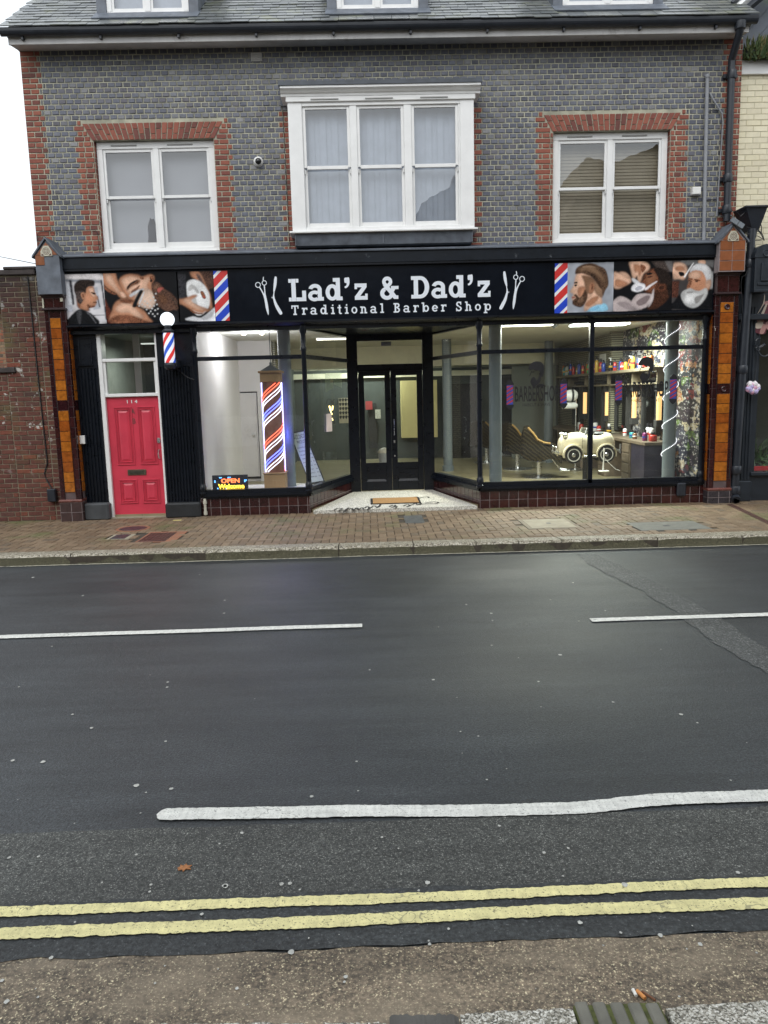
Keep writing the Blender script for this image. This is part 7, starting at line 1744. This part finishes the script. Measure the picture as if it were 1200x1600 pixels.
# long dark wardrobe / fret screen at the back
fs_ = empty('fretwork_screen', (0,0,0), 'pale green fretwork panel hanging high behind the splayed glass left of the doors', 'screen')
a = U(508,583,Y=20.3); b = U(534,612,Y=20.3); fs_.location = (a.x,20.3,b.z)
mb = MB(); n = 7; w = (b.x-a.x)
for i in range(n):
    t = i*w/2/n; 
    for (u0,u1,v0,v1) in ((a.x+t,b.x-t,a.z-t-.012,a.z-t),(a.x+t,a.x+t+.012,b.z+t*.5,a.z-t-.012),(b.x-t-.012,b.x-t,b.z+t*.5+.1,a.z-t-.012)):
        if u1-u0 > .01 and v1-v0 > .01: mb.box(u0,u1,20.3,20.32,v0,v1)
mb.build('fret', pm('pale_green_fret', (.25,.30,.22), .5), fs_)
mb = MB()
for (px0,px1,py0,py1,Y) in ((785,835,590,730,21.0),(700,745,600,720,20.9)): 
    a = U(px0,py0,Y=Y); b = U(px1,py1,Y=Y); mb.box(a.x,b.x,Y,Y+.05,FZI,a.z)
mb.build('back_opening', m_dark, B)
a = U(604,570,Y=13.99); mb = MB(); mb.box(a.x-.09, a.x+.09, 13.99, 14.02, 2.78, 2.85); mb.build('door_closer', m_pipe, B)

# ================================================================== NEIGHBOURS
# --- brick yard wall on the left ---
YW = empty('yard_wall', (-5.3,12.2,PZ), 'weathered dark red brick wall with stone cap left of the shop', 'wall')
WYF = 12.02
mb = MB(); course(mb, -5.47, -4.92, PZ, 3.80, WYF, .225, .0745, .010, None, .5, .009, .003, inset=.005)
course(mb, -9.5, -5.47, PZ, 2.42, WYF+.0, .225, .0745, .010, None, .5, .009, .003, inset=.005)
course(mb, WYF, WYF+.34, 2.42, 3.80, -5.47, .225, .0745, .010, None, .5, .006, .002, axis='-y')
course(mb, -4.92, -4.78, PZ, 3.80, WYF, .225, .0745, .010, None, .5, .004, .003, inset=.005)
mb.build('brickwork', m_oldbrick, YW)
mb = MB(); mb.box(-5.47, -4.77, WYF, WYF+.34, PZ-.02, 3.82); mb.box(-9.5, -5.47, WYF, WYF+.22, PZ-.02, 2.42); mb.build('wall_core', m_oldmortar, YW)
mb = MB(); mb.box(-5.53, -4.9, WYF-.05, WYF+.40, 3.82, 3.90, 0, .012); mb.box(-5.36, -4.88, WYF-.06, WYF+.40, 3.90, 3.94, 0, .01); mb.box(-9.5,-5.33, WYF-.05, WYF+.27, 2.39, 2.47, 0, .01); mb.build('coping', pm('dark_coping_stone', (.05,.04,.038), .8, .35, 8, .5), YW)
mb = MB(); mb.box(-5.0,-4.87,WYF-.10,WYF-.012,.40,.60,0,.012); mb.build('utility_box', m_gutter, YW)
mb = MB(); mb.tube([(-5.02,WYF-.02,3.8),(-5.0,WYF-.02,2.2),(-4.98,WYF-.02,1.0),(-5.04,WYF-.02,.84),(-5.02,WYF-.02,.75),(-4.94,WYF-.04,.60)], .010, 0, 6); mb.build('cable', m_cable, YW)
# --- distant house seen over the low wall ---
H = empty('distant_house', (-9.6, 20, 0), 'small brick house with slate roof glimpsed over the low yard wall at far left', 'house')
mb = MB(); course(mb, -14.0, -7.6, 0, 4.45, 20, .225, .075, .012, None, .5, .006, .003); mb.build('brickwork', brickmat('mixed_stock_brick', [(0,(.22,.15,.09)),(.4,(.30,.20,.12)),(.7,(.32,.11,.06)),(1,(.12,.09,.07))], .85, .3, 20), H)
mb = MB(); mb.box(-14, -7.6, 20, 26, 0, 4.45); mb.build('wall', m_oldmortar, H)
mb = MB(); mb.prism([(19.7,4.4),(21.2,5.25),(22.7,4.4),(22.7,4.5),(21.2,5.35),(19.7,4.5)], -14.2, -7.4); mb.build('roof', m_slate, H)
mb = MB(); mb.box(-14.2,-7.4,19.6,19.72,4.33,4.45,0,.01); mb.build('gutter', m_gutter, H)
mb = MB(); mb.box(-10.2,-9.3,19.97,20.0,2.2,3.3); mb.build('window', m_white, H)
# --- a tree behind it ---
T = empty('tree', (-15.3,30,0), 'small green tree behind the distant house at the far left edge', 'tree')
mb = MB(); mb.tube([(-15.3,30,0),(-15.25,30,2.5),(-15.4,30,4.6),(-15.2,30,6.2)], [.22,.17,.11,.05], 0, 8)
for i in range(6): a = i*1.1; mb.tube([(-15.3,30,3.2+i*.4),(-15.3+.9*cos(a),30+.9*sin(a),4.2+i*.45)], [.07,.03], 0, 6)
mb.build('trunk', pm('bark', (.08,.06,.045), .9, .3, 20, .6), T, smooth=True)
mb = MB(); r = random.Random(31)
for i in range(2600):
    a, b, c = r.gauss(0,1), r.gauss(0,1), r.gauss(0,1); d = math.sqrt(a*a+b*b+c*c)+1e-6; R = r.uniform(.55,1)**.5
    p = Vector((-15.3+1.5*R*a/d+.25*sin(i), 30+1.5*R*b/d, 5.6+1.5*R*c/d)); s_ = .07+r.random()*.06
    u_ = Vector((r.gauss(0,1),r.gauss(0,1),r.gauss(0,1))).normalized(); v_ = u_.cross(Vector((r.gauss(0,1),r.gauss(0,1),r.gauss(0,1)))).normalized()
    mb.add([p+u_*s_, p+v_*s_*.6, p-u_*s_, p-v_*s_*.6], [(0,1,2,3)])
mb.build('crown', brickmat('leaf_green', [(0,(.05,.08,.02)),(.5,(.08,.12,.03)),(1,(.12,.15,.05))], .7, .2, 10, bs=0), T)
# overhead wire at far left
mb = MB(); a = U(0,401,Y=18); b = U(60,413,Y=14); mb.tube([a+(a-b)*1.5, a, b], .008, 0, 5); tag(mb.build('overhead_wire', m_cable), 'thin dark wire sagging across the pale sky above the yard wall', 'wire')
# --- neighbour on the right ---
NB = empty('neighbour_building', (7.0, 12.3, PZ), 'cream painted brick building with dark boarded mansard and black shopfront at right edge', 'building')
NX0, NX1, NY_ = 5.755, 12.0, 12.28
mb = MB(); course(mb, NX0, 7.6, 3.9, 6.55, NY_, .225, .082, .007, None, .5, .005, .002, inset=.004); mb.build('cream_brickwork', m_cream, NB)
mb = MB(); mb.box(5.72, NX1, NY_, NY_+.3, 3.0, 7.0); mb.box(5.72, 5.9, NY_+.3, 22, 0, 9); mb.build('wall', m_creammortar, NB)
mb = MB(); mb.box(NX0-.01, NX1, NY_-.05, NY_, 6.52, 6.72, 0, .006); mb.build('eaves_board', m_white, NB)
mb = MB(); mb.box(NX0, NX1, NY_-.17, NY_-.05, 6.74, 6.84, 0, .02); mb.build('gutter', m_gutter, NB)
# boarded mansard, boards running diagonally
mb = MB(); my0, mz0 = NY_-.06, 6.85; sl2 = (.16, 1.0)
def mp(x, h): return (x, my0+h*.25, mz0+h)
mb.add([mp(NX0-.06,-.1), mp(NX1,-.1), mp(NX1,4.5), mp(NX0-.06,4.5)], [(0,1,2,3)]); mb.build('mansard_deck', m_leaddark, NB)
mb = MB(); off = -4.5
while off < 8:
    # boards rise to the right at about 50 degrees
    w = .215; x0 = NX0+off; hgt = 4.2; sh = hgt*.95
    q = [(x0, 0), (x0+w, 0), (x0+w+sh, hgt), (x0+sh, hgt)]
    for ax, val, ab_ in ((0, NX0-.05, True), (0, NX1, False)):
        out = []
        for j in range(len(q)):
            a, b = q[j-1], q[j]; ia = (a[ax] >= val) == ab_; ib = (b[ax] >= val) == ab_
            if ia != ib: t = (val-a[ax])/(b[ax]-a[ax]); out.append((val, a[1]+(b[1]-a[1])*t))
            if ib: out.append(b)
        q = out
        if len(q) < 3: break
    if len(q) >= 3:
        n = len(q); f = [mp(x,h) for x,h in q]; vs = [(x,y-.012-.02*((xx-x0)/w if False else 0),z) for (x,y,z),(xx,_) in zip(f,q)]
        mb.add(vs+f, [tuple(range(n))]+[(i,(i+1)%n,(i+1)%n+n,i+n) for i in range(n)])
    off += .24
mb.build('mansard_boards', brickmat('dark_grey_board', [(0,(.055,.065,.085)),(1,(.075,.085,.105))], .5, .2, 6, [((.06,.09,.03), 2.0, .50, .15, (7.7,6.9))]), NB)
# white barge board and dark ridge strip of the upper gable
mb = MB(); a = U(1152,12,Y=12.1); b = U(1180,-12,Y=12.1); mb.tube([a, b, b+(b-a)*2], .05, 0, 4); mb.build('barge_board', m_white, NB)
mb = MB(); mb.tube([a+Vector((-.08,0,.06)), b+Vector((-.08,0,.06)), b+(b-a)*2+Vector((-.08,0,.06))], .035, 0, 4); mb.tube([a+Vector((.09,-.02,-.07)), b+Vector((.09,-.02,-.07)), b+(b-a)*2+Vector((.09,-.02,-.07))], .05, 0, 4); mb.build('verge_trim', m_gutter, NB)
# plants growing in the gutter
GP = empty('gutter_plants', (6.2, NY_-.12, 6.84), 'tufts of moss and fern growing in the gutter of the cream building', 'plants'); GP['kind'] = 'stuff'
mb = MB(); r = random.Random(17)
for i in range(1500):
    x = r.uniform(NX0, 7.6); h = r.uniform(.05,.22)*(.6+.5*abs(sin(x*7))); y = NY_-.12+r.uniform(-.08,.05); z = 6.83+r.uniform(-.16,.02); lx = r.uniform(-.08,.08); w = r.uniform(.006,.016); ly = r.uniform(-.10,.02)
    mb.add([(x-w,y,z),(x+w,y,z),(x+lx*.6+w,y+ly*.6,z+h*.7),(x+lx,y+ly,z+h),(x+lx*.6-w,y+ly*.6,z+h*.7)], [(0,1,2,3,4)])
mb.build('leaves', brickmat('moss_green', [(0,(.04,.07,.025)),(.5,(.07,.11,.035)),(.8,(.13,.14,.05)),(1,(.22,.17,.07))], .8, .2, 10, bs=0), GP)
# black shopfront of the neighbour
m_nblk = pm('black_neighbour_paint', (.012,.017,.024), .4, .25, 4, .15)
mb = MB(); mb.box(5.70, 6.02, 11.97, NY_+.05, .42, 3.9); mb.box(5.68, 6.04, 11.93, NY_, PZ, .42, 0, .01)
for x in (5.735, 5.785, 5.835, 5.885, 5.935, 5.985): mb.box(x-.012, x+.012, 11.955, 11.97, .45, 3.1, 0, .005)
mb.box(5.70, NX1, 11.88, NY_, 2.90, 2.99, 0, .012); mb.box(6.02, NX1, 11.97, NY_, 2.99, 3.8); mb.box(6.02, NX1, 12.0, NY_, PZ, .50); mb.box(6.02, NX1, 11.93, 12.02, .50, .56, 0, .01); mb.box(6.02, 6.10, 12.0, 12.2, .56, 2.9)
mb.box(6.02, NX1, 11.9, NY_, 3.8, 3.9)
mb.build('shopfront', m_nblk, NB)
ncap = MB(); ncap.box(5.70, 5.87, 11.97, NY_, 3.3, 3.75); ncap.build('pilaster_side', m_nblk, NB)
ncap = MB(); xa, xb = 5.80, 6.10; ncap.box(xa, xb, 11.66, 12.25, 3.30, 3.78, 0, .006); ncap.box(xa+.05, xb-.05, 11.645, 11.66, 3.38, 3.42, 0, .004); ncap.box(xa-.01, xb+.01, 11.63, 11.70, 3.28, 3.32, 0, .006)
n = 12; pr = [((xa+xb)/2+(xb-xa)*.56*cos(pi-pi*i/n), 3.78+.19*sin(pi*i/n)) for i in range(n+1)]
ncap.poly(pr[::-1], 12.25, .60); ncap.box(xa+.09,xb-.09,11.638,11.66,3.44,3.70,0,.006); ncap.lathe([(.035,-.01),(.045,-.015),(.055,0)], ((xa+xb)/2,11.65,3.84), 0, 16, axis='y'); ncap.build('console', m_nblk, NB)
gm = MB(); gm.quad((6.10,12.05,.56),(NX1,12.05,.56),(NX1,12.05,2.9),(6.10,12.05,2.9)); gm.build('shop_glass', m_glasssh, NB)
mb = MB(); mb.box(6.02, NX1, 12.6, 16, PZ, .45); mb.box(5.92, NX1, 14.5, 14.6, .45, 3.2); mb.box(5.92, NX1, 12.3, 14.6, 3.15, 3.2); mb.build('dim_interior', pm('dim_green_grey_wall', (.06,.07,.06), .8), NB)
mb = MB(); mb.box(6.10, NX1, 12.06, 12.09, .57, .64); mb.build('red_trim', pm('red_trim_paint', (.40,.02,.03), .4), NB)
# figure painted on its fascia: only the gloved hand and rope ends show in the photograph
mb = MB(); m_p = pm('painted_flesh_pink', (.42,.22,.20), .5); m_c = pm('painted_cream', (.50,.42,.34), .5); m_m = pm('painted_maroon', (.10,.02,.03), .5)
def sp(pts, mi, th, px=1): 
    q = smooth_poly([(U(x,y,Y=11.97).x, U(x,y,Y=11.97).z) for x, y in pts], 3); ar = sum(q[i-1][0]*q[i][1]-q[i][0]*q[i-1][1] for i in range(len(q))); mb.poly(q if ar > 0 else q[::-1], 11.969, th, mi)
sp([(1184,504),(1181,512),(1181,520),(1196,521),(1200,500),(1210,495),(1215,470),(1200,470),(1194,485)], 2, .002)
sp([(1180,506),(1188,502),(1192,505),(1191,512),(1181,513)], 1, .004); sp([(1183,500),(1190,498),(1194,502),(1190,504),(1184,503)], 0, .0035); sp([(1188,515),(1193,506),(1197,510),(1193,521),(1187,521)], 0, .005)
sp([(1193,473),(1199,470),(1204,472),(1200,476),(1195,476)], 0, .004); sp([(1186,498),(1196,476),(1198,478),(1189,500)], 1, .0045); sp([(1196,505),(1206,500),(1212,512),(1200,516)], 0, .004); sp([(1183,491),(1192,474),(1194,460),(1195,466),(1193,476)], 1, .005)
mb.build('painted_figure', [m_p, m_c, m_m], NB)
mb = MB(); a = U(1187,530,Y=11.9); 
for k, (cx, cy, rr_) in enumerate(((1187,536,7),(1194,548,9),(1184,545,3))): mb.tube([U(cx+rr_*cos(t*pi/7), cy+rr_*sin(t*pi/7), Y=11.92) for t in range(12)], .013, 0, 6)
mb.tube([U(1187,522,Y=11.9),U(1182,575,Y=11.9),U(1179,596,Y=11.9)], .007, 0, 6); mb.build('iron_scroll', m_nblk, NB)
# soft flower ornament hanging outside
fo = empty('fabric_flower', (0,0,0), 'pink and lilac fabric flower hanging outside the right hand shopfront', 'ornament')
c = U(1175,606,Y=11.85); fo.location = c
mb = MB(); r = random.Random(6); mats = [pm('pink_fabric', (.65,.35,.48), .6, .2, 30), pm('lilac_fabric', (.48,.42,.68), .6, .2, 30), pm('white_fabric', (.72,.68,.70), .6)]
for i in range(16):
    a = i*2.4; rr_ = .025+.055*math.sqrt(i/16); cx, cz = c.x+rr_*1.15*cos(a), c.z+rr_*.8*sin(a); s_ = .030+.02*r.random(); vs = []; n, m2 = 10, 6
    for u in range(m2+1):
        for k in range(n): th, ph = pi*u/m2, 2*pi*k/n; w = 1+.25*sin(3*ph+i); vs.append((cx+s_*sin(th)*cos(ph)*w, c.y-.03+s_*.9*sin(th)*sin(ph)-.02*r.random()*0, cz+s_*cos(th)*(1+.2*sin(ph*2+i))))
    mb.add(vs, [(u*n+k, u*n+(k+1)%n, (u+1)*n+(k+1)%n, (u+1)*n+k) for u in range(m2) for k in range(n)], i % 3)
mb.build('petals', mats, fo, smooth=True); mb = MB(); mb.tube([(c.x+.03,c.y-.0,c.z+.05),(c.x+.04,c.y,c.z+.28)], .004); mb.build('cord', m_cable, fo)
mb = MB(); c0 = U(1160,618,Y=11.9); mb.tube([c0, c0+Vector((.01,-.01,-.04)), c0+Vector((-.01,-.01,-.10)), c0+Vector((-.02,-.01,-.14))], .006); tag(mb.build('cord_tie', m_plasticwhite), 'white cord tied to the lower black drainpipe between the shops', 'cord')
# leafy plants in the neighbour's window
for pi_, (px, py, lab, col) in enumerate(((1188,700,'palm like plant in the lower part of the right hand shop window',(.05,.11,.03)),(1172,690,'round leaved plant at the left side of the right hand shop window',(.06,.10,.05)))):
    c = U(px, py, Y=12.45); pl = empty('potted_plant', (c.x,12.45,.45), lab, 'plant'); mb = MB(); r = random.Random(40+pi_)
    for i in range(46):
        a = r.uniform(0,2*pi); l_ = r.uniform(.25,.5); up = r.uniform(.2,.9); pts = []
        for k in range(7):
            t = k/6; pts.append(Vector((c.x+cos(a)*l_*t, 12.45+sin(a)*l_*t*.4, .62+up*t-.35*t*t)))
        w = .022 if pi_ == 0 else .04
        for k in range(6):
            d = Vector((-sin(a),cos(a),.3))*w*sin(pi*(k+.3)/6.6); d2 = Vector((-sin(a),cos(a),.3))*w*sin(pi*(k+1.3)/6.9); mb.add([pts[k]-d,pts[k]+d,pts[k+1]+d2,pts[k+1]-d2], [(0,1,2,3)])
    mb.build('leaves', pm('plant_green_%d' % pi_, col, .5, .35, 12), pl); mb = MB(); mb.lathe([(.08,.45),(.11,.64)], (c.x,12.45,0), 0, 16); mb.build('pot', pm('dull_pot', (.14,.12,.11), .6), pl)
# drainpipe between the shopfronts and the junk above it
mb = MB(); px_ = 5.735; mb.tube([(px_+.07,11.83,4.22),(px_+.07,11.83,3.7),(px_+.03,11.84,2.2),(px_-.0,11.86,.30),(px_-.01,11.84,.20),(px_-.02,11.76,.16)], .058, 0, 14)
for z, o in ((3.72,.07),(2.16,.03),(.62,.0),(.30,0)): mb.lathe([(.068,-.06),(.074,-.05),(.074,.05),(.068,.06)], (px_+o,11.835,z), 0, 16); mb.box(px_+o-.09,px_+o+.09,11.87,12.0,z-.012,z+.012)
dp = empty('drainpipe', (px_,11.83,PZ), 'black cast drainpipe running down between the tiled pilaster and the neighbouring black shopfront', 'drainpipe'); mb.build('pipe', m_gutter, dp, smooth=True)
mb = MB(); mb.tube([(px_-.01,11.80,.185),(px_-.022,11.735,.155)], .062, 0, 14); mb.build('shoe', m_gutter, dp, smooth=True)
mb = MB(); mb.lathe([(.045,-.007),(.001,-.007)], (px_-.023,11.735,.153), 0, 12, axis='y'); mb.build('mouth', m_dark, dp)
mb = MB(); mb.tube([(5.625,11.79,1.98),(5.615,11.79,1.2),(5.61,11.79,.5)], .010, 0, 6); mb.build('cable', m_cable, dp)
fl = empty('floodlight', (5.72,11.75,4.4), 'black security floodlight and hopper tangled with cables above the right pilaster', 'floodlight')
mb = MB(); mb.add([(5.66,11.72,4.50),(5.98,11.72,4.52),(5.98,12.1,4.52),(5.66,12.1,4.50),(5.80,11.80,4.20),(5.90,11.80,4.20),(5.90,12.1,4.20),(5.80,12.1,4.20)], [(0,1,2,3),(4,7,6,5),(0,4,5,1),(1,5,6,2),(2,6,7,3),(3,7,4,0)]); mb.box(5.64,6.0,11.70,12.1,4.50,4.53,0,.006); mb.tube([(5.85,11.85,4.22),(5.83,11.84,4.1)], .05, 0, 12); mb.build('hopper', m_gutter, fl)
a = U(1144,342,Y=11.68); b = U(1162,354,Y=11.66); mb = MB(); d = (b-a); nrm = Vector((-d.z,0,d.x)).normalized()*.035
for (t0, t1) in ((0,.52),(.56,1.0)): p, q = a+d*t0, a+d*t1; mb.add([p-nrm,q-nrm,q+nrm,p+nrm,p-nrm+Vector((0,.05,0)),q-nrm+Vector((0,.05,0)),q+nrm+Vector((0,.05,0)),p+nrm+Vector((0,.05,0))], [(0,1,2,3),(0,4,5,1),(1,5,6,2),(2,6,7,3),(3,7,4,0)])
mb.build('lamp_head', pm('grey_lamp_glass', (.16,.18,.20), .3), fl)
mb = MB(); r = random.Random(77)
def wire(pts, w=.006):
    P = [U(x,y,Y=11.8+.0) for x,y in pts]; Q = []
    for i in range(len(P)-1):
        aa = P[max(i-1,0)]; bb = P[i]; cc_ = P[i+1]; dd_ = P[min(i+2,len(P)-1)]
        for k in range(5): t = k/5; Q.append(0.5*((2*bb)+(-aa+cc_)*t+(2*aa-5*bb+4*cc_-dd_)*t*t+(-aa+3*bb-3*cc_+dd_)*t**3))
    Q.append(P[-1]); mb.tube(Q, w, 0, 6)
wire([(1174,339),(1186,346),(1190,356),(1189,366)]); wire([(1166,366),(1176,364),(1186,362),(1194,376)]); wire([(1166,355),(1180,358),(1190,364),(1194,375)]); wire([(1170,366),(1182,360),(1191,359)], .004); wire([(1172,369),(1184,369),(1192,374)], .005)
wire([(1150,330),(1155,335),(1158,340)], .004); wire([(1148,372),(1150,382),(1157,388),(1166,387)], .004); wire([(1169,392),(1171,410),(1166,428),(1158,433)], .004); wire([(1157,338),(1163,333),(1167,330)], .008); wire([(1168,366),(1178,375),(1190,375)], .006); wire([(1140,357),(1145,366),(1149,379)], .005)
wire([(1160,433),(1158,445),(1160,480),(1156,520)], .004)
mb.tube([U(1164,332,Y=11.8), U(1169,329,Y=11.8)], .012, 0, 6); mb.build('cables', m_cable, fl)

# ================================================================== ACROSS THE STREET (seen only as reflections in the glass)
m_st = pm('brown_stone', (.20,.15,.085), .8, .25, 2, .3); OPY = -3.0
OB = empty('opposite_building', (3, OPY-3, 0), 'brown stone buildings with gables and chimneys across the street, reflected in the windows', 'building')
VY = 2*12.2-OPY
def rx(px, py): q = U(px, py, Y=VY); return (q.x, q.z)
def block(pts, dep, name='wall', mat=m_st):
    P = [rx(x,y) for x,y in pts]; P = P+[(P[-1][0], 0), (P[0][0], 0)]; ar = sum(P[i-1][0]*P[i][1]-P[i][0]*P[i-1][1] for i in range(len(P)))
    if ar > 0: P = P[::-1]
    mb = MB(); n = len(P); vs = [(x, OPY, z) for x, z in P]+[(x, OPY-dep, z) for x, z in P]
    mb.add(vs, [tuple(range(n)), tuple(range(n,2*n))[::-1]]+[(i,(i+1)%n,(i+1)%n+n,i+n)[::-1] for i in range(n)]); mb.build(name, mat, OB)
block([(648,345),(656,322),(668,316),(690,302),(704,296),(714,262),(740,250),(800,300),(868,372),(895,320),(905,296),(909,248),(920,244),(944,247),(968,247),(985,240),(1003,228),(1022,222),(1034,214),(1100,190),(1200,215),(1350,240)], 6)
block([(-250,400),(-60,400),(60,395),(170,398),(214,398),(216,386),(219,386),(219,402),(640,402)], 5)
block([(228,390),(229,346),(231,346),(231,334),(234,334),(235,346),(237,336),(240,336),(240,348),(244,350),(244,390)], .6, 'chimney')
block([(164,396),(172,372),(186,396)], 3, 'gable')
# its ground floor: dark glazing and a pale banner
mb = MB()
for i in range(9): mb.box(-14+i*3.0, -12.3+i*3.0, OPY-.02, OPY+.02, .9, 2.9)
mb.build('window', pm('dark_window', (.02,.02,.025), .1), OB)
VB = 2*12.0-(OPY+.3)
bn = empty('banner', (-4, OPY+.3, 1), 'white fabric banner across the street, its grey words mirrored in the left window', 'banner')
a = U(338,652,Y=VB); b = U(532,694,Y=VB)
mb = MB(); n = 24; x0, x1, z0, z1 = a.x, b.x, b.z, a.z; vs = []
for i in range(n+1):
    t = i/n; x = x0+(x1-x0)*t; y = OPY+.3+.03*sin(i*1.3)
    for k in range(4): vs.append((x, y+.02*sin(i*.9+k), z0+(z1-z0)*k/3+(.05*sin(t*pi) if k == 0 else 0)))
mb.add(vs, [(i*4+k, i*4+4+k, i*4+5+k, i*4+1+k) for i in range(n) for k in range(3)]); mb.build('cloth', pm('white_banner_cloth', (.62,.62,.64), .7, .05), bn)
m_bt = pm('grey_banner_print', (.16,.16,.18), .6); W = x1-x0; hh = z1-z0
# the banner faces the shop (+y), so its text runs the other way in x
text_obj('banner_words', '26 YEARS', x0+W*.22, x0+W*.62, z0+hh*.50, z0+hh*.74, OPY+.36, m_bt, bn, .002, .02, mirror=True)
text_obj('banner_words', 'IN A ROW', x0+W*.20, x0+W*.60, z0+hh*.20, z0+hh*.44, OPY+.36, m_bt, bn, .002, .02, mirror=True)
text_obj('banner_small_words', 'wetherspoon', x0+W*.27, x0+W*.55, z0+hh*.80, z0+hh*.88, OPY+.36, m_bt, bn, .002, .01, mirror=True)
mb = MB()
for cx_ in (x0+W*.10, x0+W*.90):
    cz = z0+hh*.5
    for i in range(20):
        t = 2*pi*i/20; c_, s_ = cos(t), sin(t); R = .20
        mb.add([(cx_+R*c_, OPY+.36, cz+R*s_), (cx_+(R+.05)*cos(t+.1), OPY+.361, cz+(R+.05)*sin(t+.1)), (cx_+(R-.0)*cos(t+.22), OPY+.36, cz+R*sin(t+.22)), (cx_+(R-.05)*cos(t+.1), OPY+.361, cz+(R-.05)*sin(t+.1))], [(0,1,2,3)])
mb.build('wreath', m_bt, bn)
mb = MB()
for x in (x0-.05, x0+W*.33, x0+W*.66, x1+.05): mb.tube([(x,OPY+.25,0),(x,OPY+.25,z1+.02)], .03, 0, 8)
mb.build('post', m_gutter, bn)
for o in list(bpy.data.objects):
    if o.type == 'MESH' and len(o.data.polygons) == 0: print('EMPTY', o.name)
